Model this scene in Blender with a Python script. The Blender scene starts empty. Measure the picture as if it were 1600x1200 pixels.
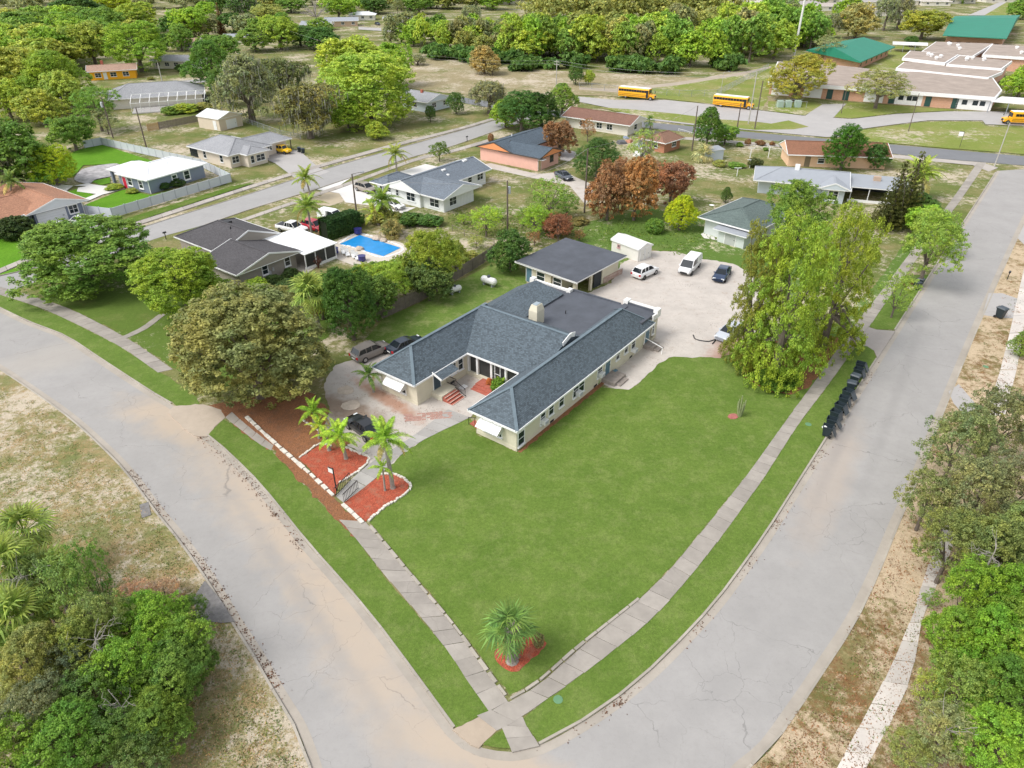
import bpy, bmesh, math, random
import numpy as np
from mathutils import Vector, Matrix
S = bpy.context.scene
C = S.collection
R = math.radians
rnd = random.Random(7)

# ------------------------------------------------------------------ camera
F, YH, HC = 1110.0, -100.0, 40.0
TH = math.atan((600 - YH) / F)
cam = bpy.data.objects.new('camera', bpy.data.cameras.new('camera'))
C.objects.link(cam)
cam.location = (0, 0, HC)
cam.rotation_euler = (math.pi / 2 - TH, 0, 0)
cam.data.lens = 36 * F / 1600
cam.data.sensor_width = 36
cam.data.clip_end = 6000
S.camera = cam
# ------------------------------------------------------------------ light: bright thin overcast, soft sun from the left behind the camera
SUN_EL, SUN_AZ = R(52), R(245)      # azimuth measured clockwise from +Y
w = bpy.data.worlds.new('World'); S.world = w; w.use_nodes = True
nt = w.node_tree; nt.nodes.clear()
sky = nt.nodes.new('ShaderNodeTexSky'); sky.sky_type = 'NISHITA'; sky.sun_disc = False
sky.sun_elevation = SUN_EL; sky.sun_rotation = SUN_AZ; sky.dust_density = 2.0
hs = nt.nodes.new('ShaderNodeHueSaturation'); hs.inputs['Saturation'].default_value = 0.25
bg = nt.nodes.new('ShaderNodeBackground'); bg.inputs[1].default_value = 0.15
wo = nt.nodes.new('ShaderNodeOutputWorld')
nt.links.new(sky.outputs[0], hs.inputs['Color']); nt.links.new(hs.outputs[0], bg.inputs[0]); nt.links.new(bg.outputs[0], wo.inputs[0])
sl = bpy.data.lights.new('sun', 'SUN'); sl.energy = 1.3; sl.angle = R(24); sl.color = (1, 0.96, 0.9)
so = bpy.data.objects.new('sun', sl); C.objects.link(so)
sd = Vector((math.sin(SUN_AZ) * math.cos(SUN_EL), math.cos(SUN_AZ) * math.cos(SUN_EL), math.sin(SUN_EL)))
so.rotation_euler = sd.to_track_quat('Z', 'Y').to_euler()
so.location = (0, 0, 100)
S.view_settings.view_transform = 'Standard'; S.view_settings.look = 'None'
S.view_settings.gamma = 1; S.view_settings.use_curve_mapping = False
S.view_settings.exposure = 0.8

# ------------------------------------------------------------------ measuring: a point of the photograph taken to the ground (or a height)
def G(x, y, z=0.0):
    c, s = math.cos(TH), math.sin(TH)
    a = (x - 800) / F; b = (y - 600) / F
    v = (a, c - b * s, -s - b * c)
    k = (z - HC) / v[2]
    return Vector((k * v[0], k * v[1], z))
def proj(p):
    c, s = math.cos(TH), math.sin(TH)
    z = p[2] - HC
    dep = p[1] * c - z * s; up = p[1] * s + z * c
    return 800 + F * p[0] / dep, 600 - F * up / dep, dep
def height(bx, by, ty):
    b = G(bx, by); lo, hi = 0, 40
    for _ in range(40):
        m = (lo + hi) / 2
        if proj((b.x, b.y, m))[1] > ty: lo = m
        else: hi = m
    return lo

# ------------------------------------------------------------------ materials
MATS = {}
def newmat(name):
    m = bpy.data.materials.new(name); m.use_nodes = True
    n = m.node_tree; b = n.nodes['Principled BSDF']
    MATS[name] = m
    return m, n, b
def N(n, t, **kw):
    x = n.nodes.new(t)
    for k, v in kw.items(): setattr(x, k, v)
    return x
def mixc(n, fac, a, b, blend='MIX'):
    m = N(n, 'ShaderNodeMix', data_type='RGBA', blend_type=blend)
    for i, v in ((0, fac), (6, a), (7, b)):
        if hasattr(v, 'is_linked') or hasattr(v, 'links'): n.links.new(v, m.inputs[i])
        elif i == 0: m.inputs[0].default_value = v
        else: m.inputs[i].default_value = (*v, 1)
    return m.outputs[2]
def ramp(n, src, stops):
    r = N(n, 'ShaderNodeMapRange'); r.clamp = True
    n.links.new(src, r.inputs[0]); r.inputs[1].default_value = stops[0]; r.inputs[2].default_value = stops[1]
    r.inputs[3].default_value = stops[2] if len(stops) > 2 else 0; r.inputs[4].default_value = stops[3] if len(stops) > 3 else 1
    return r.outputs[0]
def noise(n, scale, detail=4, vec=None, rough=0.6, dist=0):
    t = N(n, 'ShaderNodeTexNoise'); t.inputs['Scale'].default_value = scale; t.inputs['Detail'].default_value = detail
    t.inputs['Roughness'].default_value = rough; t.inputs['Distortion'].default_value = dist
    if vec is None: vec = geo(n)
    n.links.new(vec, t.inputs['Vector'])
    return t.outputs[0]
def geo(n): return N(n, 'ShaderNodeNewGeometry').outputs['Position']
def math_(n, op, a, b=0.5):
    m = N(n, 'ShaderNodeMath', operation=op)
    for i, v in ((0, a), (1, b)):
        if hasattr(v, 'links'): n.links.new(v, m.inputs[i])
        else: m.inputs[i].default_value = v
    return m.outputs[0]
def bump(n, b, src, strength=0.3, dist=0.02):
    x = N(n, 'ShaderNodeBump'); x.inputs['Strength'].default_value = strength; x.inputs['Distance'].default_value = dist
    n.links.new(src, x.inputs['Height']); n.links.new(x.outputs[0], b.inputs['Normal'])
def setc(n, b, col):
    if hasattr(col, 'links'): n.links.new(col, b.inputs['Base Color'])
    else: b.inputs['Base Color'].default_value = (*col, 1)
def paint(name, col, rough=0.6, var=0.12, scale=1.2, metal=0, coat=0):
    if name in MATS: return MATS[name]
    m, n, b = newmat(name)
    if var:
        o = N(n, 'ShaderNodeTexCoord').outputs['Object']
        f = ramp(n, noise(n, scale, 6, o, 0.65), (0.3, 0.7))
        setc(n, b, mixc(n, f, tuple(c * (1 - var) for c in col), tuple(min(1, c * (1 + var * 0.6)) for c in col)))
    else: setc(n, b, col)
    b.inputs['Roughness'].default_value = rough; b.inputs['Metallic'].default_value = metal
    if coat: b.inputs['Coat Weight'].default_value = coat
    return m
def glassmat(name, col=(0.02, 0.03, 0.035), rough=0.08):
    m, n, b = newmat(name); setc(n, b, col); b.inputs['Roughness'].default_value = rough
    b.inputs['IOR'].default_value = 1.5
    return m
def shingle(name, col, var=0.4):
    m, n, b = newmat(name)
    uv = N(n, 'ShaderNodeTexCoord').outputs['UV']
    t = N(n, 'ShaderNodeTexBrick'); n.links.new(uv, t.inputs[0])
    t.inputs['Scale'].default_value = 1.0; t.inputs['Brick Width'].default_value = 0.24; t.inputs['Row Height'].default_value = 0.15
    t.inputs['Mortar Size'].default_value = 0.012; t.offset = 0.5
    t.inputs['Color1'].default_value = (*[c * (1 - var) for c in col], 1); t.inputs['Color2'].default_value = (*[c * (1 + var) for c in col], 1)
    t.inputs['Mortar'].default_value = (*[c * 0.4 for c in col], 1)
    n1 = noise(n, 0.35, 5)
    g = noise(n, 30, 3)
    c1 = mixc(n, ramp(n, n1, (0.3, 0.7, 0, 0.35)), t.outputs[0], tuple(c * 1.25 for c in col))
    c2 = mixc(n, ramp(n, g, (0.3, 0.7, 0, 0.3)), c1, tuple(c * 0.5 for c in col))
    setc(n, b, c2); b.inputs['Roughness'].default_value = 0.9
    bump(n, b, t.outputs[1], 0.5, -0.02)
    return m
def brickmat(name, c1, c2, mortar=(0.45, 0.42, 0.38), bw=0.4, rh=0.13):
    m, n, b = newmat(name)
    uv = N(n, 'ShaderNodeTexCoord').outputs['UV']
    t = N(n, 'ShaderNodeTexBrick'); n.links.new(uv, t.inputs[0])
    t.inputs['Scale'].default_value = 1.0; t.inputs['Brick Width'].default_value = bw; t.inputs['Row Height'].default_value = rh
    t.inputs['Mortar Size'].default_value = 0.01
    t.inputs['Color1'].default_value = (*c1, 1); t.inputs['Color2'].default_value = (*c2, 1); t.inputs['Mortar'].default_value = (*mortar, 1)
    setc(n, b, mixc(n, ramp(n, noise(n, 0.6, 5), (0.3, 0.7, 0, 0.25)), t.outputs[0], c2)); b.inputs['Roughness'].default_value = 0.85
    bump(n, b, t.outputs[1], 0.4, -0.01)
    return m

def ell_mask(n, px, py, rx, ry, ang, soft=0.5, ns=0.5, z=0):
    """an irregular patch round a spot on the ground: 1 inside, 0 outside"""
    c = G(px, py)
    pos = geo(n)
    sub = N(n, 'ShaderNodeVectorMath', operation='SUBTRACT'); n.links.new(pos, sub.inputs[0]); sub.inputs[1].default_value = (c.x, c.y, 0)
    rot = N(n, 'ShaderNodeVectorRotate', rotation_type='Z_AXIS'); n.links.new(sub.outputs[0], rot.inputs[0]); rot.inputs['Angle'].default_value = -R(ang)
    mul = N(n, 'ShaderNodeVectorMath', operation='MULTIPLY'); n.links.new(rot.outputs[0], mul.inputs[0]); mul.inputs[1].default_value = (1 / rx, 1 / ry, 0)
    ln = N(n, 'ShaderNodeVectorMath', operation='LENGTH'); n.links.new(mul.outputs[0], ln.inputs[0])
    d = math_(n, 'ADD', ln.outputs['Value'], math_(n, 'MULTIPLY', math_(n, 'SUBTRACT', noise(n, ns, 5), 0.5), 1.6))
    return ramp(n, d, (1 - soft * 0.5, 1 + soft * 0.5, 1, 0))

def lawnmat(name, a, b_, dry=(0.20, 0.19, 0.07), dryamt=0.25):
    m, n, b = newmat(name)
    f1 = ramp(n, noise(n, 0.22, 6, rough=0.7), (0.35, 0.65))
    f2 = ramp(n, noise(n, 3.2, 6, rough=0.8), (0.3, 0.72))
    f3 = ramp(n, noise(n, 5.5, 8, rough=0.9), (0.3, 0.7, 0.6, 1.35))
    c = mixc(n, f1, a, b_)
    c = mixc(n, math_(n, 'MULTIPLY', f2, 0.5), c, tuple(x * 0.62 for x in a))
    f4 = ramp(n, noise(n, 0.55, 8, rough=0.8), (0.48, 0.72, 0, dryamt * 2.6))
    c = mixc(n, f4, c, dry)
    c = mixc(n, 1.0, c, f3, 'MULTIPLY')
    setc(n, b, c); b.inputs['Roughness'].default_value = 0.95; b.inputs['Specular IOR Level'].default_value = 0.15
    bump(n, b, noise(n, 9, 6, rough=0.8), 0.9, 0.05)
    return m
def drymat(name, green=0.5, sand=0.5, brown=0.3, gcol=(0.15, 0.185, 0.05), scol=(0.56, 0.48, 0.37), tcol=(0.32, 0.265, 0.13), bcol=(0.20, 0.10, 0.05), sc=1.0):
    m, n, b = newmat(name)
    base = mixc(n, ramp(n, noise(n, 0.13 * sc, 6, rough=0.7), (0.62 - green * 0.4, 0.75 - green * 0.3, 0, 1)), tcol, gcol)
    fine = ramp(n, noise(n, 2.6 * sc, 7, rough=0.85), (0.35, 0.65))
    base = mixc(n, math_(n, 'MULTIPLY', fine, 0.6), base, tuple(x * 0.6 for x in gcol))
    fb = math_(n, 'MULTIPLY', ramp(n, noise(n, 0.35 * sc, 7, rough=0.85, dist=0), (0.62 - brown * 0.2, 0.8 - brown * 0.2)), ramp(n, noise(n, 3 * sc, 5, rough=0.8), (0.35, 0.6, 0.3, 0.9)))
    base = mixc(n, fb, base, bcol)
    big = noise(n, 0.09 * sc, 4, rough=0.6)
    fs = noise(n, 0.9 * sc, 10, rough=0.85, dist=0)
    mx = math_(n, 'ADD', math_(n, 'MULTIPLY', fs, 0.65), math_(n, 'MULTIPLY', big, 0.45))
    th = 0.66 - sand * 0.22
    base = mixc(n, ramp(n, mx, (th - 0.02, th + 0.05)), base, mixc(n, ramp(n, noise(n, 6, 5), (0.3, 0.7)), tuple(x * 0.82 for x in scol), scol))
    f3 = ramp(n, noise(n, 16, 4, rough=0.8), (0.3, 0.7, 0.75, 1.2))
    setc(n, b, mixc(n, 1.0, base, f3, 'MULTIPLY')); b.inputs['Roughness'].default_value = 0.95; b.inputs['Specular IOR Level'].default_value = 0.1
    bump(n, b, noise(n, 7, 6, rough=0.8), 0.8, 0.05)
    return m
def concrete(name, col, var=0.2, cracks=0.0, stains=(), sc=1.0, crack_scale=0.16, rnd_obj=False):
    m, n, b = newmat(name)
    c = mixc(n, ramp(n, noise(n, 0.25 * sc, 7, rough=0.7), (0.3, 0.7)), tuple(x * (1 - var) for x in col), tuple(x * (1 + var * 0.4) for x in col))
    c = mixc(n, ramp(n, noise(n, 8, 6, rough=0.85), (0.35, 0.7, 0, 0.3)), c, tuple(x * 0.7 for x in col))
    if rnd_obj:
        oi = N(n, 'ShaderNodeObjectInfo')
        c = mixc(n, 1.0, c, ramp(n, oi.outputs['Random'], (0, 1, 0.86, 1.1)), 'MULTIPLY')
    c = mixc(n, ramp(n, noise(n, 0.07 * sc, 3, rough=0.5), (0.35, 0.65, 0, 0.22)), c, tuple(x * 0.78 for x in col))
    c = mixc(n, ramp(n, noise(n, 2.2, 8, rough=0.9), (0.5, 0.8, 0, 0.5)), c, tuple(x * 0.6 for x in col))
    for (mask, scol, amt) in stains:
        mk = mask(n)
        c = mixc(n, math_(n, 'MULTIPLY', mk, amt), c, scol)
    if cracks:
        pos = geo(n)
        nz = N(n, 'ShaderNodeTexNoise'); nz.inputs['Scale'].default_value = 0.9; nz.inputs['Detail'].default_value = 6; n.links.new(pos, nz.inputs[0])
        ad = N(n, 'ShaderNodeVectorMath', operation='MULTIPLY_ADD'); n.links.new(nz.outputs[1], ad.inputs[0]); ad.inputs[1].default_value = (1.6, 1.6, 0); n.links.new(pos, ad.inputs[2])
        tot = None
        for s_, wd, msk in ((crack_scale, 0.0036, 0.0), (crack_scale * 2.6, 0.007, 0.5)):
            v = N(n, 'ShaderNodeTexVoronoi', feature='DISTANCE_TO_EDGE'); v.inputs['Scale'].default_value = s_; n.links.new(ad.outputs[0], v.inputs[0])
            l = ramp(n, v.outputs[0], (0, wd, 1, 0))
            l = math_(n, 'MULTIPLY', l, ramp(n, noise(n, 0.11, 3), (msk, msk + 0.12)) if msk else ramp(n, noise(n, 0.5, 3), (0.4, 0.55, 0.15, 1)))
            tot = l if tot is None else math_(n, 'MAXIMUM', tot, l)
        c = mixc(n, math_(n, 'MULTIPLY', tot, cracks), c, tuple(x * 0.4 for x in col))
    setc(n, b, c); b.inputs['Roughness'].default_value = 0.85; b.inputs['Specular IOR Level'].default_value = 0.25
    bump(n, b, noise(n, 20, 4), 0.25, 0.01)
    return m
SANDC = (0.46, 0.375, 0.29)
M_leaf = None
def leafmat(name, trans=0.38):
    m, n, b = newmat(name)
    oi = N(n, 'ShaderNodeObjectInfo'); g = N(n, 'ShaderNodeNewGeometry')
    oc = oi.outputs['Color']
    f = mixc(n, g.outputs['Random Per Island'], (0.6, 0.6, 0.6), (1.5, 1.5, 1.5))
    c = mixc(n, 1.0, oc, f, 'MULTIPLY')
    tc = N(n, 'ShaderNodeTexCoord').outputs['Object']
    big = ramp(n, noise(n, 0.45, 3, tc), (0.38, 0.62))
    warm = mixc(n, 1.0, c, (1.22, 1.08, 0.85), 'MULTIPLY'); cool = mixc(n, 1.0, c, (0.84, 0.93, 1.0), 'MULTIPLY')
    c = mixc(n, big, cool, warm)
    setc(n, b, c); b.inputs['Roughness'].default_value = 0.55; b.inputs['Specular IOR Level'].default_value = 0.25
    tr = N(n, 'ShaderNodeBsdfTranslucent'); n.links.new(c, tr.inputs[0])
    mx = N(n, 'ShaderNodeMixShader'); mx.inputs[0].default_value = trans
    n.links.new(b.outputs[0], mx.inputs[1]); n.links.new(tr.outputs[0], mx.inputs[2])
    n.links.new(mx.outputs[0], n.nodes['Material Output'].inputs[0])
    return m
M_leaf = leafmat('foliage')
M_bark = paint('bark', (0.16, 0.13, 0.105), 0.95, 0.4, 2)
M_barkgrey = paint('pale_bark', (0.33, 0.30, 0.27), 0.95, 0.3, 2)

road_stains = (
    (lambda n: ell_mask(n, 440, 800, 15, 3.0, -47, 1.3, 0.6), SANDC, 0.8),
    (lambda n: ell_mask(n, 295, 655, 7, 3.0, -20, 0.9, 0.35), SANDC, 0.85),
    (lambda n: ell_mask(n, 560, 1010, 10, 2.0, -55, 1.3, 0.6), SANDC, 0.7),
    (lambda n: ell_mask(n, 760, 1180, 5, 1.3, -20, 0.9, 0.5), SANDC, 0.8),
    (lambda n: ell_mask(n, 1300, 740, 9, 1.6, 57, 0.9, 0.35), (0.42, 0.35, 0.29), 0.55),
    (lambda n: ell_mask(n, 80, 560, 9, 3, 40, 1.0, 0.3), (0.42, 0.38, 0.33), 0.4),
    (lambda n: ell_mask(n, 1330, 650, 14, .5, 57, 1.2, 0.8), (0.26, 0.245, 0.235), 0.4),
    (lambda n: ell_mask(n, 1400, 620, 16, .45, 57, 1.2, 0.8), (0.27, 0.26, 0.25), 0.4),
    (lambda n: ell_mask(n, 1420, 440, 5, 1.2, 57, 1.0, 0.8), (0.27, 0.26, 0.25), 0.35),
    (lambda n: ell_mask(n, 470, 930, 12, .5, -52, 1.2, 0.8), (0.29, 0.28, 0.27), 0.4),
    (lambda n: ell_mask(n, 1120, 1080, 12, .6, 40, 1.2, 0.8), (0.29, 0.28, 0.27), 0.35),
    (lambda n: ramp(n, noise(n, 1.3, 10, rough=0.9), (0.6, 0.72)), (0.27, 0.26, 0.25), 0.3),
)
M_road = concrete('road_concrete', (0.372, 0.357, 0.342), 0.14, 0.55, road_stains, 1.0, 0.13)
M_road2 = concrete('side_road', (0.37, 0.36, 0.35), 0.12, 0.35)
M_asph = concrete('asphalt', (0.20, 0.205, 0.215), 0.12, 0.3)
M_lot = concrete('pale_lot', (0.44, 0.42, 0.405), 0.12, 0.4)
M_kerb = concrete('kerb_concrete', (0.44, 0.40, 0.34), 0.3, 0, rnd_obj=True)
M_walk = concrete('walk_concrete', (0.38, 0.345, 0.305), 0.28, 0.3, sc=2.0, rnd_obj=True)
M_white_conc = concrete('white_concrete', (0.72, 0.70, 0.67), 0.1, 0.15)
M_sand = concrete('sandy_yard', (0.56, 0.51, 0.46), 0.2, 0.3, (
    (lambda n: ramp(n, noise(n, 0.8, 9, rough=0.9, dist=0.3), (0.55, 0.63)), (0.33, 0.24, 0.18), 0.6),
    (lambda n: ell_mask(n, 1140, 545, 4, 1.6, 50, 0.9, 0.8), (0.33, 0.15, 0.1), 0.7),
    (lambda n: ell_mask(n, 540, 640, 4.5, 1.6, -30, 0.9, 0.9), (0.2, 0.13, 0.08), 0.75),
    (lambda n: ell_mask(n, 605, 625, 5, 0.8, -45, 0.9, 1.3), (0.38, 0.17, 0.09), 0.7)), sc=1.5)
M_lawn = lawnmat('mown_lawn', (0.112, 0.186, 0.030), (0.156, 0.232, 0.044), (0.25, 0.28, 0.10), 0.2)
M_bright = lawnmat('bright_lawn', (0.10, 0.25, 0.012), (0.14, 0.31, 0.02), (0.10, 0.18, 0.02), 0.1)
M_rough = drymat('rough_grass', 0.8, 0.22, 0.2)
M_ground = drymat('dry_ground', 0.62, 0.36, 0.25)
M_verge = drymat('dry_verge', 0.55, 0.46, 0.75, gcol=(0.20, 0.22, 0.08), tcol=(0.40, 0.31, 0.17), bcol=(0.40, 0.25, 0.14), sc=1.2)
M_sandyverge = drymat('sandy_verge', 0.3, 0.6, 1.0, gcol=(0.13, 0.14, 0.04), scol=(0.56, 0.44, 0.30), bcol=(0.22, 0.10, 0.05), sc=1.3)
M_field = drymat('field_grass', 0.3, 0.42, 0.25, gcol=(0.22, 0.22, 0.09), tcol=(0.38, 0.31, 0.19), sc=0.7)
M_schoolgrass = drymat('school_grass', 0.7, 0.25, 0.15, gcol=(0.22, 0.27, 0.06), tcol=(0.33, 0.30, 0.12), sc=0.8)
def mulch(name, col, c2):
    m, n, b = newmat(name)
    v = N(n, 'ShaderNodeTexVoronoi'); v.inputs['Scale'].default_value = 12; n.links.new(geo(n), v.inputs[0])
    c = mixc(n, v.outputs[1], tuple(x * 0.6 for x in col), tuple(min(1, x * 1.3) for x in col))
    c = mixc(n, ramp(n, noise(n, 1.5, 6), (0.5, 0.75)), c, c2)
    setc(n, b, c); b.inputs['Roughness'].default_value = 0.95; bump(n, b, v.outputs[0], 1, 0.05)
    return m
M_mulch = mulch('red_mulch', (0.42, 0.088, 0.045), (0.36, 0.16, 0.10))
M_litter = mulch('leaf_litter', (0.27, 0.115, 0.05), (0.20, 0.10, 0.055))
M_tiles = paint('patio_stone', (0.42, 0.40, 0.40), 0.8, 0.5, 0.9)

# ------------------------------------------------------------------ mesh helpers
def link(name, me, parent=None, loc=None, rz=0):
    o = bpy.data.objects.new(name, me); C.objects.link(o)
    if parent is not None: o.parent = parent
    if loc is not None: o.location = loc
    if rz: o.rotation_euler = (0, 0, rz)
    return o
def tag(o, label=None, cat=None, group=None, kind=None):
    if label: o['label'] = label
    if cat: o['category'] = cat
    if group: o['group'] = group
    if kind: o['kind'] = kind
    return o
def empty(name, loc, rz=0, label=None, cat=None, group=None):
    o = bpy.data.objects.new(name, None); C.objects.link(o)
    o.location = loc; o.rotation_euler = (0, 0, rz); o.empty_display_size = 0.3
    return tag(o, label, cat, group)
def metre_uv(me):
    uv = me.uv_layers.new(name='UVMap').data
    for p in me.polygons:
        nr = p.normal
        t = Vector((-nr.y, nr.x, 0))
        if t.length < 0.05: t = Vector((1, 0, 0))
        t.normalize(); b = nr.cross(t)
        for li in p.loop_indices:
            co = me.vertices[me.loops[li].vertex_index].co
            uv[li].uv = (co.dot(t), co.dot(b))
class MB:
    def __init__(s): s.v = []; s.f = []; s.m = []
    def add(s, vs, fs, mi=0):
        o = len(s.v); s.v += [tuple(v) for v in vs]; s.f += [tuple(i + o for i in f) for f in fs]; s.m += [mi] * len(fs)
        return s
    def box(s, x0, x1, y0, y1, z0, z1, mi=0):
        return s.add([(x0, y0, z0), (x1, y0, z0), (x1, y1, z0), (x0, y1, z0), (x0, y0, z1), (x1, y0, z1), (x1, y1, z1), (x0, y1, z1)],
                     [(0, 3, 2, 1), (4, 5, 6, 7), (0, 1, 5, 4), (1, 2, 6, 5), (2, 3, 7, 6), (3, 0, 4, 7)], mi)
    def beam(s, a, b, w, h, mi=0):
        a = Vector(a); b = Vector(b); d = (b - a).normalized()
        sd_ = Vector((-d.y, d.x, 0))
        if sd_.length < 1e-3: sd_ = Vector((1, 0, 0))
        sd_.normalize(); up = d.cross(sd_); sd_ = sd_ * w / 2; up = up * h / 2
        vs = [p + sx * sd_ + sz * up for p in (a, b) for sx, sz in ((-1, -1), (1, -1), (1, 1), (-1, 1))]
        return s.add(vs, [(0, 1, 2, 3), (7, 6, 5, 4), (0, 4, 5, 1), (1, 5, 6, 2), (2, 6, 7, 3), (3, 7, 4, 0)], mi)
    def tube(s, pts, rad, n=6, mi=0, cap=True):
        pts = [Vector(p) for p in pts]
        if not hasattr(rad, '__len__'): rad = [rad] * len(pts)
        o = len(s.v); vs = []; fs = []
        for i, p in enumerate(pts):
            d = (pts[min(i + 1, len(pts) - 1)] - pts[max(i - 1, 0)]).normalized()
            a = d.orthogonal().normalized() if abs(d.z) < 0.9 else Vector((1, 0, 0)).cross(d).normalized()
            b = d.cross(a)
            for k in range(n):
                t = 2 * math.pi * k / n
                vs.append(p + (a * math.cos(t) + b * math.sin(t)) * rad[i])
        for i in range(len(pts) - 1):
            for k in range(n):
                fs.append((i * n + k, i * n + (k + 1) % n, (i + 1) * n + (k + 1) % n, (i + 1) * n + k))
        if cap: fs.append(tuple(range(n - 1, -1, -1))); fs.append(tuple((len(pts) - 1) * n + k for k in range(n)))
        return s.add(vs, fs, mi)
    def prism(s, poly, z0, z1, mi=0):
        n = len(poly)
        a = sum(poly[i][0] * poly[(i + 1) % n][1] - poly[(i + 1) % n][0] * poly[i][1] for i in range(n))
        if a < 0: poly = poly[::-1]
        return s.add([(p[0], p[1], z0) for p in poly] + [(p[0], p[1], z1) for p in poly],
                     [tuple(range(n - 1, -1, -1)), tuple(range(n, 2 * n))] + [(i, (i + 1) % n, n + (i + 1) % n, n + i) for i in range(n)], mi)
    def lathe(s, prof, n=12, mi=0, c=(0, 0)):
        vs = []; fs = []
        for r, z in prof:
            for k in range(n):
                t = 2 * math.pi * k / n; vs.append((c[0] + r * math.cos(t), c[1] + r * math.sin(t), z))
        for i in range(len(prof) - 1):
            for k in range(n): fs.append((i * n + k, i * n + (k + 1) % n, (i + 1) * n + (k + 1) % n, (i + 1) * n + k))
        fs.append(tuple(range(n - 1, -1, -1))); fs.append(tuple((len(prof) - 1) * n + k for k in range(n)))
        return s.add(vs, fs, mi)
    def mesh(s, name, mats, uv=True, smooth=False, bevel=0):
        me = bpy.data.meshes.new(name); me.from_pydata(s.v, [], s.f)
        if not isinstance(mats, (list, tuple)): mats = [mats]
        for m in mats: me.materials.append(m)
        me.polygons.foreach_set('material_index', s.m)
        if smooth: me.polygons.foreach_set('use_smooth', [True] * len(me.polygons))
        me.update()
        if bevel:
            bm = bmesh.new(); bm.from_mesh(me)
            bmesh.ops.bevel(bm, geom=[e for e in bm.edges if len(e.link_faces) == 2 and e.calc_face_angle(0) > 0.5], offset=bevel, segments=1, affect='EDGES', clamp_overlap=True)
            bm.to_mesh(me); bm.free()
        if uv: metre_uv(me)
        return me
    def build(s, name, mats, parent=None, loc=None, rz=0, **kw):
        return link(name, s.mesh(name, mats, **kw), parent, loc, rz)

def smooth_line(pts, closed=False, step=1.0):
    P = [Vector((p[0], p[1], 0)) for p in pts]; n = len(P); out = []
    rng = range(n) if closed else range(n - 1)
    for i in rng:
        p0 = P[(i - 1) % n] if closed or i > 0 else P[0] * 2 - P[1]
        p1 = P[i]; p2 = P[(i + 1) % n]
        p3 = P[(i + 2) % n] if closed or i < n - 2 else P[-1] * 2 - P[-2]
        k = max(1, int((p2 - p1).length / step))
        for j in range(k):
            t = j / k
            out.append(0.5 * ((2 * p1) + (p2 - p0) * t + (2 * p0 - 5 * p1 + 4 * p2 - p3) * t * t + (3 * p1 - p0 - 3 * p2 + p3) * t * t * t))
    if not closed: out.append(P[-1])
    return out
def px_line(px, z=0): return [G(x, y, z) for x, y in px]
def resample(line, d):
    out = [line[0].copy()]; acc = 0
    for a, b in zip(line, line[1:]):
        L = (b - a).length; t = d - acc
        while t <= L:
            out.append(a.lerp(b, t / L)); t += d
        acc = (acc + L) % d if L else acc
    return out
def left_normals(line):
    ns = []
    for i in range(len(line)):
        d = (line[min(i + 1, len(line) - 1)] - line[max(i - 1, 0)]); d.z = 0; d.normalize(); ns.append(Vector((-d.y, d.x, 0)))
    return ns
from mathutils.geometry import tessellate_polygon
def sheet(name, px, z, mat, smooth=False, jit=0.0, step=0.6, skirt=0.0, parent=None, kind='structure', world=False, label=None):
    pts = [Vector((p[0], p[1], z)) for p in px] if world else px_line(px, z)
    if smooth: pts = smooth_line(pts, True, step)
    elif jit:
        q = []
        for i in range(len(pts)):
            a, b = pts[i], pts[(i + 1) % len(pts)]; k = max(1, min(400, int((b - a).length / step)))
            q += [a.lerp(b, j / k) for j in range(k)]
        pts = q
    r = random.Random(name + str(len(pts)))
    if jit:
        ph = [r.uniform(0, 6) for _ in range(4)]
        pts = [p + Vector((r.gauss(0, jit) , r.gauss(0, jit), 0)) for p in pts]
    pts = [Vector((p.x, p.y, z)) for p in pts]
    tris = tessellate_polygon([pts])
    n = len(pts)
    vs = [tuple(p) for p in pts]; fs = [tuple(t) for t in tris]
    if skirt:
        vs += [(p.x, p.y, z - skirt) for p in pts]
        fs += [(i, (i + 1) % n, n + (i + 1) % n, n + i) for i in range(n)]
    me = bpy.data.meshes.new(name); me.from_pydata(vs, [], fs); me.materials.append(mat); me.update()
    bm = bmesh.new(); bm.from_mesh(me); 
    for f in bm.faces:
        if f.normal.z < -0.3: f.normal_flip()
    bm.to_mesh(me); bm.free()
    o = link(name, me, parent); 
    if parent is None and kind: o['kind'] = kind
    if label: o['label'] = label
    return o
def ribbon(name, line, w0, w1, z, mat, parent=None, thick=0.0):
    ns = left_normals(line); mb = MB(); n = len(line)
    vs = [(p + q * w0) for p, q in zip(line, ns)] + [(p + q * w1) for p, q in zip(line, ns)]
    vs = [(v.x, v.y, z) for v in vs]
    fs = [(i, i + 1, n + i + 1, n + i) if w1 > w0 else (i, n + i, n + i + 1, i + 1) for i in range(n - 1)]
    o = mb.add(vs, fs).build(name, mat, parent, uv=False)
    return o

# ================================================================== THE GROUND
def kerb_pieces(name, line, w0, w1, z0, z1, L, gap, mat, label=None):
    """separate cast pieces laid along a line"""
    root = empty(name, (0, 0, 0)); root['kind'] = 'structure'
    pts = resample(line, L)
    for a, b in zip(pts, pts[1:]):
        d = (b - a).normalized(); nrm = Vector((-d.y, d.x, 0))
        a2 = a + d * gap; b2 = b - d * gap
        dz = rnd.uniform(-0.008, 0.008)
        mb = MB().prism([a2 + nrm * w0, b2 + nrm * w0, b2 + nrm * w1, a2 + nrm * w1], z0, z1 + dz)
        mb.build('kerb_stone' if 'kerb' in name else 'slab', mat, root, uv=False)
    return root

g = MB().add([(-2500, -300, 0), (2500, -300, 0), (2500, 4000, 0), (-2500, 4000, 0)], [(0, 1, 2, 3)]).build('ground', M_ground, uv=False); g['kind'] = 'structure'

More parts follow.
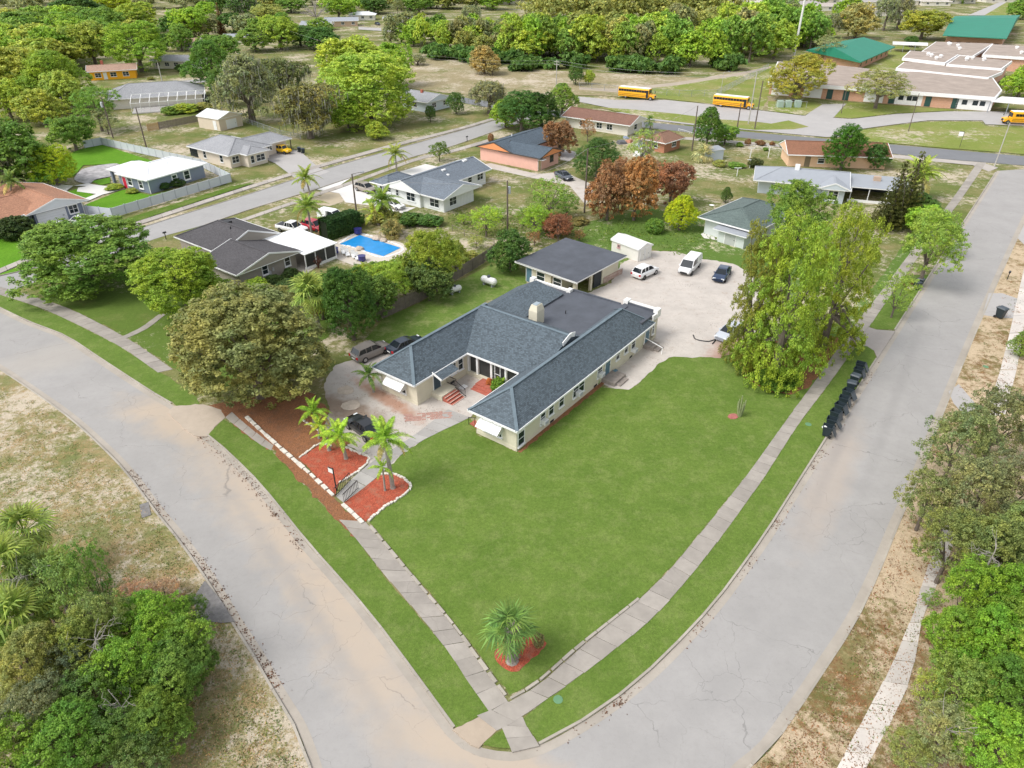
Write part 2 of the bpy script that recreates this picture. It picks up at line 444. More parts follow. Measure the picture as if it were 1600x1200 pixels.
inner_px = [(-60, 452), (37, 500), (100, 525), (150, 557), (200, 590), (250, 622), (275, 637), (322, 680), (350, 703), (400, 752), (440, 800), (480, 850), (520, 895), (580, 965), (640, 1045), (680, 1100), (710, 1141),
            (730, 1158), (755, 1169), (800, 1175), (843, 1165), (900, 1135), (960, 1095), (1020, 1045), (1070, 995), (1120, 940), (1165, 880), (1200, 830), (1240, 767), (1292, 685), (1371, 560), (1441, 450), (1500, 357), (1558, 267)]
outer_px = [(-80, 530), (0, 577), (67, 622), (112, 655), (162, 700), (200, 740), (245, 800), (280, 843), (322, 902), (367, 976), (400, 1028), (435, 1090), (465, 1140), (487, 1200), (520, 1300), (640, 1420), (850, 1440), (1010, 1350), (1120, 1245),
            (1165, 1200), (1200, 1170), (1250, 1100), (1290, 1040), (1333, 973), (1367, 903), (1402, 818), (1440, 730), (1474, 640), (1535, 492), (1600, 347), (1640, 262)]
inner = smooth_line(px_line(inner_px), False, 0.8); outer = smooth_line(px_line(outer_px), False, 0.8)
sheet('road', [(p.x, p.y) for p in inner] + [(p.x, p.y) for p in reversed(outer)], 0.008, M_road, world=True)
# gutter pans and kerbs
ribbon('gutter', inner, -0.55, 0.0, 0.013, concrete('gutter_concrete', (0.43, 0.385, 0.33), 0.25, 0.2), None)['kind'] = 'structure'
ribbon('gutter', outer, 0.0, 0.55, 0.013, MATS['gutter_concrete'], None)['kind'] = 'structure'
def nearest(line, px):
    q = G(*px); return min(range(len(line)), key=lambda i: (line[i] - q).length)
def sub(line, a, b): return line[nearest(line, a):nearest(line, b) + 1]
for a, b in (((-60, 452), (275, 637)), ((322, 680), (710, 1141)), ((750, 1168), (800, 1175)), ((843, 1165), (1371, 560)), ((1399, 516), (1441, 450)), ((1441, 450), (1558, 267))):
    kerb_pieces('kerb', sub(inner, a, b), 0.0, 0.16, 0, 0.13, 3.0, 0.012, M_kerb)
for a, b in (((-80, 530), (520, 1300)), ((1120, 1245), (1640, 262))):
    kerb_pieces('kerb', sub(outer, a, b), -0.16, 0.0, 0, 0.13, 3.0, 0.012, M_kerb)

LZ = 0.10
# outer verges, raised to the kerb
ol = sub(outer, (-80, 530), (520, 1300)); ns = left_normals(ol)
o_off = [p - q * 0.16 for p, q in zip(ol, ns)]
sheet('verge', [(p.x, p.y) for p in o_off] + [(-20, -5), (-200, -5), (-200, 60)], LZ, M_verge, world=True, skirt=0.1)
orr = sub(outer, (1120, 1245), (1640, 262)); ns = left_normals(orr)
o_off2 = [p - q * 0.16 for p, q in zip(orr, ns)]
sheet('verge', [(p.x, p.y) for p in o_off2] + [(160, 120), (160, -5), (20, -5)], LZ, M_sandyverge, world=True, skirt=0.1)

# property side
def inn(a, b, off=0.16):
    l = sub(inner, a, b); ns = left_normals(l); return [(p.x + q.x * off, p.y + q.y * off) for p, q in zip(l, ns)]
def wpx(px): return [(G(x, y, LZ).x, G(x, y, LZ).y) for x, y in px]
# whole block under everything, raised
block = inn((-60, 452), (1558, 267))
sheet('block_ground', block + wpx([(1200, 213), (1000, 196), (800, 172), (640, 245), (500, 292), (400, 325), (240, 372), (100, 415), (30, 445), (-60, 430)]), LZ - 0.02, M_ground, world=True, skirt=0.08)
sheet('grass_strip', inn((-60, 452), (275, 637)) + wpx([(290, 636), (312, 633), (306, 620), (265, 590), (247, 581), (185, 540), (100, 497), (50, 477), (-60, 440)]), LZ, M_lawn, world=True, jit=0.03, step=0.5)
sheet('grass_strip', inn((322, 680), (710, 1141)) + wpx([(765, 1110), (700, 1017), (600, 900), (553, 838), (500, 785), (460, 742), (424, 703), (385, 678), (350, 655)]), LZ, M_lawn, world=True, jit=0.03, step=0.5)
sheet('grass_strip', inn((752, 1168), (800, 1175)) + wpx([(790, 1138), (776, 1145), (758, 1158)]), LZ, M_lawn, world=True, jit=0.02, step=0.4)
sheet('grass_strip', inn((843, 1165), (1371, 560)) + wpx([(1366, 548), (1355, 541), (1340, 538), (1297, 597), (1245, 667), (1191, 750), (1120, 848), (1070, 910), (1020, 965), (960, 1015), (900, 1060), (830, 1110), (815, 1123)]), LZ, M_lawn, world=True, jit=0.03, step=0.5)
sheet('grass_strip', inn((1399, 516), (1455, 430)) + wpx([(1415, 430), (1390, 464), (1357, 510), (1370, 515)]), LZ, M_lawn, world=True, jit=0.03, step=0.5)
sheet('front_lawn', [(612, 723), (640, 701), (690, 670), (716, 655), (732, 653), (743, 660), (744, 679), (780, 693), (807, 706), (865, 660), (935, 605), (960, 607), (980, 609), (997, 600), (1030, 567), (1052, 557), (1125, 559), (1150, 545), (1250, 520), (1325, 500),
                     (1325, 522), (1280, 587), (1237, 645), (1202, 694), (1161, 750), (1100, 825), (1050, 885), (1000, 935), (950, 975), (900, 1012), (839, 1062), (797, 1086), (780, 1062), (700, 960), (640, 890), (576, 815), (600, 791), (636, 769), (639, 754), (630, 748), (614, 741), (600, 735)],
      LZ, M_lawn, jit=0.035, step=0.5)
sheet('back_lawn', [(570, 530), (600, 497), (658, 472), (705, 444), (765, 415), (800, 415), (825, 430), (822, 445), (830, 460), (760, 470), (700, 510), (640, 545)], LZ - 0.004, lawnmat('back_grass', (0.12, 0.20, 0.035), (0.16, 0.24, 0.05), (0.28, 0.30, 0.12), 0.4), jit=0.03)
M_weedy = drymat('weedy_grass', 0.95, 0.25, 0.05, gcol=(0.12, 0.20, 0.04), tcol=(0.22, 0.25, 0.09), scol=(0.6, 0.55, 0.38))
sheet('neighbour_lawn', [(66, 466), (110, 442), (200, 425), (300, 430), (420, 455), (500, 470), (520, 520), (420, 600), (330, 606), (275, 577), (205, 530), (120, 487)], LZ - 0.004, drymat('neighbour_grass', 0.95, 0.12, 0.25, gcol=(0.12, 0.185, 0.035), tcol=(0.22, 0.23, 0.08)), jit=0.1)
sheet('side_lawn', [(895, 372), (925, 345), (1010, 325), (1090, 335), (1130, 375), (1250, 400), (1300, 420), (1250, 470), (1160, 430), (1145, 412), (1090, 402), (1055, 392), (1010, 390), (1000, 400), (975, 425), (955, 430), (930, 400)], LZ - 0.004, M_weedy, jit=0.15)
sheet('side_lawn', [(1340, 470), (1372, 440), (1410, 385), (1445, 370), (1415, 425), (1372, 462), (1325, 522), (1310, 520)], LZ - 0.006, M_weedy, jit=0.1)
sheet('sandy_lot', [(900, 475), (900, 466), (955, 442), (962, 425), (975, 408), (998, 402), (1010, 392), (1055, 393), (1090, 403), (1145, 412), (1200, 440), (1200, 520), (1165, 545), (1125, 559), (1052, 557), (1030, 567), (997, 600), (980, 609), (960, 607), (940, 600), (990, 520), (940, 490)], LZ + 0.004, M_sand, jit=0.08, step=0.5)
sheet('front_yard_sand', [(505, 600), (525, 570), (560, 560), (640, 540), (740, 570), (790, 610), (745, 640), (736, 652), (700, 662), (640, 700), (600, 733), (574, 726), (560, 705), (540, 692), (505, 672), (515, 640)], LZ + 0.004, M_sand, jit=0.08, step=0.5)
sheet('leaf_litter', [(300, 640), (380, 620), (480, 610), (515, 640), (505, 672), (548, 693), (525, 705), (502, 693), (468, 716), (523, 775), (530, 788), (560, 815), (580, 845), (550, 838), (500, 785), (460, 742), (424, 703), (400, 690), (352, 652), (335, 650)], LZ + 0.007, M_litter, jit=0.1, step=0.5)
sheet('driveway_apron', [(272, 634), (318, 632), (345, 640), (352, 652), (340, 662), (322, 682), (300, 680), (262, 645)], LZ + 0.010, concrete('apron', (0.5, 0.42, 0.34), 0.2, 0.3), jit=0.05, step=0.4, skirt=0.1)
sheet('driveway_apron', [(1340, 538), (1357, 511), (1370, 515), (1399, 517), (1371, 560), (1366, 548), (1355, 541)], LZ + 0.006, concrete('apron_grey', (0.40, 0.36, 0.33), 0.15, 0.3), jit=0.0, skirt=0.1)
sheet('corner_sand', [(706, 1140), (722, 1133), (765, 1112), (780, 1125), (776, 1142), (756, 1160), (748, 1168), (735, 1163)], LZ + 0.006, concrete('drift', SANDC, 0.2, 0), jit=0.02, step=0.3, skirt=0.1)
sheet('mulch_bed', [(468, 716), (502, 693), (520, 700), (542, 699), (560, 708), (574, 714), (572, 722), (557, 737), (529, 754), (523, 775)], LZ + 0.02, M_mulch, jit=0.03, step=0.3, skirt=0.03)
sheet('mulch_bed', [(537, 786), (560, 768), (593, 743), (614, 741), (630, 748), (639, 756), (636, 769), (600, 791), (572, 815)], LZ + 0.02, M_mulch, jit=0.03, step=0.3, skirt=0.03)
sheet('mulch_bed', [(772, 1022), (790, 1000), (815, 995), (850, 1000), (850, 1012), (826, 1034), (806, 1050), (785, 1042)], LZ + 0.02, M_mulch, smooth=True, step=0.25, jit=0.03, skirt=0.03)
sheet('wall_bed', [(808, 706), (815, 707), (868, 662), (935, 608), (945, 598), (938, 594), (870, 650)], LZ + 0.008, M_litter, jit=0.05, step=0.4)
sheet('tree_bed', [(1158, 560), (1165, 590), (1200, 612), (1240, 615), (1262, 605), (1285, 580), (1320, 530), (1270, 520), (1200, 530)], LZ + 0.006, M_litter, jit=0.1, step=0.5)
# concrete path to the house and the two pavements of separate slabs
def walk(name, left, right, n, z=LZ + 0.03, mat=None, zj=0.006, depth=0.1):
    L = smooth_line(px_line(left, LZ), False, 0.3); Rr = smooth_line(px_line(right, LZ), False, 0.3)
    root = empty(name, (0, 0, 0)); root['kind'] = 'structure'
    for i in range(n):
        def at(l, t): k = t * (len(l) - 1); j = min(int(k), len(l) - 2); return l[j].lerp(l[j + 1], k - j)
        t0 = (i + 0.012) / n; t1 = (i + 1 - 0.012) / n
        dz = rnd.uniform(-zj, zj)
        q = [at(L, t0), at(Rr, t0), at(Rr, t1), at(L, t1)]
        q = [p + Vector((rnd.gauss(0, 0.015), rnd.gauss(0, 0.015), 0)) for p in q]
        MB().prism(q, z - depth, z + dz).build('slab', mat or M_walk, root, uv=False)
    return root
walk('pavement', [(795, 1097), (839, 1072), (900, 1019), (950, 977), (1000, 936), (1050, 886), (1100, 826), (1161, 750), (1202, 694), (1237, 645), (1280, 587), (1325, 522), (1372, 462)],
     [(826, 1112), (858, 1090), (900, 1060), (960, 1015), (1020, 965), (1070, 910), (1120, 848), (1191, 750), (1245, 667), (1297, 597), (1340, 537), (1357, 512), (1390, 464)], 52)
walk('pavement', [(1372, 462), (1430, 385), (1487, 312), (1527, 254)], [(1390, 464), (1447, 385), (1502, 311), (1541, 254)], 34)
walk('pavement', [(765, 1112), (733, 1068), (700, 1017), (650, 955), (600, 897), (553, 838), (530, 812)], [(793, 1096), (745, 1030), (705, 975), (668, 930), (640, 898), (600, 850), (570, 815)], 15)
walk('pavement', [(772, 1114), (786, 1140), (800, 1176)], [(817, 1120), (826, 1140), (843, 1166)], 3)
walk('pavement', [(745, 1118), (768, 1110), (793, 1096)], [(776, 1142), (800, 1130), (830, 1110)], 2)
walk('pavement', [(424, 704), (400, 690), (352, 652)], [(428, 696), (405, 680), (362, 644)], 5)
walk('pavement', [(247, 582), (185, 540), (100, 497), (50, 476), (-20, 455)], [(270, 577), (200, 530), (118, 487), (60, 466), (0, 448)], 26)
walk('garden_path', [(524, 776), (557, 742), (590, 716), (640, 685), (700, 640)], [(537, 786), (565, 765), (593, 742), (645, 697), (735, 652)], 13, mat=concrete('path_grey', (0.43, 0.41, 0.385), 0.2, 0.3, rnd_obj=True))
walk('garden_path', [(186, 528), (220, 512), (247, 492)], [(194, 530), (228, 515), (262, 489)], 5, mat=M_walk)
# low white edging along the lawn and beds
def edging(name, px, w, z1, L, mat, jitter=0.0, closed=False):
    pts = resample(smooth_line(px_line(px, LZ), closed, 0.2), L)
    root = empty(name, (0, 0, 0)); root['kind'] = 'structure'
    for a, b in zip(pts, pts[1:]):
        d = (b - a).normalized(); nn = Vector((-d.y, d.x, 0)); c = (a + b) / 2 + nn * rnd.gauss(0, jitter)
        l = L * rnd.uniform(0.36, 0.48); ww = w * rnd.uniform(0.7, 1.15) / 2
        poly = [c + d * l + nn * ww * rnd.uniform(.6, 1), c + d * l * .6 + nn * ww, c - d * l + nn * ww * rnd.uniform(.6, 1), c - d * l - nn * ww * rnd.uniform(.6, 1), c + d * l * .5 - nn * ww, c + d * l - nn * ww * rnd.uniform(.6, 1)] if jitter else [c + d * l + nn * ww, c - d * l + nn * ww, c - d * l - nn * ww, c + d * l - nn * ww]
        MB().prism(poly, 0.05, LZ + z1 * rnd.uniform(0.75, 1.1)).build('stone', mat, root, uv=False)
    return root
M_whitestone = paint('white_stone', (0.66, 0.62, 0.55), 0.9, 0.25, 3)
edging('white_edging', [(385, 652), (424, 688), (470, 728), (500, 755), (523, 777)], 0.32, 0.16, 1.0, M_whitestone)
edging('white_edging', [(535, 788), (553, 804), (575, 826)], 0.3, 0.14, 0.8, M_whitestone)
edging('rock_edging', [(468, 716), (485, 703), (502, 693), (520, 698)], 0.2, 0.12, 0.3, M_whitestone, 0.04)
edging('rock_edging', [(541, 699), (560, 708), (576, 714), (573, 724), (557, 738), (529, 755)], 0.22, 0.14, 0.32, M_whitestone, 0.04)
edging('rock_edging', [(593, 741), (614, 741), (630, 748), (640, 756), (637, 770), (601, 793), (573, 817)], 0.22, 0.14, 0.32, M_whitestone, 0.04)
edging('lawn_edging', [(578, 822), (640, 896), (705, 972), (750, 1033), (794, 1092)], 0.22, 0.10, 1.1, M_kerb)
edging('lawn_edging', [(797, 1092), (839, 1067), (900, 1014), (950, 974), (1000, 934)], 0.22, 0.12, 1.1, M_kerb)
edging('yard_edging', [(470, 655), (490, 668), (515, 685)], 0.18, 0.1, 0.8, M_whitestone)

# street behind the block
st_up = [(-60, 440), (0, 433), (40, 424), (120, 397), (225, 356), (400, 301), (520, 262), (625, 232), (737, 200), (790, 184), (840, 174)]
st_dn = [(-60, 475), (20, 455), (60, 440), (120, 420), (240, 375), (320, 352), (400, 325), (495, 296), (635, 249), (700, 231), (790, 200), (850, 182)]
a = smooth_line(px_line(st_up), False, 2); b = smooth_line(px_line(st_dn), False, 2)
sheet('street', [(p.x, p.y) for p in a] + [(p.x, p.y) for p in reversed(b)], LZ + 0.008, M_road2, world=True, skirt=0.12)
kerb_pieces('kerb', a, 0.0, 0.15, 0, LZ + 0.09, 4.0, 0.02, M_kerb)
kerb_pieces('kerb', sub(b, (320, 352), (850, 182)), -0.15, 0.0, 0, LZ + 0.09, 4.0, 0.02, M_kerb)
walk('pavement', [(-10, 424), (60, 396), (197, 352), (400, 287), (500, 257), (615, 225), (712, 201), (770, 184)], [(-6, 430), (63, 401), (200, 357), (402, 291), (502, 261), (617, 229), (714, 204), (772, 187)], 60, z=LZ + 0.05, depth=0.2, mat=concrete('pale_walk', (0.44, 0.40, 0.36), 0.2, 0.2, rnd_obj=True))
walk('pavement', [(370, 345), (462, 313), (555, 281), (650, 247), (702, 235), (762, 218)], [(372, 349), (464, 317), (557, 285), (652, 251), (704, 239), (764, 222)], 36, z=LZ + 0.05, depth=0.2, mat=MATS['pale_walk'])
# far cross road, school lot
sheet('cross_road', [(560, 126), (657, 142), (722, 152), (800, 164), (900, 176), (1005, 190), (1200, 209), (1340, 221), (1600, 244), (1900, 272), (1900, 290), (1640, 264), (1600, 258), (1450, 246), (1340, 233), (1200, 219), (1090, 208), (1005, 199), (900, 186), (800, 174), (722, 160), (657, 149), (560, 133)], LZ + 0.012, M_asph, skirt=0.12)
sheet('school_drive', [(895, 150), (960, 156), (1040, 156), (1110, 163), (1200, 174), (1258, 181), (1282, 163), (1322, 162), (1302, 184), (1330, 186), (1400, 178), (1480, 174), (1560, 174), (1700, 180), (1700, 200), (1540, 194), (1535, 188), (1450, 188), (1400, 194), (1340, 202), (1335, 214), (1290, 214), (1180, 204), (1090, 196), (1005, 186), (940, 176), (985, 175), (935, 165), (895, 157)], LZ + 0.016, M_lot)
sheet('school_island', [(985, 178), (930, 167), (990, 171), (1060, 178), (1120, 186), (1180, 190), (1205, 193), (1232, 188), (1264, 198), (1240, 202), (1180, 203), (1090, 194), (1010, 184)], LZ + 0.020, M_schoolgrass)
sheet('school_grass', [(1342, 204), (1400, 196), (1450, 190), (1530, 190), (1540, 197), (1700, 206), (1700, 250), (1600, 241), (1450, 229), (1340, 219)], LZ + 0.018, M_schoolgrass, jit=0.1, step=2)
sheet('school_grass', [(1200, 158), (1275, 160), (1285, 163), (1258, 180), (1200, 173)], LZ + 0.018, M_schoolgrass)
sheet('school_grass', [(1325, 160), (1500, 172), (1400, 177), (1330, 185), (1303, 183)], LZ + 0.018, M_schoolgrass)
sheet('field', [(620, 88), (700, 95), (800, 108), (950, 114), (1100, 122), (1160, 108), (1210, 100), (1215, 150), (1200, 173), (1110, 162), (1040, 154), (900, 148), (900, 172), (760, 152), (640, 138)], LZ + 0.004, M_field, jit=0.3, step=4)
sheet('school_lawn', [(1010, 137), (1100, 124), (1210, 100), (1290, 85), (1420, 70), (1420, 110), (1370, 130), (1200, 150), (1190, 172), (1110, 162), (1040, 154), (960, 152)], LZ + 0.006, M_schoolgrass, jit=0.3, step=4)
sheet('dirt_track', [(905, 136), (960, 139), (1060, 128), (1160, 112), (1205, 103), (1205, 106), (1160, 117), (1060, 133), (960, 144), (905, 140)], LZ + 0.010, concrete('dirt', (0.45, 0.38, 0.3), 0.2, 0))
sheet('cross_verge', [(1560, 262), (1535, 254), (1380, 240), (1200, 224), (1100, 216), (1040, 212), (1045, 216), (1200, 228), (1380, 245), (1520, 258), (1545, 268)], LZ + 0.010, MATS['pale_walk'])
# driveways of the neighbours
sheet('driveway', [(417, 235), (445, 232), (468, 235), (498, 262), (516, 268), (470, 285), (430, 255), (418, 250)], LZ + 0.030, M_lot)
sheet('driveway', [(515, 300), (560, 284), (585, 290), (600, 305), (592, 322), (555, 318), (540, 316), (530, 302), (495, 296), (548, 278)], LZ + 0.014, M_white_conc)
sheet('driveway', [(600, 322), (650, 324), (622, 336), (600, 330)], LZ + 0.014, M_white_conc)
sheet('driveway', [(490, 318), (508, 300), (528, 296), (536, 315), (515, 322), (500, 320)], LZ + 0.012, concrete('tan_slab', (0.5, 0.42, 0.3), 0.2, 0.2))
sheet('driveway', [(625, 268), (665, 256), (690, 262), (640, 280)], LZ + 0.014, M_white_conc)
sheet('driveway', [(767, 255), (840, 272), (880, 268), (930, 290), (915, 320), (890, 290), (850, 282), (760, 262), (745, 258)], LZ + 0.010, M_sand)
sheet('driveway', [(60, 355), (125, 335), (155, 345), (200, 352), (150, 385), (75, 375)], LZ + 0.03, M_lot)
sheet('driveway', [(872, 232), (905, 238), (890, 252), (876, 250)], LZ + 0.010, M_lot)
sheet('bright_lawn', [(0, 372), (60, 370), (150, 385), (200, 356), (60, 400), (0, 420), (-80, 440), (-120, 400)], LZ + 0.02, M_bright)
sheet('bright_lawn', [(0, 428), (60, 404), (190, 363), (200, 366), (120, 394), (40, 421), (0, 430)], LZ + 0.024, M_bright)
sheet('bright_lawn', [(40, 285), (80, 250), (140, 228), (160, 226), (250, 255), (230, 262), (180, 256), (130, 258), (115, 275), (70, 283)], LZ + 0.02, M_bright, smooth=False)
sheet('bright_lawn', [(137, 318), (193, 296), (235, 305), (300, 290), (340, 278), (355, 286), (178, 337), (130, 322)], LZ + 0.02, M_bright)
sheet('bright_lawn', [(95, 302), (125, 294), (150, 306), (125, 313)], LZ + 0.02, M_bright)
sheet('bright_lawn', [(141, 283), (172, 277), (172, 286), (158, 289)], LZ + 0.02, M_bright)
sheet('bright_lawn', [(185, 345), (362, 291), (400, 285), (200, 350)], LZ + 0.026, lawnmat('street_lawn', (0.085, 0.16, 0.016), (0.12, 0.19, 0.03), (0.2, 0.2, 0.07), 0.3), jit=0.05)
sheet('patio', [(118, 275), (130, 264), (155, 258), (185, 256), (185, 270), (170, 276), (150, 280), (138, 287), (118, 282)], LZ + 0.03, M_tiles, smooth=True, step=0.5)
sheet('garden_path', [(114, 290), (138, 286), (145, 288), (175, 292), (190, 290), (195, 295), (160, 304), (135, 315), (122, 314), (150, 303), (120, 299), (122, 293), (135, 291)], LZ + 0.034, M_white_conc)
sheet('pool_patio', [(68, 290), (90, 288), (115, 290), (95, 305), (70, 300)], LZ + 0.024, M_white_conc)
sheet('pool_water', [(72, 298), (85, 294), (96, 297), (84, 303)], LZ + 0.04, paint('pool_teal', (0.12, 0.42, 0.40), 0.1, 0.1))
sheet('pool_deck', [(468, 405), (507, 398), (512, 383), (560, 362), (645, 384), (632, 425), (560, 418), (520, 402), (480, 425)], LZ + 0.02, concrete('deck', (0.62, 0.56, 0.48), 0.15, 0.2))
sheet('pool_patio', [(425, 405), (470, 385), (510, 405), (480, 428)], LZ + 0.024, MATS['deck'])
sheet('sandy_patch', [(1095, 366), (1110, 357), (1140, 358), (1150, 380), (1100, 372)], LZ + 0.02, M_white_conc)

# ================================================================== BUILDINGS
WHT = paint('white_trim', (0.80, 0.80, 0.79), 0.5, 0.04)
M_glass = glassmat('window_glass')
M_screen = paint('dark_screen', (0.035, 0.037, 0.036), 0.6, 0.3)
M_black = paint('black_metal', (0.02, 0.02, 0.022), 0.45, 0)
M_dark = paint('dark_flat_roof', (0.082, 0.09, 0.108), 0.7, 0.25, 0.5)
FRONTANG = R(53)
class House:
    def __init__(s, name, px, ang, label, cat='house', group=None, z=0.0):
        O = G(*px); s.O = O; s.a = R(ang)
        s.U = Vector((math.cos(s.a), math.sin(s.a), 0)); s.V = Vector((-s.U.y, s.U.x, 0))
        s.root = empty(name, (O.x, O.y, z), s.a, label, cat, group); s.cache = {}
    def local(s, x, y, z=0):
        d = G(x, y, z) - s.O; return d.dot(s.U), d.dot(s.V)
    def wall(s, u0, u1, v0, v1, h, mat, name='wall', z0=-0.05, plinth=None, label=None):
        mb = MB().box(u0, u1, v0, v1, z0, h)
        o = mb.build(name, mat, s.root)
        if plinth: MB().box(u0 - 0.03, u1 + 0.03, v0 - 0.03, v1 + 0.03, z0 - 0.02, plinth).build('plinth', mat, s.root)
        if label: o['label'] = label
        return o
    def gable(s, u0, u1, v0, v1, ze, zr, axis, mat, gmat=None, h0=0.0, h1=0.0, name='roof', fascia=WHT, t=0.12, label=None, capm=None, rake=True):
        """u0..v1 are eave lines; h0,h1 >0 give hipped ends (distance the ridge is drawn in)"""
        gm = gmat or WHT
        def P(a, b, z): return (a, b, z) if axis == 'u' else (b, a, z)
        if axis == 'u': a0, a1, b0, b1 = u0, u1, v0, v1
        else: a0, a1, b0, b1 = v0, v1, u0, u1
        m = (b0 + b1) / 2
        lo = [P(a0, b0, ze - t), P(a1, b0, ze - t), P(a1, b1, ze - t), P(a0, b1, ze - t)]
        hi = [P(a0, b0, ze), P(a1, b0, ze), P(a1, b1, ze), P(a0, b1, ze), P(a0 + h0, m, zr), P(a1 - h1, m, zr)]
        fl = axis == 'v'
        def ff(f): return f[::-1] if fl else f
        mb = MB(); mb.v = lo + hi
        roof = [(4, 5, 9, 8), (6, 7, 8, 9)]
        ends = []
        (roof if h0 > 0 else ends).append((7, 4, 8)); (roof if h1 > 0 else ends).append((5, 6, 9))
        for f in roof: mb.f.append(ff(f)); mb.m.append(0)
        for f in ends: mb.f.append(ff(f)); mb.m.append(1)
        for f in ((0, 1, 5, 4), (1, 2, 6, 5), (2, 3, 7, 6), (3, 0, 4, 7)): mb.f.append(ff(f)); mb.m.append(2)
        mb.f.append(ff((3, 2, 1, 0))); mb.m.append(2)
        o = mb.build(name, [mat, gm, fascia], s.root)
        if label: o['label'] = label
        # rake boards on gabled ends, ridge cap
        e = 0.04
        for hh, aa, sg in ((h0, a0, -1), (h1, a1, 1)):
            if hh == 0 and rake:
                for bb in (b0, b1):
                    MB().beam(P(aa + sg * e, bb, ze - 0.03), P(aa + sg * e, m, zr - 0.03), 0.07, 0.2).build('rake_board', fascia, s.root, uv=False)
        fb = MB()
        for bb, sg in ((b0, -1), (b1, 1)): fb.beam(P(a0, bb + sg * e, ze - 0.05), P(a1, bb + sg * e, ze - 0.05), 0.07, 0.19)
        for hh, aa, sg in ((h0, a0, -1), (h1, a1, 1)):
            if hh > 0: fb.beam(P(aa + sg * e, b0 - e, ze - 0.05), P(aa + sg * e, b1 + e, ze - 0.05), 0.07, 0.19)
        fb.build('fascia', fascia, s.root, uv=False)
        rc = MB().beam(P(a0 + h0, m, zr + 0.01), P(a1 - h1, m, zr + 0.01), 0.32, 0.05)
        if h0 > 0:
            for bb in (b0, b1): rc.beam(P(a0, bb, ze + 0.02), P(a0 + h0, m, zr + 0.01), 0.3, 0.05)
        if h1 > 0:
            for bb in (b0, b1): rc.beam(P(a1, bb, ze + 0.02), P(a1 - h1, m, zr + 0.01), 0.3, 0.05)
        rc.build('ridge_cap', capm or mat, s.root)
        return o
    def slab(s, pts, mat, name='roof', t=0.15, side=None, label=None):
        """a roof plane given by its corners (local u, v, z)"""
        n = len(pts); mb = MB()
        a = sum(pts[i][0] * pts[(i + 1) % n][1] - pts[(i + 1) % n][0] * pts[i][1] for i in range(n))
        if a < 0: pts = pts[::-1]
        vs = [tuple(p) for p in pts] + [(p[0], p[1], p[2] - t) for p in pts]
        mb.add(vs, [tuple(range(n))], 0); mb.f += [tuple(range(2 * n - 1, n - 1, -1))] + [(i, n + i, n + (i + 1) % n, (i + 1) % n) for i in range(n)]; mb.m += [1] * (n + 1)
        o = mb.build(name, [mat, side or WHT], s.root)
        if label: o['label'] = label
        return o
    def on_face(s, face, c, px, py):
        """local along/height of the spot where the sight line meets the wall u=c or v=c"""
        best = None
        lo, hi = -1.0, 12.0
        for _ in range(50):
            m = (lo + hi) / 2; u, v = s.local(px, py, m); val = (u if face[0] == 'u' else v) - c
            # as z rises the point comes towards the camera
            u2, v2 = s.local(px, py, lo); vl = (u2 if face[0] == 'u' else v2) - c
            if (val > 0) == (vl > 0): lo = m
            else: hi = m
        u, v = s.local(px, py, lo)
        return (v if face[0] == 'u' else u), lo
    def place(s, o, face, c, along, z, out=0.0):
        sg = -1 if face[1] == '-' else 1
        if face[0] == 'u': o.location = (c + sg * out, along, z); o.rotation_euler = (0, 0, math.pi / 2 if sg > 0 else -math.pi / 2)
        else: o.location = (along, c + sg * out, z); o.rotation_euler = (0, 0, math.pi if sg > 0 else 0)
        return o
    def window(s, face, c, px=None, py=None, w=0.9, h=1.2, along=None, z=None, bars=1, cols=1, fm=WHT, gm=None, sill=True, fw=0.08, label=None):
        if px is not None:
            along, zz = s.on_face(face, c, px, py); z = zz if z is None else z
        key = (w, h, bars, cols, fm.name, fw)
        if key not in WCACHE:
            mb = MB(); d0, d1 = -0.07, 0.03
            mb.box(-w / 2 - fw, w / 2 + fw, d0, d1, h / 2, h / 2 + fw); mb.box(-w / 2 - fw, w / 2 + fw, d0, d1, -h / 2 - fw, -h / 2)
            mb.box(-w / 2 - fw, -w / 2, d0, d1, -h / 2, h / 2); mb.box(w / 2, w / 2 + fw, d0, d1, -h / 2, h / 2)
            for i in range(1, cols + 1 - 0):
                if i < cols: x = -w / 2 + w * i / cols; mb.box(x - 0.035, x + 0.035, d0 + 0.01, d1, -h / 2, h / 2)
            for i in range(1, bars + 1): zz = -h / 2 + h * i / (bars + 1); mb.box(-w / 2, w / 2, d0 + 0.02, d1, zz - 0.025, zz + 0.025)
            f = mb.mesh('window', fm, uv=False)
            p = MB().box(-w / 2, w / 2, -0.02, 0.02, -h / 2, h / 2).mesh('pane', gm or M_glass, uv=False)
            sl_ = MB().box(-w / 2 - 0.14, w / 2 + 0.14, -0.16, 0.02, -h / 2 - fw - 0.06, -h / 2 - fw).mesh('sill', fm, uv=False)
            WCACHE[key] = (f, p, sl_)
        f, p, q = WCACHE[key]
        o = link('window', f, s.root); s.place(o, face, c, along, z)
        link('pane', p, o)
        if sill: link('sill', q, o)
        if label: o['label'] = label
        return o
    def door(s, face, c, px=None, py=None, along=None, w=0.95, h=2.05, z0=0.1, mat=None, fm=WHT, label=None, panels=True):
        if px is not None: along, _ = s.on_face(face, c, px, py)
        mb = MB().box(-w / 2, w / 2, -0.05, 0.02, 0, h)
        if panels:
            for x0, x1, a_, b_ in ((-.38, -.05, .12, .42), (.05, .38, .12, .42), (-.38, -.05, .5, .92), (.05, .38, .5, .92)): mb.box(x0 * w, x1 * w, -0.065, -0.05, a_ * h, b_ * h)
        o = mb.build('door', mat or WHT, s.root, uv=False); s.place(o, face, c, along, z0)
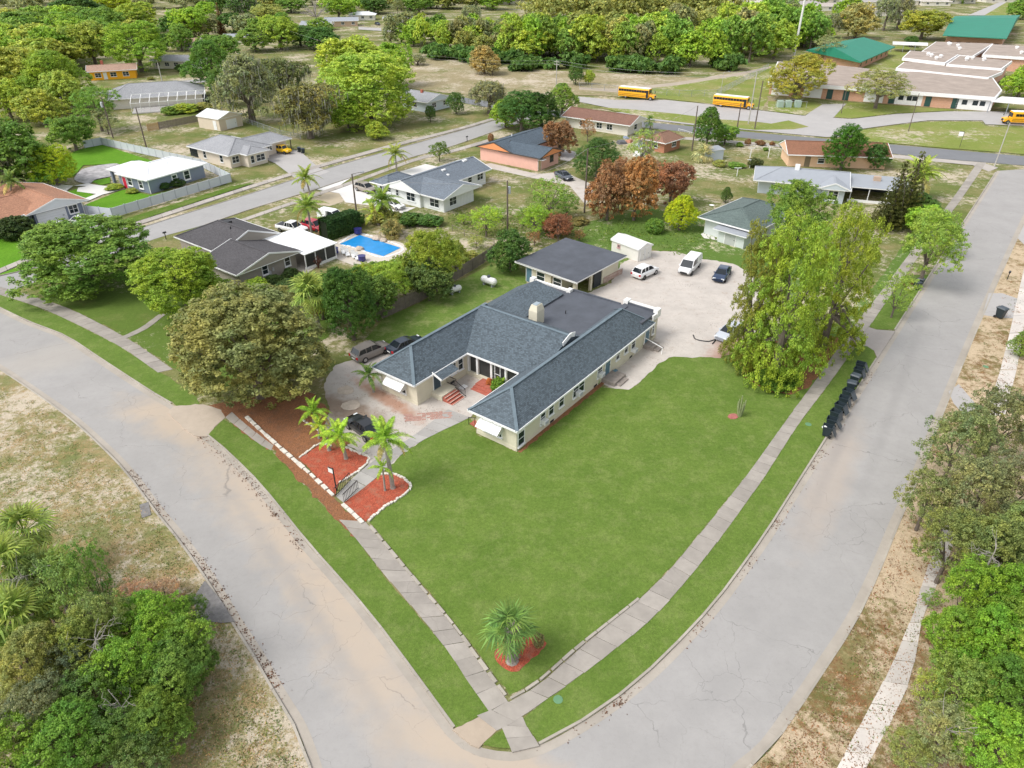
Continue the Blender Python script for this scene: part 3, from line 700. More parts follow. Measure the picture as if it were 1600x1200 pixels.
        fr = MB().box(-w / 2 - 0.08, -w / 2, -0.07, 0.02, 0, h + 0.08).box(w / 2, w / 2 + 0.08, -0.07, 0.02, 0, h + 0.08).box(-w / 2, w / 2, -0.07, 0.02, h, h + 0.08)
        fr.build('door_frame', fm, o, uv=False)
        MB().box(w * 0.36, w * 0.42, -0.12, -0.05, h * 0.47, h * 0.51).build('handle', M_black, o, uv=False)
        if label: o['label'] = label
        return o
    def part(s, name, mb, mat, label=None, **kw):
        o = mb.build(name, mat, s.root, **kw)
        if label: o['label'] = label
        return o
WCACHE = {}
CREAM = paint('cream_stucco', (0.62, 0.575, 0.45), 0.85, 0.08, 0.8)
SH_BLUE = shingle('slate_blue_shingles', (0.098, 0.126, 0.148), 0.42)
SH_BLUE_CAP = paint('ridge_shingles', (0.145, 0.19, 0.22), 0.9, 0.2)
BLUEDOOR = paint('blue_door_paint', (0.10, 0.19, 0.25), 0.5, 0.05)
BRICKRED = paint('red_brick', (0.42, 0.12, 0.08), 0.85, 0.25, 4)
def ac_unit(h, face, c, px, py, out=0.22):
    al, z = h.on_face(face, c, px, py)
    o = MB().box(-0.33, 0.33, -0.5, 0.05, -0.22, 0.22).mesh('air_conditioner', WHT, uv=False, bevel=0.02)
    o = link('air_conditioner', o, h.root); h.place(o, face, c, al, z)
    mb = MB()
    for i in range(6): mb.box(-0.28, 0.28, -0.515, -0.5, -0.17 + i * 0.06, -0.14 + i * 0.06)
    mb.build('grille', paint('ac_grille', (0.35, 0.36, 0.37), 0.6, 0), o, uv=False)

# ---- the long U-shaped house in the middle
h = House('courtyard_house', (807, 706), 52.9, 'long cream courtyard house with slate blue shingle roofs on the green corner lot')
for a_ in ((0, 26.6, 0, 4.7), (0, 24.9, 12.35, 17.4)): h.wall(*a_, 2.75, CREAM, plinth=0.45)
h.wall(24.9, 27.3, 0.0, 4.0, 3.0, CREAM); h.wall(9.6, 25.7, 4.7, 12.35, 3.35, CREAM)
h.wall(24.9, 25.9, 10.8, 16.6, 3.35, CREAM)
h.gable(-0.6, 25.6, -0.5, 5.2, 2.85, 5.0, 'u', SH_BLUE, CREAM, h0=2.9, h1=3.0, capm=SH_BLUE_CAP, label='long right wing roof with hipped front')
h.gable(-0.6, 14.4, 12.05, 17.95, 2.85, 5.15, 'u', SH_BLUE, CREAM, h0=2.8, capm=SH_BLUE_CAP, rake=False, label='left wing roof with hipped front')
# middle slope over the porch, its ridge across the court
h.part('roof', MB().add([(7.4, 3.1, 2.95), (7.4, 14.6, 2.95), (13.3, 14.9, 5.35), (13.3, 3.1, 5.35), (16.2, 3.1, 3.95), (16.2, 14.9, 3.95),
       (7.4, 3.1, 2.8), (7.4, 14.6, 2.8), (16.2, 3.1, 2.8), (16.2, 14.9, 2.8)],
      [(0, 3, 2, 1), (3, 4, 5, 2), (0, 1, 7, 6), (0, 6, 8, 4, 3), (1, 2, 5, 9, 7), (4, 8, 9, 5), (6, 7, 9, 8)]), SH_BLUE, label='middle porch roof between the two wings')
h.part('fascia', MB().box(7.32, 7.4, 5.25, 12.0, 2.78, 2.97), WHT, uv=False)
h.part('ridge_cap', MB().beam((13.3, 3.1, 5.37), (13.3, 14.9, 5.37), 0.32, 0.05), SH_BLUE_CAP)
h.part('gable_board', MB().beam((11.9, 3.04, 4.95), (13.3, 3.04, 5.45), 0.09, 0.5).beam((14.1, 3.04, 5.2), (13.3, 3.04, 5.45), 0.09, 0.5), WHT, uv=False)
# flat roof behind, rear shingled patch and parapets
h.slab([(14.6, 3.3, 3.9), (26.0, 3.3, 3.7), (26.0, 11.1, 3.55), (14.6, 11.5, 3.6)], M_dark, 'flat_roof', 0.3, M_dark)
h.slab([(23.4, 0.1, 3.55), (26.9, 0.1, 3.5), (26.9, 4.1, 3.6), (23.4, 4.1, 3.7)], M_dark, 'flat_roof', 0.3, M_dark)
h.slab([(14.4, 15.0, 4.5), (24.1, 15.0, 4.5), (24.1, 17.9, 2.85), (14.4, 17.9, 2.85)], SH_BLUE, 'roof', 0.16, M_dark)
h.slab([(14.4, 14.98, 4.5), (24.1, 14.98, 4.5), (24.1, 11.0, 3.8), (14.4, 11.0, 3.8)], SH_BLUE, 'roof', 0.16, M_dark, label='rear shingled patch falling to the flat roof')
h.slab([(24.1, 11.2, 3.5), (25.4, 11.2, 3.48), (25.4, 16.3, 3.6), (24.1, 16.3, 3.62)], M_dark, 'flat_roof', 0.3, M_dark)
PW = paint('parapet_white', (0.78, 0.77, 0.74), 0.7, 0.08)
h.part('parapet', MB().box(26.9, 27.35, 0.0, 3.9, 2.9, 3.85).box(26.6, 27.5, -0.2, 0.35, 2.9, 3.9).box(26.6, 27.45, 3.7, 4.3, 3.0, 4.0), PW, uv=False)
h.part('parapet', MB().box(25.8, 26.58, -0.12, 0.08, 2.85, 3.5), PW, uv=False)
h.part('parapet', MB().box(25.4, 25.75, 11.2, 16.4, 2.9, 3.75).box(25.2, 25.9, 10.8, 11.35, 2.9, 3.9).box(25.2, 25.9, 16.2, 16.8, 2.9, 3.95), PW, uv=False)
h.part('roof_flashing', MB().box(26.72, 26.9, 0.35, 3.7, 3.5, 3.75), M_dark, uv=False)
h.part('roof_edge', MB().box(25.9, 26.12, 4.3, 10.8, 3.3, 3.78), M_dark, uv=False)
ch = MB().add([(-.7, -.55, 0), (.7, -.55, 0), (.7, .55, 0), (-.7, .55, 0), (-.7, -.55, 1.75), (.7, -.55, 1.75), (.7, .55, 1.75), (-.7, .55, 1.75), (-.5, -.38, 2.4), (.5, -.38, 2.4), (.5, .38, 2.4), (-.5, .38, 2.4)],
      [(0, 3, 2, 1), (0, 1, 5, 4), (1, 2, 6, 5), (2, 3, 7, 6), (3, 0, 4, 7), (4, 5, 9, 8), (5, 6, 10, 9), (6, 7, 11, 10), (7, 4, 8, 11), (8, 9, 10, 11)])
cu, cv = h.local(838, 503, 3.8)
o = ch.build('chimney', CREAM, h.root, (cu, cv, 3.6), uv=False); 
MB().box(-0.4, 0.4, -0.28, 0.28, 2.4, 2.47).build('chimney_cap', paint('cap_metal', (0.3, 0.36, 0.4), 0.5, 0), o, uv=False)
h.part('vent_pipe', MB().tube([(20, 8, 3.7), (20, 8, 4.1)], 0.06, 8), M_black)
# windows of the right wing
h.window('v-', 0, 814, 684, 0.9, 1.45)
for px, py, ac in ((848, 647, 1), (861, 636, 0), (877, 624, 0)): h.window('v-', 0, px, py, 0.75, 1.15 if not ac else 1.4, z=1.75 if not ac else 1.6)
h.window('v-', 0, 904, 603, 2.0, 1.5, z=1.7, cols=2)
h.window('v-', 0, 937, 577, 0.9, 1.4, z=1.75); h.window('v-', 0, 965, 556, 0.7, 1.0, z=1.9); h.window('v-', 0, 978, 546, 0.7, 1.0, z=1.9); h.window('v-', 0, 989, 540, 0.8, 1.3, z=1.8); h.window('v-', 0, 1020, 516, 0.4, 1.3, z=1.7)
for px, py in ((848, 657), (902, 613), (937, 584), (989, 546)): ac_unit(h, 'v-', 0, px, py)
h.door('v-', 0, 948, 583, mat=BLUEDOOR, z0=0.55); h.door('v-', 0, 1010, 530, mat=BLUEDOOR, z0=0.6)
al, _ = h.on_face('v-', 0, 948, 583)
h.part('steps', MB().box(al - 1.1, al + 1.3, -1.6, -0.01, 0, 0.5).box(al - 0.7, al + 1.0, -2.1, -1.6, 0, 0.27), paint('step_concrete', (0.3, 0.26, 0.23), 0.9, 0.3, 2), uv=False)
al, _ = h.on_face('v-', 0, 1010, 530)
h.part('steps', MB().box(al - 0.8, al + 0.8, -1.3, -0.01, 0, 0.55).box(al - 0.6, al + 0.7, -1.9, -1.3, 0, 0.3), MATS['step_concrete'], uv=False)
h.part('handrail', MB().beam((al - 0.75, -0.1, 1.5), (al - 0.75, -2.4, 0.95), 0.07, 0.07).beam((al - 0.75, -2.4, 0), (al - 0.75, -2.4, 0.95), 0.07, 0.07).beam((al - 0.75, -0.1, 0.4), (al - 0.75, -0.1, 1.5), 0.07, 0.07), WHT, uv=False)
for i, (px, py) in enumerate(((862, 655), (930, 600), (985, 560))):
    al, _ = h.on_face('v-', 0, px, py); h.part('wall_vent', MB().box(al - 0.3, al + 0.3, -0.05, 0, 0.15, 0.4), M_black, uv=False)
# front faces with aluminium awnings
AWN = paint('awning_white', (0.82, 0.82, 0.80), 0.45, 0.03)
for px, py in ((770, 668), (622, 601)):
    al, z = h.on_face('u-', 0, px, py)
    h.window('u-', 0, along=al, z=1.55, w=2.1, h=1.3, cols=3, bars=0)
    mb = MB(); 
    w2 = 1.3
    for i in range(8):
        a0 = al - w2 + i * w2 / 4; a1 = a0 + w2 / 4 - 0.02
        mb.add([(-0.05, a0, 2.45), (-0.05, a1, 2.45), (-1.05, a1, 1.75), (-1.05, a0, 1.75), (-0.05, a0, 2.41), (-0.05, a1, 2.41), (-1.05, a1, 1.71), (-1.05, a0, 1.71)],
               [(0, 1, 2, 3), (4, 7, 6, 5), (3, 2, 6, 7), (0, 3, 7, 4), (1, 5, 6, 2)])
    mb.add([(-0.05, al - w2, 2.4), (-1.05, al - w2, 1.7), (-1.05, al - w2, 1.6), (-0.05, al - w2, 1.65)], [(0, 1, 2, 3), (3, 2, 1, 0)])
    mb.add([(-0.05, al + w2, 2.4), (-1.05, al + w2, 1.7), (-1.05, al + w2, 1.6), (-0.05, al + w2, 1.65)], [(0, 1, 2, 3), (3, 2, 1, 0)])
    h.part('awning', mb, AWN, uv=False)
# inner faces of the court
h.window('v-', 12.35, 708, 573, 0.7, 1.3, z=1.85); h.window('v-', 12.35, 719, 566, 0.7, 1.3, z=1.85)
h.wall(7.95, 9.6, 5.0, 12.35, 2.75, M_screen, 'porch_screen')
for v_ in (5.3, 7.2, 9.1, 11.0, 12.2): h.part('porch_column', MB().box(7.72, 7.95, v_ - 0.12, v_ + 0.12, 0.45, 2.8), WHT, uv=False)
h.part('porch_base', MB().box(7.6, 7.95, 4.75, 12.3, 0, 0.5), CREAM, uv=False)
h.part('screen_door', MB().box(7.90, 7.94, 8.0, 8.08, 0.5, 2.5).box(7.90, 7.94, 8.7, 8.78, 0.5, 2.5).box(7.90, 7.94, 8.08, 8.7, 2.42, 2.5).box(7.90, 7.94, 8.08, 8.7, 1.3, 1.36), WHT, uv=False)
h.slab([(2.2, 12.06, 2.86), (4.9, 12.06, 2.86), (4.9, 11.0, 2.5), (2.2, 11.0, 2.5)], SH_BLUE, 'roof', 0.14, WHT, label='little roof over the side entry')
h.part('gable_board', MB().beam((2.15, 12.2, 2.95), (2.15, 10.95, 2.5), 0.08, 0.2), WHT, uv=False)
h.door('v-', 12.35, along=2.9, mat=paint('navy_door', (0.04, 0.07, 0.10), 0.5, 0), z0=0.7, w=1.0)
h.part('landing', MB().box(2.0, 4.3, 10.9, 12.34, 0, 0.68), CREAM, uv=False)
for i in range(4):
    st = h.part('step', MB().box(2.1, 4.0, 10.9 - 0.34 * (i + 1), 10.9 - 0.34 * i, 0, 0.56 - 0.14 * i), BRICKRED, uv=False, bevel=0.02)
    MB().box(2.08, 4.02, 10.9 - 0.34 * (i + 1) - 0.02, 10.9 - 0.34 * (i + 1) + 0.06, 0.56 - 0.14 * i, 0.585 - 0.14 * i).build('nosing', paint('mortar', (0.6, 0.45, 0.38), 0.9, 0.2), st, uv=False)
rl = MB()
for (a0, b0) in (((4.25, 12.2, 0.68), (4.25, 10.9, 0.68)), ((4.05, 10.9, 0.68), (4.05, 9.5, 0.1))):
    A_ = Vector(a0); B_ = Vector(b0); up = Vector((0, 0, 0.95))
    rl.beam(A_ + up, B_ + up, 0.05, 0.05); rl.beam(A_ + up * 0.15, B_ + up * 0.15, 0.04, 0.04)
    for k in range(9): p = A_.lerp(B_, k / 8); rl.beam(p, p + up, 0.025, 0.025)
h.part('iron_railing', rl, M_black, uv=False)
h.part('steps', MB().box(0.5, 1.6, 4.74, 5.4, 0, 0.55).box(0.6, 1.5, 5.4, 5.8, 0, 0.36).box(0.65, 1.4, 5.8, 6.15, 0, 0.18), BRICKRED, uv=False, label='small red steps at the right wing corner')
h.part('iron_railing', MB().beam((0.55, 4.8, 1.4), (0.55, 6.2, 0.95), 0.04, 0.04).beam((0.55, 6.15, 0), (0.55, 6.15, 0.95), 0.04, 0.04).beam((0.55, 5.4, 0.4), (0.55, 5.4, 1.2), 0.03, 0.03), M_black, uv=False)
h.part('steps', MB().box(6.3, 7.6, 7.9, 10.1, 0, 0.42).box(5.9, 6.3, 7.9, 10.1, 0, 0.28).box(5.5, 5.9, 7.9, 10.1, 0, 0.14), BRICKRED, uv=False, label='red brick steps to the screened porch')
h.part('wall_vent', MB().box(4.9, 5.5, 12.28, 12.31, 0.15, 0.42), M_black, uv=False)
tag(MB().box(-0.25, 0.25, -0.2, 0.2, 0, 0.55, 0).build('planter_box', BLUEDOOR, None, G(961, 585), 0.9, uv=False, bevel=0.03), 'blue grey box beside the rear steps of the courtyard house', 'planter')

# ---- garage behind
g_ = House('garage', (898, 470), 48, 'cream garage with low dark roof and open bay behind the courtyard house', 'garage')
g_.wall(0.9, 10.2, 3.2, 8.6, 2.6, CREAM); g_.wall(0.4, 4.5, 4.4, 8.62, 2.6, CREAM); g_.wall(6.4, 10.2, 0.4, 3.2, 2.5, CREAM)
g_.part('post', MB().box(0.3, 0.75, 0.2, 0.65, 0, 2.7), CREAM, uv=False); g_.part('post', MB().box(3.6, 3.95, 0.2, 0.5, 0, 2.7), CREAM, uv=False)
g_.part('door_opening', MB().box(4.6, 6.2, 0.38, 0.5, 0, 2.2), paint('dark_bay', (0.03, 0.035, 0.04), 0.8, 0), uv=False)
g_.slab([(-0.3, -0.4, 2.8), (11.0, -0.4, 3.05), (10.6, 10.0, 3.1), (-0.3, 10.0, 2.8)], M_dark, 'roof', 0.18, WHT)
g_.part('fascia', MB().box(-0.3, -0.21, -0.45, 10.2, 2.55, 2.78), WHT, uv=False)
for px, py in ((845, 435), (871, 440)): g_.window('u-', 0.4, px, py, 1.3, 1.1, z=1.5)
g_.door('u-', 0.4, 827, 430, mat=BLUEDOOR, z0=0.05)
m = brickmat('ledge_stone', (0.36, 0.20, 0.16), (0.5, 0.38, 0.32)); g_.part('stone_veneer', MB().box(6.8, 11.2, 0.30, 0.39, 0, 0.9), m)

sh = House('garden_shed', (996, 410), 40, 'white metal garden shed with shallow gable roof behind the garage', 'shed')
SW = paint('shed_white', (0.75, 0.73, 0.68), 0.5, 0.06)
sh.wall(0, 2.9, 0, 5.2, 1.95, SW); sh.gable(-0.12, 3.02, -0.12, 5.32, 2.0, 2.55, 'v', SW, SW)
rb = MB()
for i in range(22): rb.box(-0.015, 0, 0.12 + i * 0.235, 0.16 + i * 0.235, 0.02, 1.88)
sh.part('siding_ribs', rb, paint('shed_rib', (0.66, 0.64, 0.6), 0.6, 0), uv=False)
sh.door('v-', 0, along=0.85, w=0.75, h=1.75, z0=0.05, mat=SW, panels=False); sh.door('v-', 0, along=1.9, w=0.75, h=1.75, z0=0.05, mat=SW, panels=False)
sh.window('u-', 0, 967, 386, 0.4, 0.35, z=1.35, fm=paint('pinkish_trim', (0.5, 0.3, 0.3), 0.7, 0))

# ---- white house
GREY_SH = shingle('grey_shingles', (0.17, 0.20, 0.235), 0.25)
w_ = House('white_house', (694, 333), 53, 'white sided house with grey cross gable roofs and black windows beside the concrete drive')
WS = paint('white_siding', (0.76, 0.78, 0.78), 0.6, 0.04)
w_.wall(0, 7.9, 0, 6.0, 2.7, WS); w_.wall(-0.6, 17.4, 4.9, 12.6, 2.7, WS); w_.wall(-0.4, 5.2, 12.6, 15.6, 2.6, WS)
w_.gable(-1.1, 9.0, -1.1, 8.8, 2.75, 4.15, 'v', GREY_SH, WS)
w_.gable(-1.3, 18.4, 4.2, 13.2, 2.75, 4.35, 'u', GREY_SH, WS)
w_.gable(-1.2, 6.0, 12.0, 16.6, 2.72, 3.8, 'u', GREY_SH, WS, h0=2.2, h1=2.2)
BLK = paint('black_frame', (0.03, 0.03, 0.035), 0.5, 0)
for f, c, px, py, ww, hh, cc in (('v-', 0, 707.5, 313.5, 1.7, 1.4, 2), ('u-', 0, 679, 317, 2.0, 1.3, 2), ('u-', -0.6, 642, 307, 1.9, 1.4, 2), ('u-', -0.6, 621, 301, 0.6, 1.0, 1), ('u-', -0.6, 608, 296, 0.9, 0.8, 1), ('u-', -0.6, 596, 295, 0.6, 1.0, 1), ('v-', 4.9, 750, 275.5, 1.6, 1.2, 2), ('v-', 4.9, 734, 281, 1.0, 0.9, 1)):
    w_.window(f, c, px, py, ww, hh, cols=cc, fm=WS, fw=0.1)
bt = MB()
for i in range(19): bt.box(0.3 + i * 0.4, 0.34 + i * 0.4, -0.02, 0, 0.1, 2.7)
w_.part('siding_battens', bt, paint('batten', (0.68, 0.70, 0.70), 0.7, 0), uv=False)
for u, v in ((12.5, 10.0), (11.6, 9.8), (6.8, 10.5)): 
    z = 4.35 - (v - 8.7) / 4.5 * 1.6
for (px, py, l) in ((693, 267, 0.9), (700, 270, 0.4), (726, 254, 1.1)):
    u, v = w_.local(px, py, 3.9); z = 4.35 - abs(v - 8.7) / 4.5 * 1.6
    w_.part('skylight', MB().box(u - l / 2, u + l / 2, v - 0.25, v + 0.25, z - 0.1, z + 0.18), WHT, uv=False, bevel=0.03)

# ---- pink house
PINK = paint('pink_stucco', (0.72, 0.42, 0.34), 0.85, 0.06); ORG = paint('orange_gable', (0.72, 0.28, 0.11), 0.8, 0.06)
DKSH = shingle('dark_blue_shingles', (0.085, 0.115, 0.145), 0.3)
DKT = paint('dark_trim', (0.06, 0.05, 0.045), 0.6, 0)
k = House('pink_house', (840, 268), 53, 'pink stucco house with orange gables and dark shingle roof')
k.wall(0, 7.4, 0, 9.0, 2.7, PINK); k.wall(0.02, 16.0, 6.0, 14.8, 2.7, PINK)
k.gable(-0.5, 8.2, -0.9, 9.5, 2.75, 4.0, 'v', DKSH, ORG, fascia=DKT); k.gable(-0.5, 16.5, 6.0, 15.6, 2.77, 4.25, 'u', DKSH, ORG, fascia=DKT)
k.window('v-', 0, 862, 243, 1.1, 1.1, fm=DKT, z=1.6); k.door('v-', 0, along=0.6, mat=paint('tan_door', (0.5, 0.38, 0.22), 0.6, 0))
k.part('porch_awning', MB().box(0.0, 1.3, -1.2, 0, 2.25, 2.35), WHT, uv=False)
k.part('vent_pipe', MB().tube([(6, 11, 3.9), (6, 11, 4.7)], 0.1, 8), WHT)

# ---- blue grey house with the white metal roof
BG = paint('blue_grey_siding', (0.20, 0.23, 0.30), 0.6, 0.06)
WM = paint('white_metal_roof', (0.85, 0.86, 0.87), 0.4, 0.03)
b_ = House('blue_grey_house', (236, 303), 60, 'blue grey house with white hipped metal roof and red door inside the white fence')
b_.wall(0, 12.3, 0, 6.6, 2.55, BG); b_.wall(0, 4.6, 6.6, 8.2, 2.55, BG)
b_.gable(-0.5, 13.0, -0.5, 12.9, 2.62, 4.3, 'u', WM, BG, h0=5.6, h1=5.6, t=0.14) if False else b_.gable(-0.5, 13.0, -0.5, 8.6, 2.62, 4.3, 'u', WM, BG, h0=4.2, h1=4.2)
b_.gable(0.6, 7.6, 3.5, 12.8, 2.60, 3.7, 'v', WM, BG, h1=3.2)
for v in (11.9, 9.6): b_.part('porch_post', MB().box(0.9, 1.35, v, v + 0.45, 0, 2.55), BG, uv=False)
b_.wall(4.6, 7.0, 8.2, 12.2, 2.5, BG)
b_.door('u-', 0, 195, 283, mat=paint('red_door', (0.62, 0.02, 0.06), 0.4, 0), w=1.0, z0=0.05, label='bright red front door')
b_.window('u-', 0, 202, 280, 1.1, 1.3, fw=0.16, z=1.5); b_.window('u-', 0, 219, 284, 1.0, 1.3, fw=0.16, z=1.4)
b_.window('v-', 0, 271, 272, 0.9, 1.1, fw=0.18, z=1.5); b_.window('v-', 0, 291, 270, 1.1, 1.5, fw=0.18, z=1.45)
b_.part('downpipe', MB().box(-0.06, 0.04, -0.1, 0.0, 0, 2.55), WHT, uv=False)
b_.part('roof_vent', MB().tube([(6.4, 2.3, 3.6), (6.4, 2.3, 4.15)], 0.1, 8).tube([(7.6, 3.0, 3.8), (7.6, 3.0, 4.35)], 0.1, 8), WM)
# white fence
def panel_fence(name, px, H_, mat, pmat, label, L=2.4, z0=LZ, cat='fence', boards=False, t=0.05):
    pts = px_line(px, 0); root = empty(name, pts[0], 0, label, cat); o0 = pts[0]
    for a, b in zip(pts, pts[1:]):
        n_ = max(1, round((b - a).length / L)); d = (b - a) / n_; ang = math.atan2(d.y, d.x); ln = d.length
        key = (name, round(ln, 3))
        if key not in WCACHE:
            mb = MB()
            if boards:
                nb = int(ln / 0.14)
                for i in range(nb):
                    hh = H_ + rnd.uniform(-0.03, 0.03); y = rnd.uniform(-0.008, 0.008)
                    mb.box(0.02 + i * ln / nb, (i + 0.9) * ln / nb, y - 0.01, y + 0.01, 0.03, hh)
                mb.box(0, ln, 0.02, 0.06, 0.35, 0.44).box(0, ln, 0.02, 0.06, H_ - 0.4, H_ - 0.31)
            else:
                mb.box(0.06, ln - 0.06, -t / 2, t / 2, 0.05, H_ - 0.06).box(0.05, ln - 0.05, -t * 0.8, t * 0.8, H_ - 0.1, H_).box(0.05, ln - 0.05, -t * 0.8, t * 0.8, 0.02, 0.16)
            WCACHE[key] = (mb.mesh('panel', mat), MB().box(-0.065, 0.065, -0.065, 0.065, 0, H_ + 0.08).lathe([(0.09, H_ + 0.08), (0.0, H_ + 0.16)], 4).mesh('post', pmat, uv=False))
        pm, qm = WCACHE[key]
        for i in range(n_):
            p = a + d * i - o0; p.z = z0
            link('panel', pm, root, p, ang); link('post', qm, root, p, ang)
    p = pts[-1] - o0; p.z = z0; link('post', qm, root, p)
    return root
FV = paint('vinyl_fence', (0.55, 0.58, 0.62), 0.5, 0.06); FP = paint('vinyl_post', (0.38, 0.41, 0.45), 0.5, 0.03)
panel_fence('vinyl_fence', [(122, 335), (177, 341), (362, 285), (316, 262), (160, 227), (133, 232)], 1.6, FV, FP, 'pale grey vinyl panel fence around the blue grey house')

# ---- orange roofed house at the left edge
OSH = shingle('orange_brown_shingles', (0.40, 0.20, 0.12), 0.3)
q = House('orange_roof_house', (60, 357), 54, 'slate grey house with orange brown shingle roof and white garage door at the left edge')
q.wall(0, 7.6, 0, 12, 2.6, BG); q.wall(-22, 0, 1, 10, 2.6, paint('blue_grey_light', (0.35, 0.38, 0.43), 0.6, 0.05)); q.wall(-6, 5.5, 10, 19, 2.6, BG)
PGB = paint('pale_gable', (0.62, 0.64, 0.66), 0.6, 0.04)
q.gable(-1.3, 8.6, -0.8, 15, 2.65, 4.1, 'v', OSH, PGB)
q.gable(-24, 1.5, 0.0, 12, 2.64, 4.4, 'u', OSH, BG, h1=1.0)
q.gable(-8, 6.0, 9, 19.5, 2.63, 4.3, 'u', OSH, BG, h1=4)
gd = q.door('v-', 0, along=2.6, w=4.4, h=2.1, z0=0.05, mat=paint('garage_white', (0.74, 0.75, 0.76), 0.5, 0.03), panels=False)
mb = MB()
for i in range(1, 5): mb.box(-2.18, 2.18, -0.06, -0.05, i * 0.42 - 0.012, i * 0.42 + 0.012)
mb.build('panel_groove', paint('groove', (0.5, 0.51, 0.52), 0.6, 0), gd, uv=False)
q.window('v-', 0, along=6.1, z=1.6, w=1.3, h=1.2, cols=2, fw=0.16); q.window('v-', 1, along=-4.2, z=1.5, w=1.4, h=1.2, cols=2, fw=0.14)
q.part('downpipe', MB().box(7.6, 7.7, -0.1, 0.0, 0, 2.6), WHT, uv=False)

# ---- cream house with grey hip roof, behind
GRY = shingle('pale_grey_shingles', (0.34, 0.345, 0.36), 0.15)
CR2 = paint('cream_wall', (0.68, 0.60, 0.50), 0.85, 0.05)
c = House('cream_house', (362, 263), 55, 'cream house with pale grey hipped roof and yellow jeep on its drive')
c.wall(0, 9.5, 0, 12.6, 2.6, CR2); c.wall(7, 15.5, 1.5, 8, 2.6, CR2); c.wall(2.5, 7.2, -2.4, 0, 2.5, CR2)
c.gable(-0.7, 10.2, -0.7, 13.3, 2.7, 4.6, 'v', GRY, CR2, h0=4.5, h1=4.5)
c.gable(6, 16.6, 0.6, 8.6, 2.68, 4.0, 'u', GRY, CR2, h1=2.5)
c.gable(2.0, 7.8, -3.0, 3, 2.62, 3.6, 'v', GRY, CR2, h0=2.4)
c.window('v-', 0, 375, 250, 1.5, 1.1, cols=2, z=1.5) if False else c.window('v-', 0, along=1.3, z=1.5, w=1.5, h=1.2, cols=2)
c.window('v-', -2.4, along=3.6, z=1.4, w=0.8, h=1.4); c.window('v-', -2.4, along=5.6, z=1.4, w=2.0, h=1.2, cols=2)
for px, py in ((346, 247), (320, 241)): c.window('u-', 0, px, py, 0.9, 1.3, z=1.5)
c.window('u-', 0, 303, 237, 2.4, 1.5, z=1.5, cols=3, fm=M_screen); c.window('v-', 1.5, along=11, z=1.6, w=1.2, h=0.9, cols=2)
c.part('carport_post', MB().box(16.2, 16.35, 0.8, 0.95, 0, 2.6).box(16.2, 16.35, 4, 4.15, 0, 2.6), DKT, uv=False)
# ---- tan garage shed behind
t_ = House('metal_garage', (345, 205), 60, 'beige metal garage with white gable roof behind the cream house', 'shed')
t_.wall(0, 7.0, 0, 7.5, 2.7, paint('beige_metal', (0.62, 0.53, 0.42), 0.6, 0.04)); t_.gable(-0.15, 7.15, -0.2, 7.7, 2.8, 3.9, 'v', WM, MATS['beige_metal'])
t_.door('v-', 0, along=3.6, w=3.0, h=2.0, mat=MATS['garage_white'], panels=False); t_.door('u-', 0, along=1.6, mat=WHT)

# ---- grey tan house with screened porch left of the pool
TN = paint('taupe_wall', (0.36, 0.32, 0.275), 0.8, 0.04)
CH = shingle('charcoal_shingles', (0.085, 0.08, 0.085), 0.3)
n_ = House('taupe_house', (408, 442), 53, 'taupe house with charcoal gable roofs and screened porch beside the covered pool')
n_.wall(-3.0, 6.2, 0, 7.0, 2.55, TN); n_.wall(-1, 8.0, 7, 17, 2.7, TN)
n_.gable(-3.8, 6.9, -0.8, 7.8, 2.6, 4.0, 'v', CH, TN)
n_.gable(-1.2, 9.0, 6.8, 18.0, 2.9, 4.8, 'v', CH, TN, h1=4)
n_.window('v-', 0, 415, 427, 0.8, 1.2, fw=0.14, z=1.6); n_.window('v-', 0, 449, 410, 0.8, 1.2, fw=0.14, z=1.6)
n_.slab([(6.3, -1.9, 2.5), (12.3, -1.9, 2.45), (12.3, 7.0, 2.75), (6.3, 7.0, 2.85)], WM, 'porch_roof', 0.12, WHT)
n_.part('screen_panel', MB().box(6.5, 12.0, -1.6, -1.52, 0.4, 2.4), M_screen, uv=False); n_.part('screen_panel', MB().box(11.95, 12.0, -1.5, 6.9, 0.4, 2.4), M_screen, uv=False)
n_.part('porch_base', MB().box(6.4, 12.1, -1.7, -1.45, 0, 0.45).box(11.9, 12.1, -1.45, 6.9, 0, 0.45), WHT, uv=False)
for u in (6.5, 8.3, 10.1, 11.95): n_.part('porch_post', MB().box(u - 0.06, u + 0.06, -1.72, -1.6, 0, 2.45), WHT, uv=False)
n_.part('meter_box', MB().box(2.1, 2.35, -0.12, 0, 1.0, 1.5).box(1.5, 1.8, -0.15, 0, 0.7, 1.2), paint('box_grey', (0.5, 0.5, 0.5), 0.6, 0), uv=False)
n_.part('roof_vent', MB().tube([(3.2, 10, 4.2), (3.2, 10, 4.9)], 0.08, 6).box(4.4, 5.2, 12.6, 13.6, 4.2, 4.65), M_black)

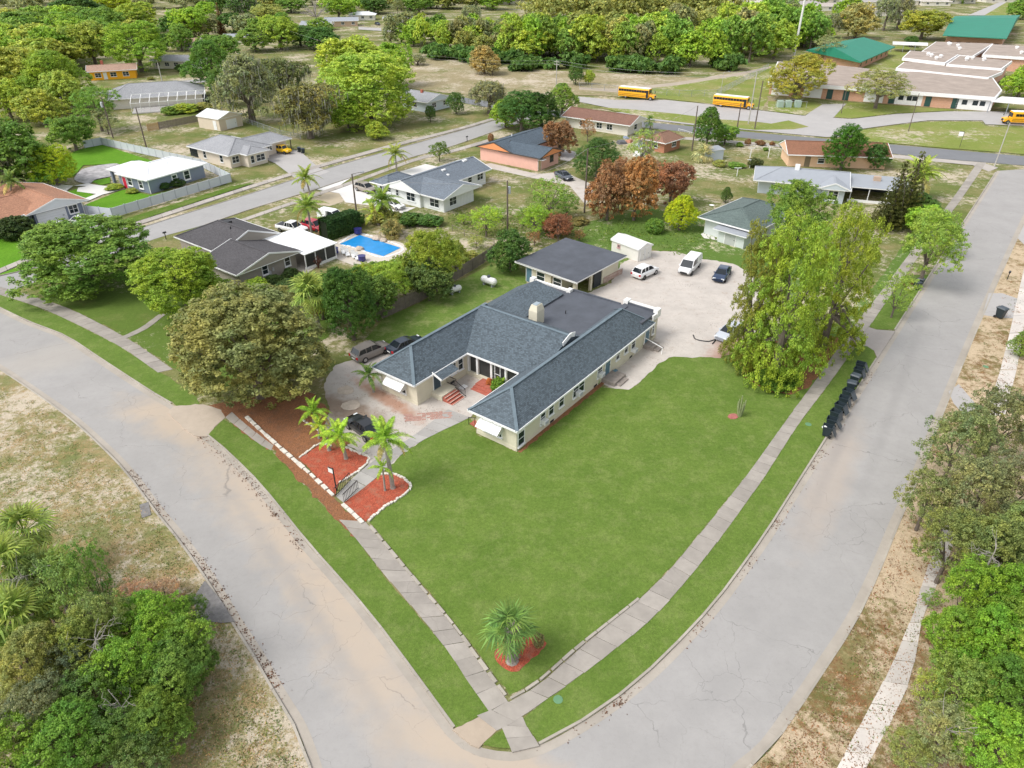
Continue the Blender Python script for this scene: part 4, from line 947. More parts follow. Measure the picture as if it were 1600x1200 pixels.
# ---- houses by the cross road
BRN = shingle('brown_shingles', (0.23, 0.12, 0.085), 0.2)
y = House('long_brown_roof_house', (980, 213), 55, 'long white house with brown gable roof beside the cross road')
y.wall(0, 7.5, 0, 17, 2.6, paint('off_white_wall', (0.70, 0.66, 0.58), 0.8, 0.05)); y.gable(-0.9, 8.2, -1.0, 17.8, 2.65, 4.1, 'v', BRN, MATS['off_white_wall'])
for px, py in ((952, 205), (936, 203), (910, 200)): y.window('u-', 0, px, py, 1.4, 1.2, z=1.5, cols=2)
y.window('v-', 0, along=4, z=1.5, w=1.4, h=1.2)
p_ = House('peach_house', (1230, 260), -7, 'peach house with rusty brown gable roof hidden behind the dark tree')
PCH = paint('peach_wall', (0.78, 0.52, 0.34), 0.85, 0.04)
p_.wall(0, 19, 0, 7.0, 2.6, PCH); p_.gable(-0.6, 19.6, -1.2, 8.0, 2.65, 4.4, 'u', shingle('rust_shingles', (0.28, 0.13, 0.075), 0.2), PCH)
p_.part('door_recess', MB().box(3.2, 4.3, -0.03, 0.0, 0.05, 2.3), paint('brown_shade', (0.22, 0.17, 0.11), 0.8, 0), uv=False)
p_.part('window_awning', MB().box(5.6, 7.2, -0.8, 0, 1.9, 2.0), WHT, uv=False); p_.window('v-', 0, along=6.4, z=1.4, w=1.2, h=1.0)
e_ = House('grey_metal_house', (1283, 316), -18, 'pale blue house with grey metal roofs and cluttered carport behind the tall pines')
LB = paint('pale_blue_wall', (0.52, 0.58, 0.62), 0.7, 0.04); GM = paint('grey_metal', (0.31, 0.33, 0.36), 0.45, 0.06)
e_.wall(-11, 3.0, 2.0, 9.5, 2.6, LB); e_.wall(-0.2, 3.4, -0.4, 2.0, 2.6, LB)
e_.gable(-12, 4.2, 0.6, 10.3, 2.7, 4.2, 'u', GM, LB, h0=4.5); e_.gable(-1.2, 4.3, -1.2, 6, 2.72, 3.8, 'v', GM, LB)
e_.slab([(4.2, 1.6, 2.75), (14.5, 1.6, 2.75), (14.5, 9.5, 3.0), (4.2, 9.5, 3.0)], GM, 'carport_roof', 0.14, WHT)
e_.window('v-', -0.4, along=1.6, z=1.5, w=1.5, h=1.5, cols=2, bars=2, fw=0.14)
for u in (4.6, 7.5, 10.5, 14.2): e_.part('carport_post', MB().box(u, u + 0.12, 1.8, 1.92, 0, 2.7), WHT, uv=False)
e_.part('carport_wall', MB().box(4.3, 14.3, 9.2, 9.3, 0, 2.8), M_screen, uv=False); e_.part('low_wall', MB().box(4.3, 14.3, 1.7, 1.78, 0, 0.55), WHT, uv=False)
e_.part('chimney', MB().box(-5.2, -4.4, 4.8, 5.6, 3.6, 4.9), WHT, uv=False)
e_.part('chimney', MB().box(8.4, 9.6, 6, 6.8, 2.7, 3.6), paint('buff_brick', (0.45, 0.33, 0.24), 0.8, 0.1), uv=False)
j_ = House('green_roof_house', (1150, 372), 45, 'pale grey house with grey green hipped roof behind the large cedar')
PG = paint('pale_grey_green', (0.56, 0.60, 0.58), 0.8, 0.04)
u0, v0 = j_.local(1131, 352)
j_.wall(-2, 10, -3.5, 4.6, 2.7, PG); j_.gable(-2.9, 10.8, -4.4, 5.5, 2.8, 4.5, 'u', shingle('grey_green_shingles', (0.125, 0.165, 0.155), 0.25), PG, h0=4.2, h1=4.2)
j_.wall(-3.6, -2.0, -3.2, 1.2, 2.1, PG); j_.slab([(-4.3, -3.8, 2.2), (-1.9, -3.8, 2.5), (-1.9, 1.9, 2.5), (-4.3, 1.9, 2.2)], GM, 'porch_roof', 0.12, WHT)
j_.door('u-', -3.6, along=-0.9, w=1.8, h=1.9, mat=paint('grey_door', (0.42, 0.44, 0.42), 0.7, 0.05))
j_.part('satellite_dish', MB().lathe([(0.02, 0), (0.25, 0.06), (0.4, 0.16)], 12), WHT).location = (1.0, 5.6, 3.6)

# ---- yellow house and others far left
YL = paint('yellow_paint', (0.90, 0.42, 0.01), 0.7, 0.04); PSH = shingle('pinkish_shingles', (0.42, 0.27, 0.20), 0.2)
z_ = House('yellow_house', (143, 126), 22, 'bright yellow house with pinkish brown roof among the trees')
z_.wall(0, 13.5, 0, 8, 2.7, YL); z_.gable(-0.8, 14.3, -1.0, 9, 2.75, 4.1, 'u', PSH, YL)
for px, py in ((152, 113), (176, 112), (195, 109)): z_.window('v-', 0, px, py, 1.7, 1.2, z=1.5, cols=2)
z_.door('v-', 0, 164, 116, mat=WHT); z_.part('chimney', MB().box(3.5, 4.3, 4.5, 5.3, 3.6, 5.2), BRICKRED, uv=False)
def simple_house(name, px, ang, L, D, wmat, rmat, label, hr=1.4, wins=3, axis='u', hip=0, H_=2.6):
    s = House(name, px, ang, label)
    s.wall(0, L, 0, D, H_, wmat); s.gable(-0.7, L + 0.7, -0.7, D + 0.7, H_ + 0.05, H_ + 0.05 + hr, axis, rmat, wmat, h0=hip, h1=hip)
    for i in range(wins): s.window('v-', 0, along=L * (i + 0.6) / wins, z=1.5, w=1.5, h=1.1, cols=2)
    for i in range(1): s.window('u-', 0, along=D * 0.5, z=1.5, w=1.4, h=1.1)
    return s
OW = MATS['off_white_wall']
simple_house('grey_roof_house', (240, 107), -6, 17, 8, OW, GRY, 'low white house with grey roof right of the yellow house', wins=5, hip=3)
sc_ = House('screened_pool_house', (215, 172), 22, 'wide house with pale grey hipped roof and white framed pool cage')
sc_.wall(-6, 17, 3, 17, 2.6, OW); sc_.gable(-7.5, 18, 2, 18, 2.7, 5.3, 'u', GRY, OW, h0=6, h1=7)
pc = MB()
for i in range(9):
    u = -1 + i * 2.3
    pc.beam((u, -5, 0), (u, -5, 2.6), 0.12, 0.12).beam((u, -5, 2.6), (u + 0.6, -1.5, 4.2), 0.12, 0.12).beam((u + 0.6, -1.5, 4.2), (u, 2, 2.7), 0.12, 0.12)
pc.beam((-1, -5, 2.6), (17.4, -5, 2.6), 0.12, 0.12).beam((-1, -5, 1.2), (17.4, -5, 1.2), 0.08, 0.08).beam((-0.4, -1.5, 4.2), (18, -1.5, 4.2), 0.12, 0.12)
sc_.part('pool_cage', pc, WHT, uv=False)
sc_.part('pool_deck', MB().box(-1, 17.4, -5.4, 2.9, 0, 0.2), MATS['pale_lot'], uv=False)
simple_house('white_cottage', (668, 176), 53, 9, 9, paint('sky_white', (0.62, 0.68, 0.74), 0.7, 0.04), GRY, 'white house with pale grey roof and red chimney right of the giant oak', hr=1.5, wins=2, axis='v').part('chimney', MB().box(3.6, 4.2, 5, 5.6, 3.5, 4.7), BRICKRED, uv=False)
simple_house('blue_roof_house', (356, 39), 0, 22, 9, paint('blue_wall', (0.16, 0.22, 0.3), 0.7, 0), shingle('blue_grey_sh', (0.12, 0.15, 0.2), 0.2), 'house with dark blue roof and orange gables far beyond the yellow house', hip=0)
simple_house('grey_hip_house', (600, 38), 8, 17, 10, OW, GRY, 'far house with grey hipped roof beside a pale driveway', hip=5)
simple_house('white_roof_house', (546, 32), 5, 14, 9, OW, WM, 'far white roofed house left of the grey hipped one', hip=4)
simple_house('grey_roof_house', (472, 48), 0, 14, 8, OW, GM, 'far grey metal roofed house between the trees', hip=0)
simple_house('grey_roof_house', (510, 42), 10, 16, 9, paint('tan_far', (0.5, 0.36, 0.25), 0.7, 0), GM, 'far tan house with long grey roof below the bare tree', hip=0)
simple_house('brown_cottage', (276, 78), 10, 9, 8, OW, PSH, 'small white cottage with brown roof left of the round green tree', hip=0)
simple_house('dark_roof_house', (352, 68), 5, 16, 6, OW, GM, 'low house with bluish roof in front of the dark blue roofed one', hr=0.9)
simple_house('brick_cottage', (1037, 240), 45, 6, 5, paint('salmon_brick', (0.45, 0.2, 0.12), 0.8, 0.1), shingle('brown2', (0.27, 0.15, 0.10), 0.2), 'small brick cottage with brown hipped roof left of the poplar', hip=2, wins=1, H_=2.3)
rs = House('metal_shed', (1110, 252), 20, 'small pale blue metal shed beside the dry yucca', 'shed')
rs.wall(0, 3.0, 0, 2.4, 2.2, LB); rs.slab([(-0.15, -0.2, 2.25), (3.2, -0.2, 2.25), (3.2, 2.6, 2.45), (-0.15, 2.6, 2.45)], GM, 'roof', 0.1, WHT); rs.part('door_recess', MB().box(3.0, 3.03, 0.4, 1.5, 0.05, 1.95), M_screen, uv=False)
DISTL = ['pale roofed distant house above the wood, farthest left of its street', 'distant house over the wood, second along from the left', 'long pale distant house just left of the radio mast', 'long distant house just right of the radio mast', 'distant house behind the one right of the radio mast', 'distant house behind the tall green and orange trees',
  'distant house at the photo top left of the mast', 'distant low house between the orange tree and the grey trees', 'distant house above the left part of the wood', 'distant house above the large green roofed hall', 'distant house left of the road at top right', 'far house top centre left above the scrub', 'far house above the orange field tree', 'farthest house at the top right corner', 'distant pale house behind the tall grey trees', 'tiny pale house in the clearing of the wood']
for i, (px, py, an, L) in enumerate(((1100, 12, 10, 24), (1150, 13, -8, 26), (1215, 14, 5, 30), (1280, 17, -5, 32), (1270, 6, 0, 28), (1325, 10, 8, 24), (1190, 4, 3, 24), (1360, 25, 0, 20), (860, 4, 0, 18), (1480, 6, 10, 22), (1440, 9, -10, 18), (660, 8, 5, 18), (760, 6, 0, 20), (1540, 4, 0, 26), (1380, 8, 0, 24), (905, 20, 60, 10))):
    simple_house('distant_house', (px, py), an, L, 11, OW, paint('far_roof_%s' % 'abc'[i % 3], [(0.42, 0.37, 0.33), (0.5, 0.45, 0.41), (0.36, 0.33, 0.32)][i % 3], 0.8, 0.1), DISTL[i], hr=1.5, hip=4).root['group'] = 'distant suburb houses'

# ---- school: brick blocks with flat roofs, each given by the outline of its roof
GRAV = concrete('gravel_roof', (0.40, 0.33, 0.28), 0.3, 0); SBR = brickmat('school_brick', (0.55, 0.27, 0.16), (0.62, 0.34, 0.22)); WF = paint('white_fascia', (0.80, 0.79, 0.78), 0.6, 0.05)
def flat_block(name, roof_px, z, label, fas=0.9, inset=0.8, wall=SBR):
    P_ = [G(a, b, z) for a, b in roof_px]; c0 = sum(P_, Vector()) / len(P_); c0.z = 0
    root = empty(name, c0, 0, label, 'school building')
    Q = [(p.x - c0.x, p.y - c0.y) for p in P_]
    MB().prism(Q, z - fas, z).build('roof', WF, root)
    n = len(Q); inn_ = []
    for i in range(n):
        a = Vector(Q[i - 1]); b = Vector(Q[i]); c2 = Vector(Q[(i + 1) % n])
        ar = sum(Q[j][0] * Q[(j + 1) % n][1] - Q[(j + 1) % n][0] * Q[j][1] for j in range(n)); sg = 1 if ar > 0 else -1
        d1 = (b - a).normalized(); d2 = (c2 - b).normalized(); n1 = Vector((-d1.y, d1.x)) * sg; n2 = Vector((-d2.y, d2.x)) * sg
        m_ = (n1 + n2) / max(0.3, 1 + n1.dot(n2)); inn_.append((b + m_ * inset, b + m_ * 0.35))
    MB().prism([tuple(q[1]) for q in inn_], z + 0.001, z + 0.03).build('roof_gravel', GRAV, root)
    MB().prism([tuple(q[0]) for q in inn_], -0.1, z - fas).build('wall', wall, root)
    rv = MB()
    for _ in range(4):
        a_, b2 = rnd.uniform(.2, .8), rnd.uniform(.2, .8)
        if n == 4:
            p = Vector(Q[0]).lerp(Vector(Q[1]), a_).lerp(Vector(Q[3]).lerp(Vector(Q[2]), a_), b2)
            rv.lathe([(0.5, z), (0.5, z + 0.5), (0.7, z + 0.5), (0.6, z + 0.85), (0.2, z + 1.0)], 8, c=(p.x, p.y))
    if rv.v: rv.build('roof_vent', WF, root)
    return root, P_, c0
r1, P1, c1 = flat_block('school_block', [(1200, 127), (1556, 152), (1566, 141), (1545, 112), (1400, 112), (1290, 100), (1215, 96)], 3.8, 'front school block with brown gravel flat roof and white fascia facing the bus loop')
# facade details of the front block
A_ = G(1200, 127, 3.8); B_ = G(1556, 152, 3.8); dd = (B_ - A_); dd.z = 0; Lf = dd.length; dd.normalize(); nf = Vector((dd.y, -dd.x, 0)); fang = math.atan2(dd.y, dd.x)
M_greendoor = paint('green_door', (0.02, 0.07, 0.06), 0.5, 0)
def on_front(px):
    # distance along the facade of the photo column px
    best = min(range(400), key=lambda i: abs(proj(A_ + dd * Lf * i / 400)[0] - px)); return Lf * best / 400
for px, kind, wd in ((1222, 'w', 5), (1272, 'w', 5), (1299, 'd', 1.6), (1325, 'd', 1.6), (1369, 'w', 5), (1397, 'd', 1.6), (1423, 'w', 7), (1454, 'd', 1.5), (1497, 'd', 1.5), (1527, 'w', 8.5)):
    t = on_front(px); p = A_ + dd * t - nf * 0.8 - c1; p.z = 0
    if kind == 'w':
        o = MB().box(-wd / 2, wd / 2, -0.06, 0.05, 0.1, 2.85).build('wall_panel', WF, r1, p, fang, uv=False)
        for kx in (-0.28, 0.02, 0.22):
            if wd > 5: MB().box(kx * wd - 0.55, kx * wd + 0.7, -0.09, -0.06, 1.3, 2.5).build('window', M_glass, o, uv=False)
    else: MB().box(-wd / 2, wd / 2, -0.06, 0.05, 0.1, 2.7).build('door', M_greendoor, r1, p, fang, uv=False)
flat_block('school_block', [(1400, 106), (1545, 121), (1567, 112), (1572, 104), (1470, 97), (1412, 97)], 4.3, 'second school block with flat roof just behind the front one')
flat_block('school_block', [(1410, 90), (1477, 98), (1498, 85), (1422, 79)], 5.2, 'school block with raised flat roof left of centre')
flat_block('school_block', [(1479, 100), (1566, 107), (1582, 95), (1498, 87)], 5.0, 'school block with brown gravel roof right of centre')
flat_block('school_block', [(1440, 80), (1520, 88), (1552, 68), (1462, 65)], 4.6, 'pale roofed school block with rooftop units')
flat_block('school_block', [(1535, 85), (1720, 97), (1720, 78), (1550, 69)], 4.8, 'school block at the right edge with pinkish flat roof')
GRN = paint('green_metal_roof', (0.02, 0.21, 0.135), 0.65, 0.08, 0.3)
def green_hall(name, ridge, eave_near, eave_far, ze, zr, label, wall=SBR):
    """gabled hall: ridge and eaves as pairs of photo points"""
    R0, R1 = [G(*p, zr) for p in ridge]; E0, E1 = [G(*p, ze) for p in eave_near]
    F0 = R0 * 2 - E0; F1 = R1 * 2 - E1; F0.z = F1.z = ze
    c0 = (R0 + R1) / 2; c0.z = 0
    root = empty(name, c0, 0, label, 'school building')
    mb = MB().add([p - c0 for p in (E0, E1, F1, F0, R0, R1)] + [p - c0 - Vector((0, 0, .3)) for p in (E0, E1, F1, F0)],
                  [(0, 1, 5, 4), (2, 3, 4, 5), (0, 4, 3, 9, 6), (1, 7, 8, 2, 5), (0, 6, 7, 1), (3, 2, 8, 9), (6, 9, 8, 7)])
    o = mb.build('roof', GRN, root)
    bm = bmesh.new(); bm.from_mesh(o.data); bmesh.ops.recalc_face_normals(bm, faces=bm.faces); bm.to_mesh(o.data); bm.free()
    e = 0.06
    Q = [E0.lerp(E1, e).lerp(F0.lerp(F1, e), e), E0.lerp(E1, 1 - e).lerp(F0.lerp(F1, 1 - e), e), F0.lerp(F1, 1 - e).lerp(E0.lerp(E1, 1 - e), e), F0.lerp(F1, e).lerp(E0.lerp(E1, e), e)]
    MB().prism([(p.x - c0.x, p.y - c0.y) for p in Q], -0.1, ze - 0.25).build('wall', wall, root)
    # windows along the long near side
    a, b = Q[0], Q[1]; d = (b - a); L = d.length; d.normalize(); ang = math.atan2(d.y, d.x)
    for i in range(6):
        p = a + d * L * (i + 0.5) / 6 - c0; p.z = 0
        MB().box(-0.8, 0.8, -0.08, 0.02, 1.0, 2.4).build('window', M_glass, root, p, ang, uv=False)
    return root
green_hall('green_roof_hall', ((1350, 58), (1280, 62)) if False else ((1303, 74), (1350, 58)), ((1345, 97), (1399, 73)), None, 3.2, 6.0, 'school hall with dark green metal gable roof')
green_hall('green_roof_hall', ((1488, 27), (1589, 28)), ((1473, 55), (1573, 60)), None, 5.2, 8.2, 'large school hall with light green metal roof at the top right')
# covered walk
cw = empty('covered_walkway', G(1560, 175), 0, 'flat white covered walkway at the school entrance', 'walkway')
P_ = [G(1549, 158, 3.0), G(1700, 170, 3.0), G(1700, 160, 3.0), G(1565, 151, 3.0)]
MB().prism([(p.x - cw.location.x, p.y - cw.location.y) for p in P_], 2.8, 3.05).build('canopy', WF, cw, uv=False)
for i in range(6):
    p = P_[0].lerp(P_[1], i / 5) - cw.location; p.z = 0; MB().box(-0.08, 0.08, 0.15, 0.3, 0, 2.8).build('post', GM, cw, p, uv=False)
cw = empty('covered_walkway', G(1420, 78), 0, 'white covered walkway between the green roofed hall and the school blocks', 'walkway')
P_ = [G(1395, 69, 3.0), G(1450, 71, 3.0), G(1450, 67, 3.0), G(1395, 65, 3.0)]
MB().prism([(p.x - cw.location.x, p.y - cw.location.y) for p in P_], 2.8, 3.05).build('canopy', WF, cw, uv=False)
for i in range(4):
    p = P_[0].lerp(P_[1], i / 3) - cw.location; p.z = 0; MB().box(-0.08, 0.08, 0.15, 0.3, 0, 2.8).build('post', GM, cw, p, uv=False)

# ================================================================== VEHICLES
TYRE = paint('tyre_rubber', (0.02, 0.02, 0.02), 0.85, 0); RIM = paint('alloy', (0.5, 0.5, 0.52), 0.3, 0, metal=0.9)
CGL = glassmat('car_glass', (0.015, 0.02, 0.025), 0.05); HLT = paint('headlight', (0.75, 0.77, 0.78), 0.15, 0); TLT = paint('taillight', (0.45, 0.01, 0.015), 0.25, 0)
def carpaint(name, col, rough=0.28): return paint(name, col, rough, 0, coat=0.6)
CP = {}
def car_meshes(kind):
    """body, glass band and lamps of a car about 4.6 m long, front towards +x"""
    if kind in CP: return CP[kind]
    # stations: x, z_low, z_belt(top of lower body), half width, cabin top z (0: none), cabin half width
    K = {
     'suv':   [(-2.3, .55, .85, .74), (-2.22, .35, 1.0, .86), (-1.6, .28, 1.05, .92), (0, .25, 1.03, .93), (1.1, .28, 1.0, .92), (1.7, .3, .95, .9), (2.2, .35, .8, .82), (2.35, .5, .66, .68)],
     'sedan': [(-2.35, .5, .8, .7), (-2.25, .32, .95, .82), (-1.6, .25, .97, .89), (0, .22, .92, .91), (1.0, .25, .9, .9), (1.8, .28, .8, .87), (2.25, .32, .68, .78), (2.38, .45, .58, .62)],
     'van':   [(-2.5, .5, 1.1, .9), (-2.45, .35, 1.2, .96), (0, .3, 1.15, .98), (1.3, .3, 1.12, .96), (2.1, .35, 1.0, .9), (2.45, .4, .85, .8), (2.52, .5, .7, .7)],
     'pickup': [(-2.8, .6, 1.0, .85), (-2.75, .45, 1.1, .92), (-1.0, .4, 1.1, .95), (0, .38, 1.08, .95), (1.2, .38, 1.08, .94), (2.3, .42, 1.0, .9), (2.65, .5, .85, .8)],
     'jeep': [(-1.9, .5, 1.1, .75), (-1.85, .45, 1.15, .78), (0, .42, 1.12, .79), (.7, .42, 1.12, .78), (1.7, .5, 1.08, .62), (1.9, .55, 1.0, .6)]}[kind]
    cab = {'suv': [(-2.1, 1.0, .76), (-1.75, 1.58, .64), (-.2, 1.66, .67), (.45, 1.58, .64), (1.25, 1.0, .80)],
           'sedan': [(-1.75, .95, .74), (-1.05, 1.38, .58), (0, 1.42, .6), (.3, 1.38, .58), (1.2, .9, .78)],
           'van': [(-2.45, 1.15, .93), (-2.38, 1.88, .80), (.4, 1.92, .82), (.95, 1.85, .78), (1.75, 1.1, .90)],
           'pickup': [(-.95, 1.08, .84), (-.7, 1.72, .72), (.3, 1.76, .73), (.55, 1.72, .72), (1.25, 1.08, .85)],
           'jeep': [(-1.85, 1.14, .72), (-1.75, 1.75, .66), (.2, 1.78, .66), (.4, 1.7, .66), (.7, 1.12, .72)]}[kind]
    mb = MB(); n = 8; vs = []
    for x, zl, zb, hw in K:
        r_ = .12
        vs += [(x, -hw * .9, zl), (x, -hw, zl + .18), (x, -hw, zb - .22), (x, -hw * .88, zb), (x, hw * .88, zb), (x, hw, zb - .22), (x, hw, zl + .18), (x, hw * .9, zl)]
    fs = [(i * n + k, i * n + (k + 1) % n, (i + 1) * n + (k + 1) % n, (i + 1) * n + k) for i in range(len(K) - 1) for k in range(n)]
    fs = [f[::-1] for f in fs]
    fs += [tuple(range(n)), tuple((len(K) - 1) * n + k for k in range(n - 1, -1, -1))]
    mb.add(vs, fs)
    # roof skin and pillars in paint, glass band slightly inside
    (xr, zr, wr), (x1, z1, w1), (x2, z2, w2), (x3, z3, w3), (xf, zf, wf) = cab
    mb.add([(x1, -w1, z1), (x2, -w2, z2), (x3, -w3, z3), (x3, w3, z3), (x2, w2, z2), (x1, w1, z1)] + [(x1, -w1, z1 - .06), (x2, -w2, z2 - .06), (x3, -w3, z3 - .06), (x3, w3, z3 - .06), (x2, w2, z2 - .06), (x1, w1, z1 - .06)],
           [(0, 1, 4, 5), (1, 2, 3, 4), (0, 6, 7, 1), (1, 7, 8, 2), (2, 8, 9, 3), (3, 9, 10, 4), (4, 10, 11, 5), (5, 11, 6, 0)])
    for s_ in (-1, 1):
        mb.beam((xr, s_ * wr, zr - .05), (x1, s_ * w1, z1 - .02), .09, .09); mb.beam((xf, s_ * wf, zf - .05), (x3, s_ * w3, z3 - .02), .08, .08)
        for t in (.34, .68):
            xa = x1 + (x3 - x1) * t; mb.beam((xa, s_ * (wr + wf) / 2 * 1.0, zr - .04), (xa, s_ * w2, z2 - .05), .06, .08)
        if kind == 'van': mb.add([(xr, s_ * .94, zr), (x1 + 2.0, s_ * .94, zr), (x1 + 2.0, s_ * .83, z1), (x1, s_ * .82, z1)], [(0, 1, 2, 3), (3, 2, 1, 0)])
    # mirrors
    for s_ in (-1, 1): mb.box(xf - .35, xf - .2, min(s_ * (wf + .02), s_ * (wf + .2)), max(s_ * (wf + .02), s_ * (wf + .2)), zf, zf + .14)
    body = mb
    gb = MB(); e = .985
    gb.add([(xr, -wr * e, zr - .05), (x1, -w1 * e, z1 - .03), (x2, -w2 * e, z2 - .03), (x3, -w3 * e, z3 - .03), (xf, -wf * e, zf - .05), (xr, wr * e, zr - .05), (x1, w1 * e, z1 - .03), (x2, w2 * e, z2 - .03), (x3, w3 * e, z3 - .03), (xf, wf * e, zf - .05)],
           [(0, 4, 3, 2, 1), (5, 6, 7, 8, 9), (0, 1, 6, 5), (4, 9, 8, 3), (1, 2, 7, 6), (2, 3, 8, 7), (0, 5, 9, 4)])
    xF = K[-1][0]; xB = K[0][0]; zf_ = (K[-1][1] + K[-1][2]) / 2 + .05
    CP[kind] = (body, gb, xF, xB, zf_, K)
    return CP[kind]
WM_ = None
CARC = {}
def car(kind, rear, front, mat, label, cat='car', group=None, length=None, extra=None):
    a = G(*rear, LZ); b = G(*front, LZ); c_ = (a + b) / 2; ang = math.atan2((b - a).y, (b - a).x)
    body, gb, xF, xB, zl, K = car_meshes(kind)
    root = empty({'suv': 'parked_suv', 'sedan': 'parked_car', 'van': 'parked_van', 'pickup': 'pickup_truck', 'jeep': 'open_jeep'}[kind] if kind != 'jeep' else 'off_road_car', (c_.x, c_.y, LZ), ang, label, cat, group or 'vehicles parked around the houses')
    if kind not in CARC:
        me = body.mesh('body', [mat], uv=False, bevel=0.035); 
        g2 = gb.mesh('glass', CGL, uv=False, bevel=0.0)
        wr = .36 if kind in ('suv', 'pickup', 'jeep') else .33
        t = MB(); prof = [(wr * .62, -.1), (wr * .95, -.11), (wr, -.07), (wr, .07), (wr * .95, .11), (wr * .62, .1)]
        t.lathe(prof, 16); tm = t.mesh('tyre', TYRE, uv=False)
        rm = MB().lathe([(.01, .06), (wr * .2, .085), (wr * .6, .075), (wr * .62, .1)], 10); rmm = rm.mesh('rim', RIM, uv=False)
        CARC[kind] = (me, g2, tm, rmm, wr)
    me, g2, tm, rmm, wr = CARC[kind]
    o = link('body', me, root); me.materials[0] = me.materials[0]; o.material_slots[0].link = 'OBJECT'; o.material_slots[0].material = mat
    link('glass', g2, root)
    hw = max(k[3] for k in K)
    for x in (xB + .95, xF - .92):
        for s_ in (-1, 1):
            wo_ = link('wheel', tm, root, (x, s_ * (hw - .08), wr)); wo_.rotation_euler = (-s_ * math.pi / 2, 0, 0); link('rim', rmm, wo_, (0, 0, 0))
    for s_ in (-1, 1):
        y = K[-2][3] * .72 * s_; MB().box(-.12, .06, -.2, .2, -.08, .08).build('headlight', HLT, root, (K[-2][0] + .04, y, zl + .06), 0, uv=False)
        y = K[1][3] * .8 * s_; MB().box(-.06, .06, -.14, .14, -.13, .13).build('taillight', TLT, root, (xB + .04, y, K[1][2] - .2), 0, uv=False)
    if kind in ('suv', 'van', 'pickup'): MB().box(xF - .12, xF + .02, -.5, .5, .38, .62).build('grille', M_black, root, uv=False)
    MB().box(xB - .02, xB + .04, -.26, .26, .55, .68).build('number_plate', WHT, root, uv=False)
    if kind == 'pickup': MB().box(-2.65, -1.1, -.8, .8, 1.075, 1.115).build('truck_bed', M_black, root, uv=False)
    if kind == 'jeep': MB().lathe([(.36, -.1), (.38, 0), (.36, .1)], 14).build('spare_wheel', TYRE, root, (-2.0, 0, .95), 0, uv=False).rotation_euler = (0, math.pi / 2, 0)
    if length:
        s_ = length / (xF - xB); root.scale = (s_, 1, 1)
    return root
car('suv', (556, 566), (603, 546), carpaint('bronze_grey_paint', (0.20, 0.18, 0.165)), 'bronze grey suv parked left of the courtyard house by the shiny dark tree')
car('sedan', (626, 549), (642, 542), carpaint('navy_paint', (0.02, 0.03, 0.05)), 'dark vehicle mostly hidden behind the left wing roof, nose to the bronze suv')
car('sedan', (590, 690), (550, 660), carpaint('black_paint', (0.012, 0.013, 0.016)), 'black coupe parked on the sandy yard behind the palms and red mulch')
car('suv', (993, 437), (1021, 424), carpaint('white_paint', (0.78, 0.78, 0.78)), 'white crossover parked right of the dark roofed garage', length=4.4)
car('van', (1087, 411), (1066, 433), MATS['white_paint'], 'white work van parked nose forward between the white crossover and the blue car', cat='van', length=5.2)
car('sedan', (1135, 421), (1119, 446), carpaint('dark_blue_paint', (0.02, 0.04, 0.09)), 'dark blue sedan beside the white work van, partly behind the cedar')
car('sedan', (1148, 518), (1130, 531), carpaint('silver_paint', (0.5, 0.53, 0.58)), 'silver car almost hidden under the cedar at the sandy lot edge')
car('pickup', (440, 359), (476, 366), MATS['white_paint'], 'white pickup truck with dark bed parked above the screened porch', cat='pickup')
car('suv', (480, 356), (503, 362), carpaint('red_paint', (0.42, 0.015, 0.03)), 'red car parked between the white pickup and the white van')
car('van', (505, 342), (533, 348), MATS['white_paint'], 'white and green van parked against the tall dark hedge', cat='van', length=4.6)
car('suv', (561, 296), (582, 302), carpaint('tan_paint', (0.28, 0.24, 0.20)), 'tan suv parked beside the white house garage')
car('sedan', (605, 323), (625, 327), MATS['white_paint'], 'small white car parked at the side door of the white house', length=4.2)
car('sedan', (870, 274), (892, 284), carpaint('dark_grey_paint', (0.05, 0.06, 0.08)), 'dark grey car on the sandy drive below the pink house')
car('jeep', (433, 238), (452, 241), carpaint('yellow_paint_car', (0.85, 0.52, 0.01)), 'yellow off-road car with black top beside the cream house', length=4.2)
car('sedan', (84, 366), (108, 352), MATS['white_paint'], 'white sedan in front of the white garage door, partly behind leaves')
car('sedan', (120, 352), (145, 345), MATS['white_paint'], 'second white car by the fence corner, mostly hidden by the tree')
car('pickup', (311, 155), (326, 161), carpaint('dark_teal_paint', (0.03, 0.08, 0.09)), 'dark green vehicle at the end of the pool cage')
car('sedan', (586, 38), (594, 40), MATS['navy_paint'], 'dark blue car under the carport of the far grey hipped house')

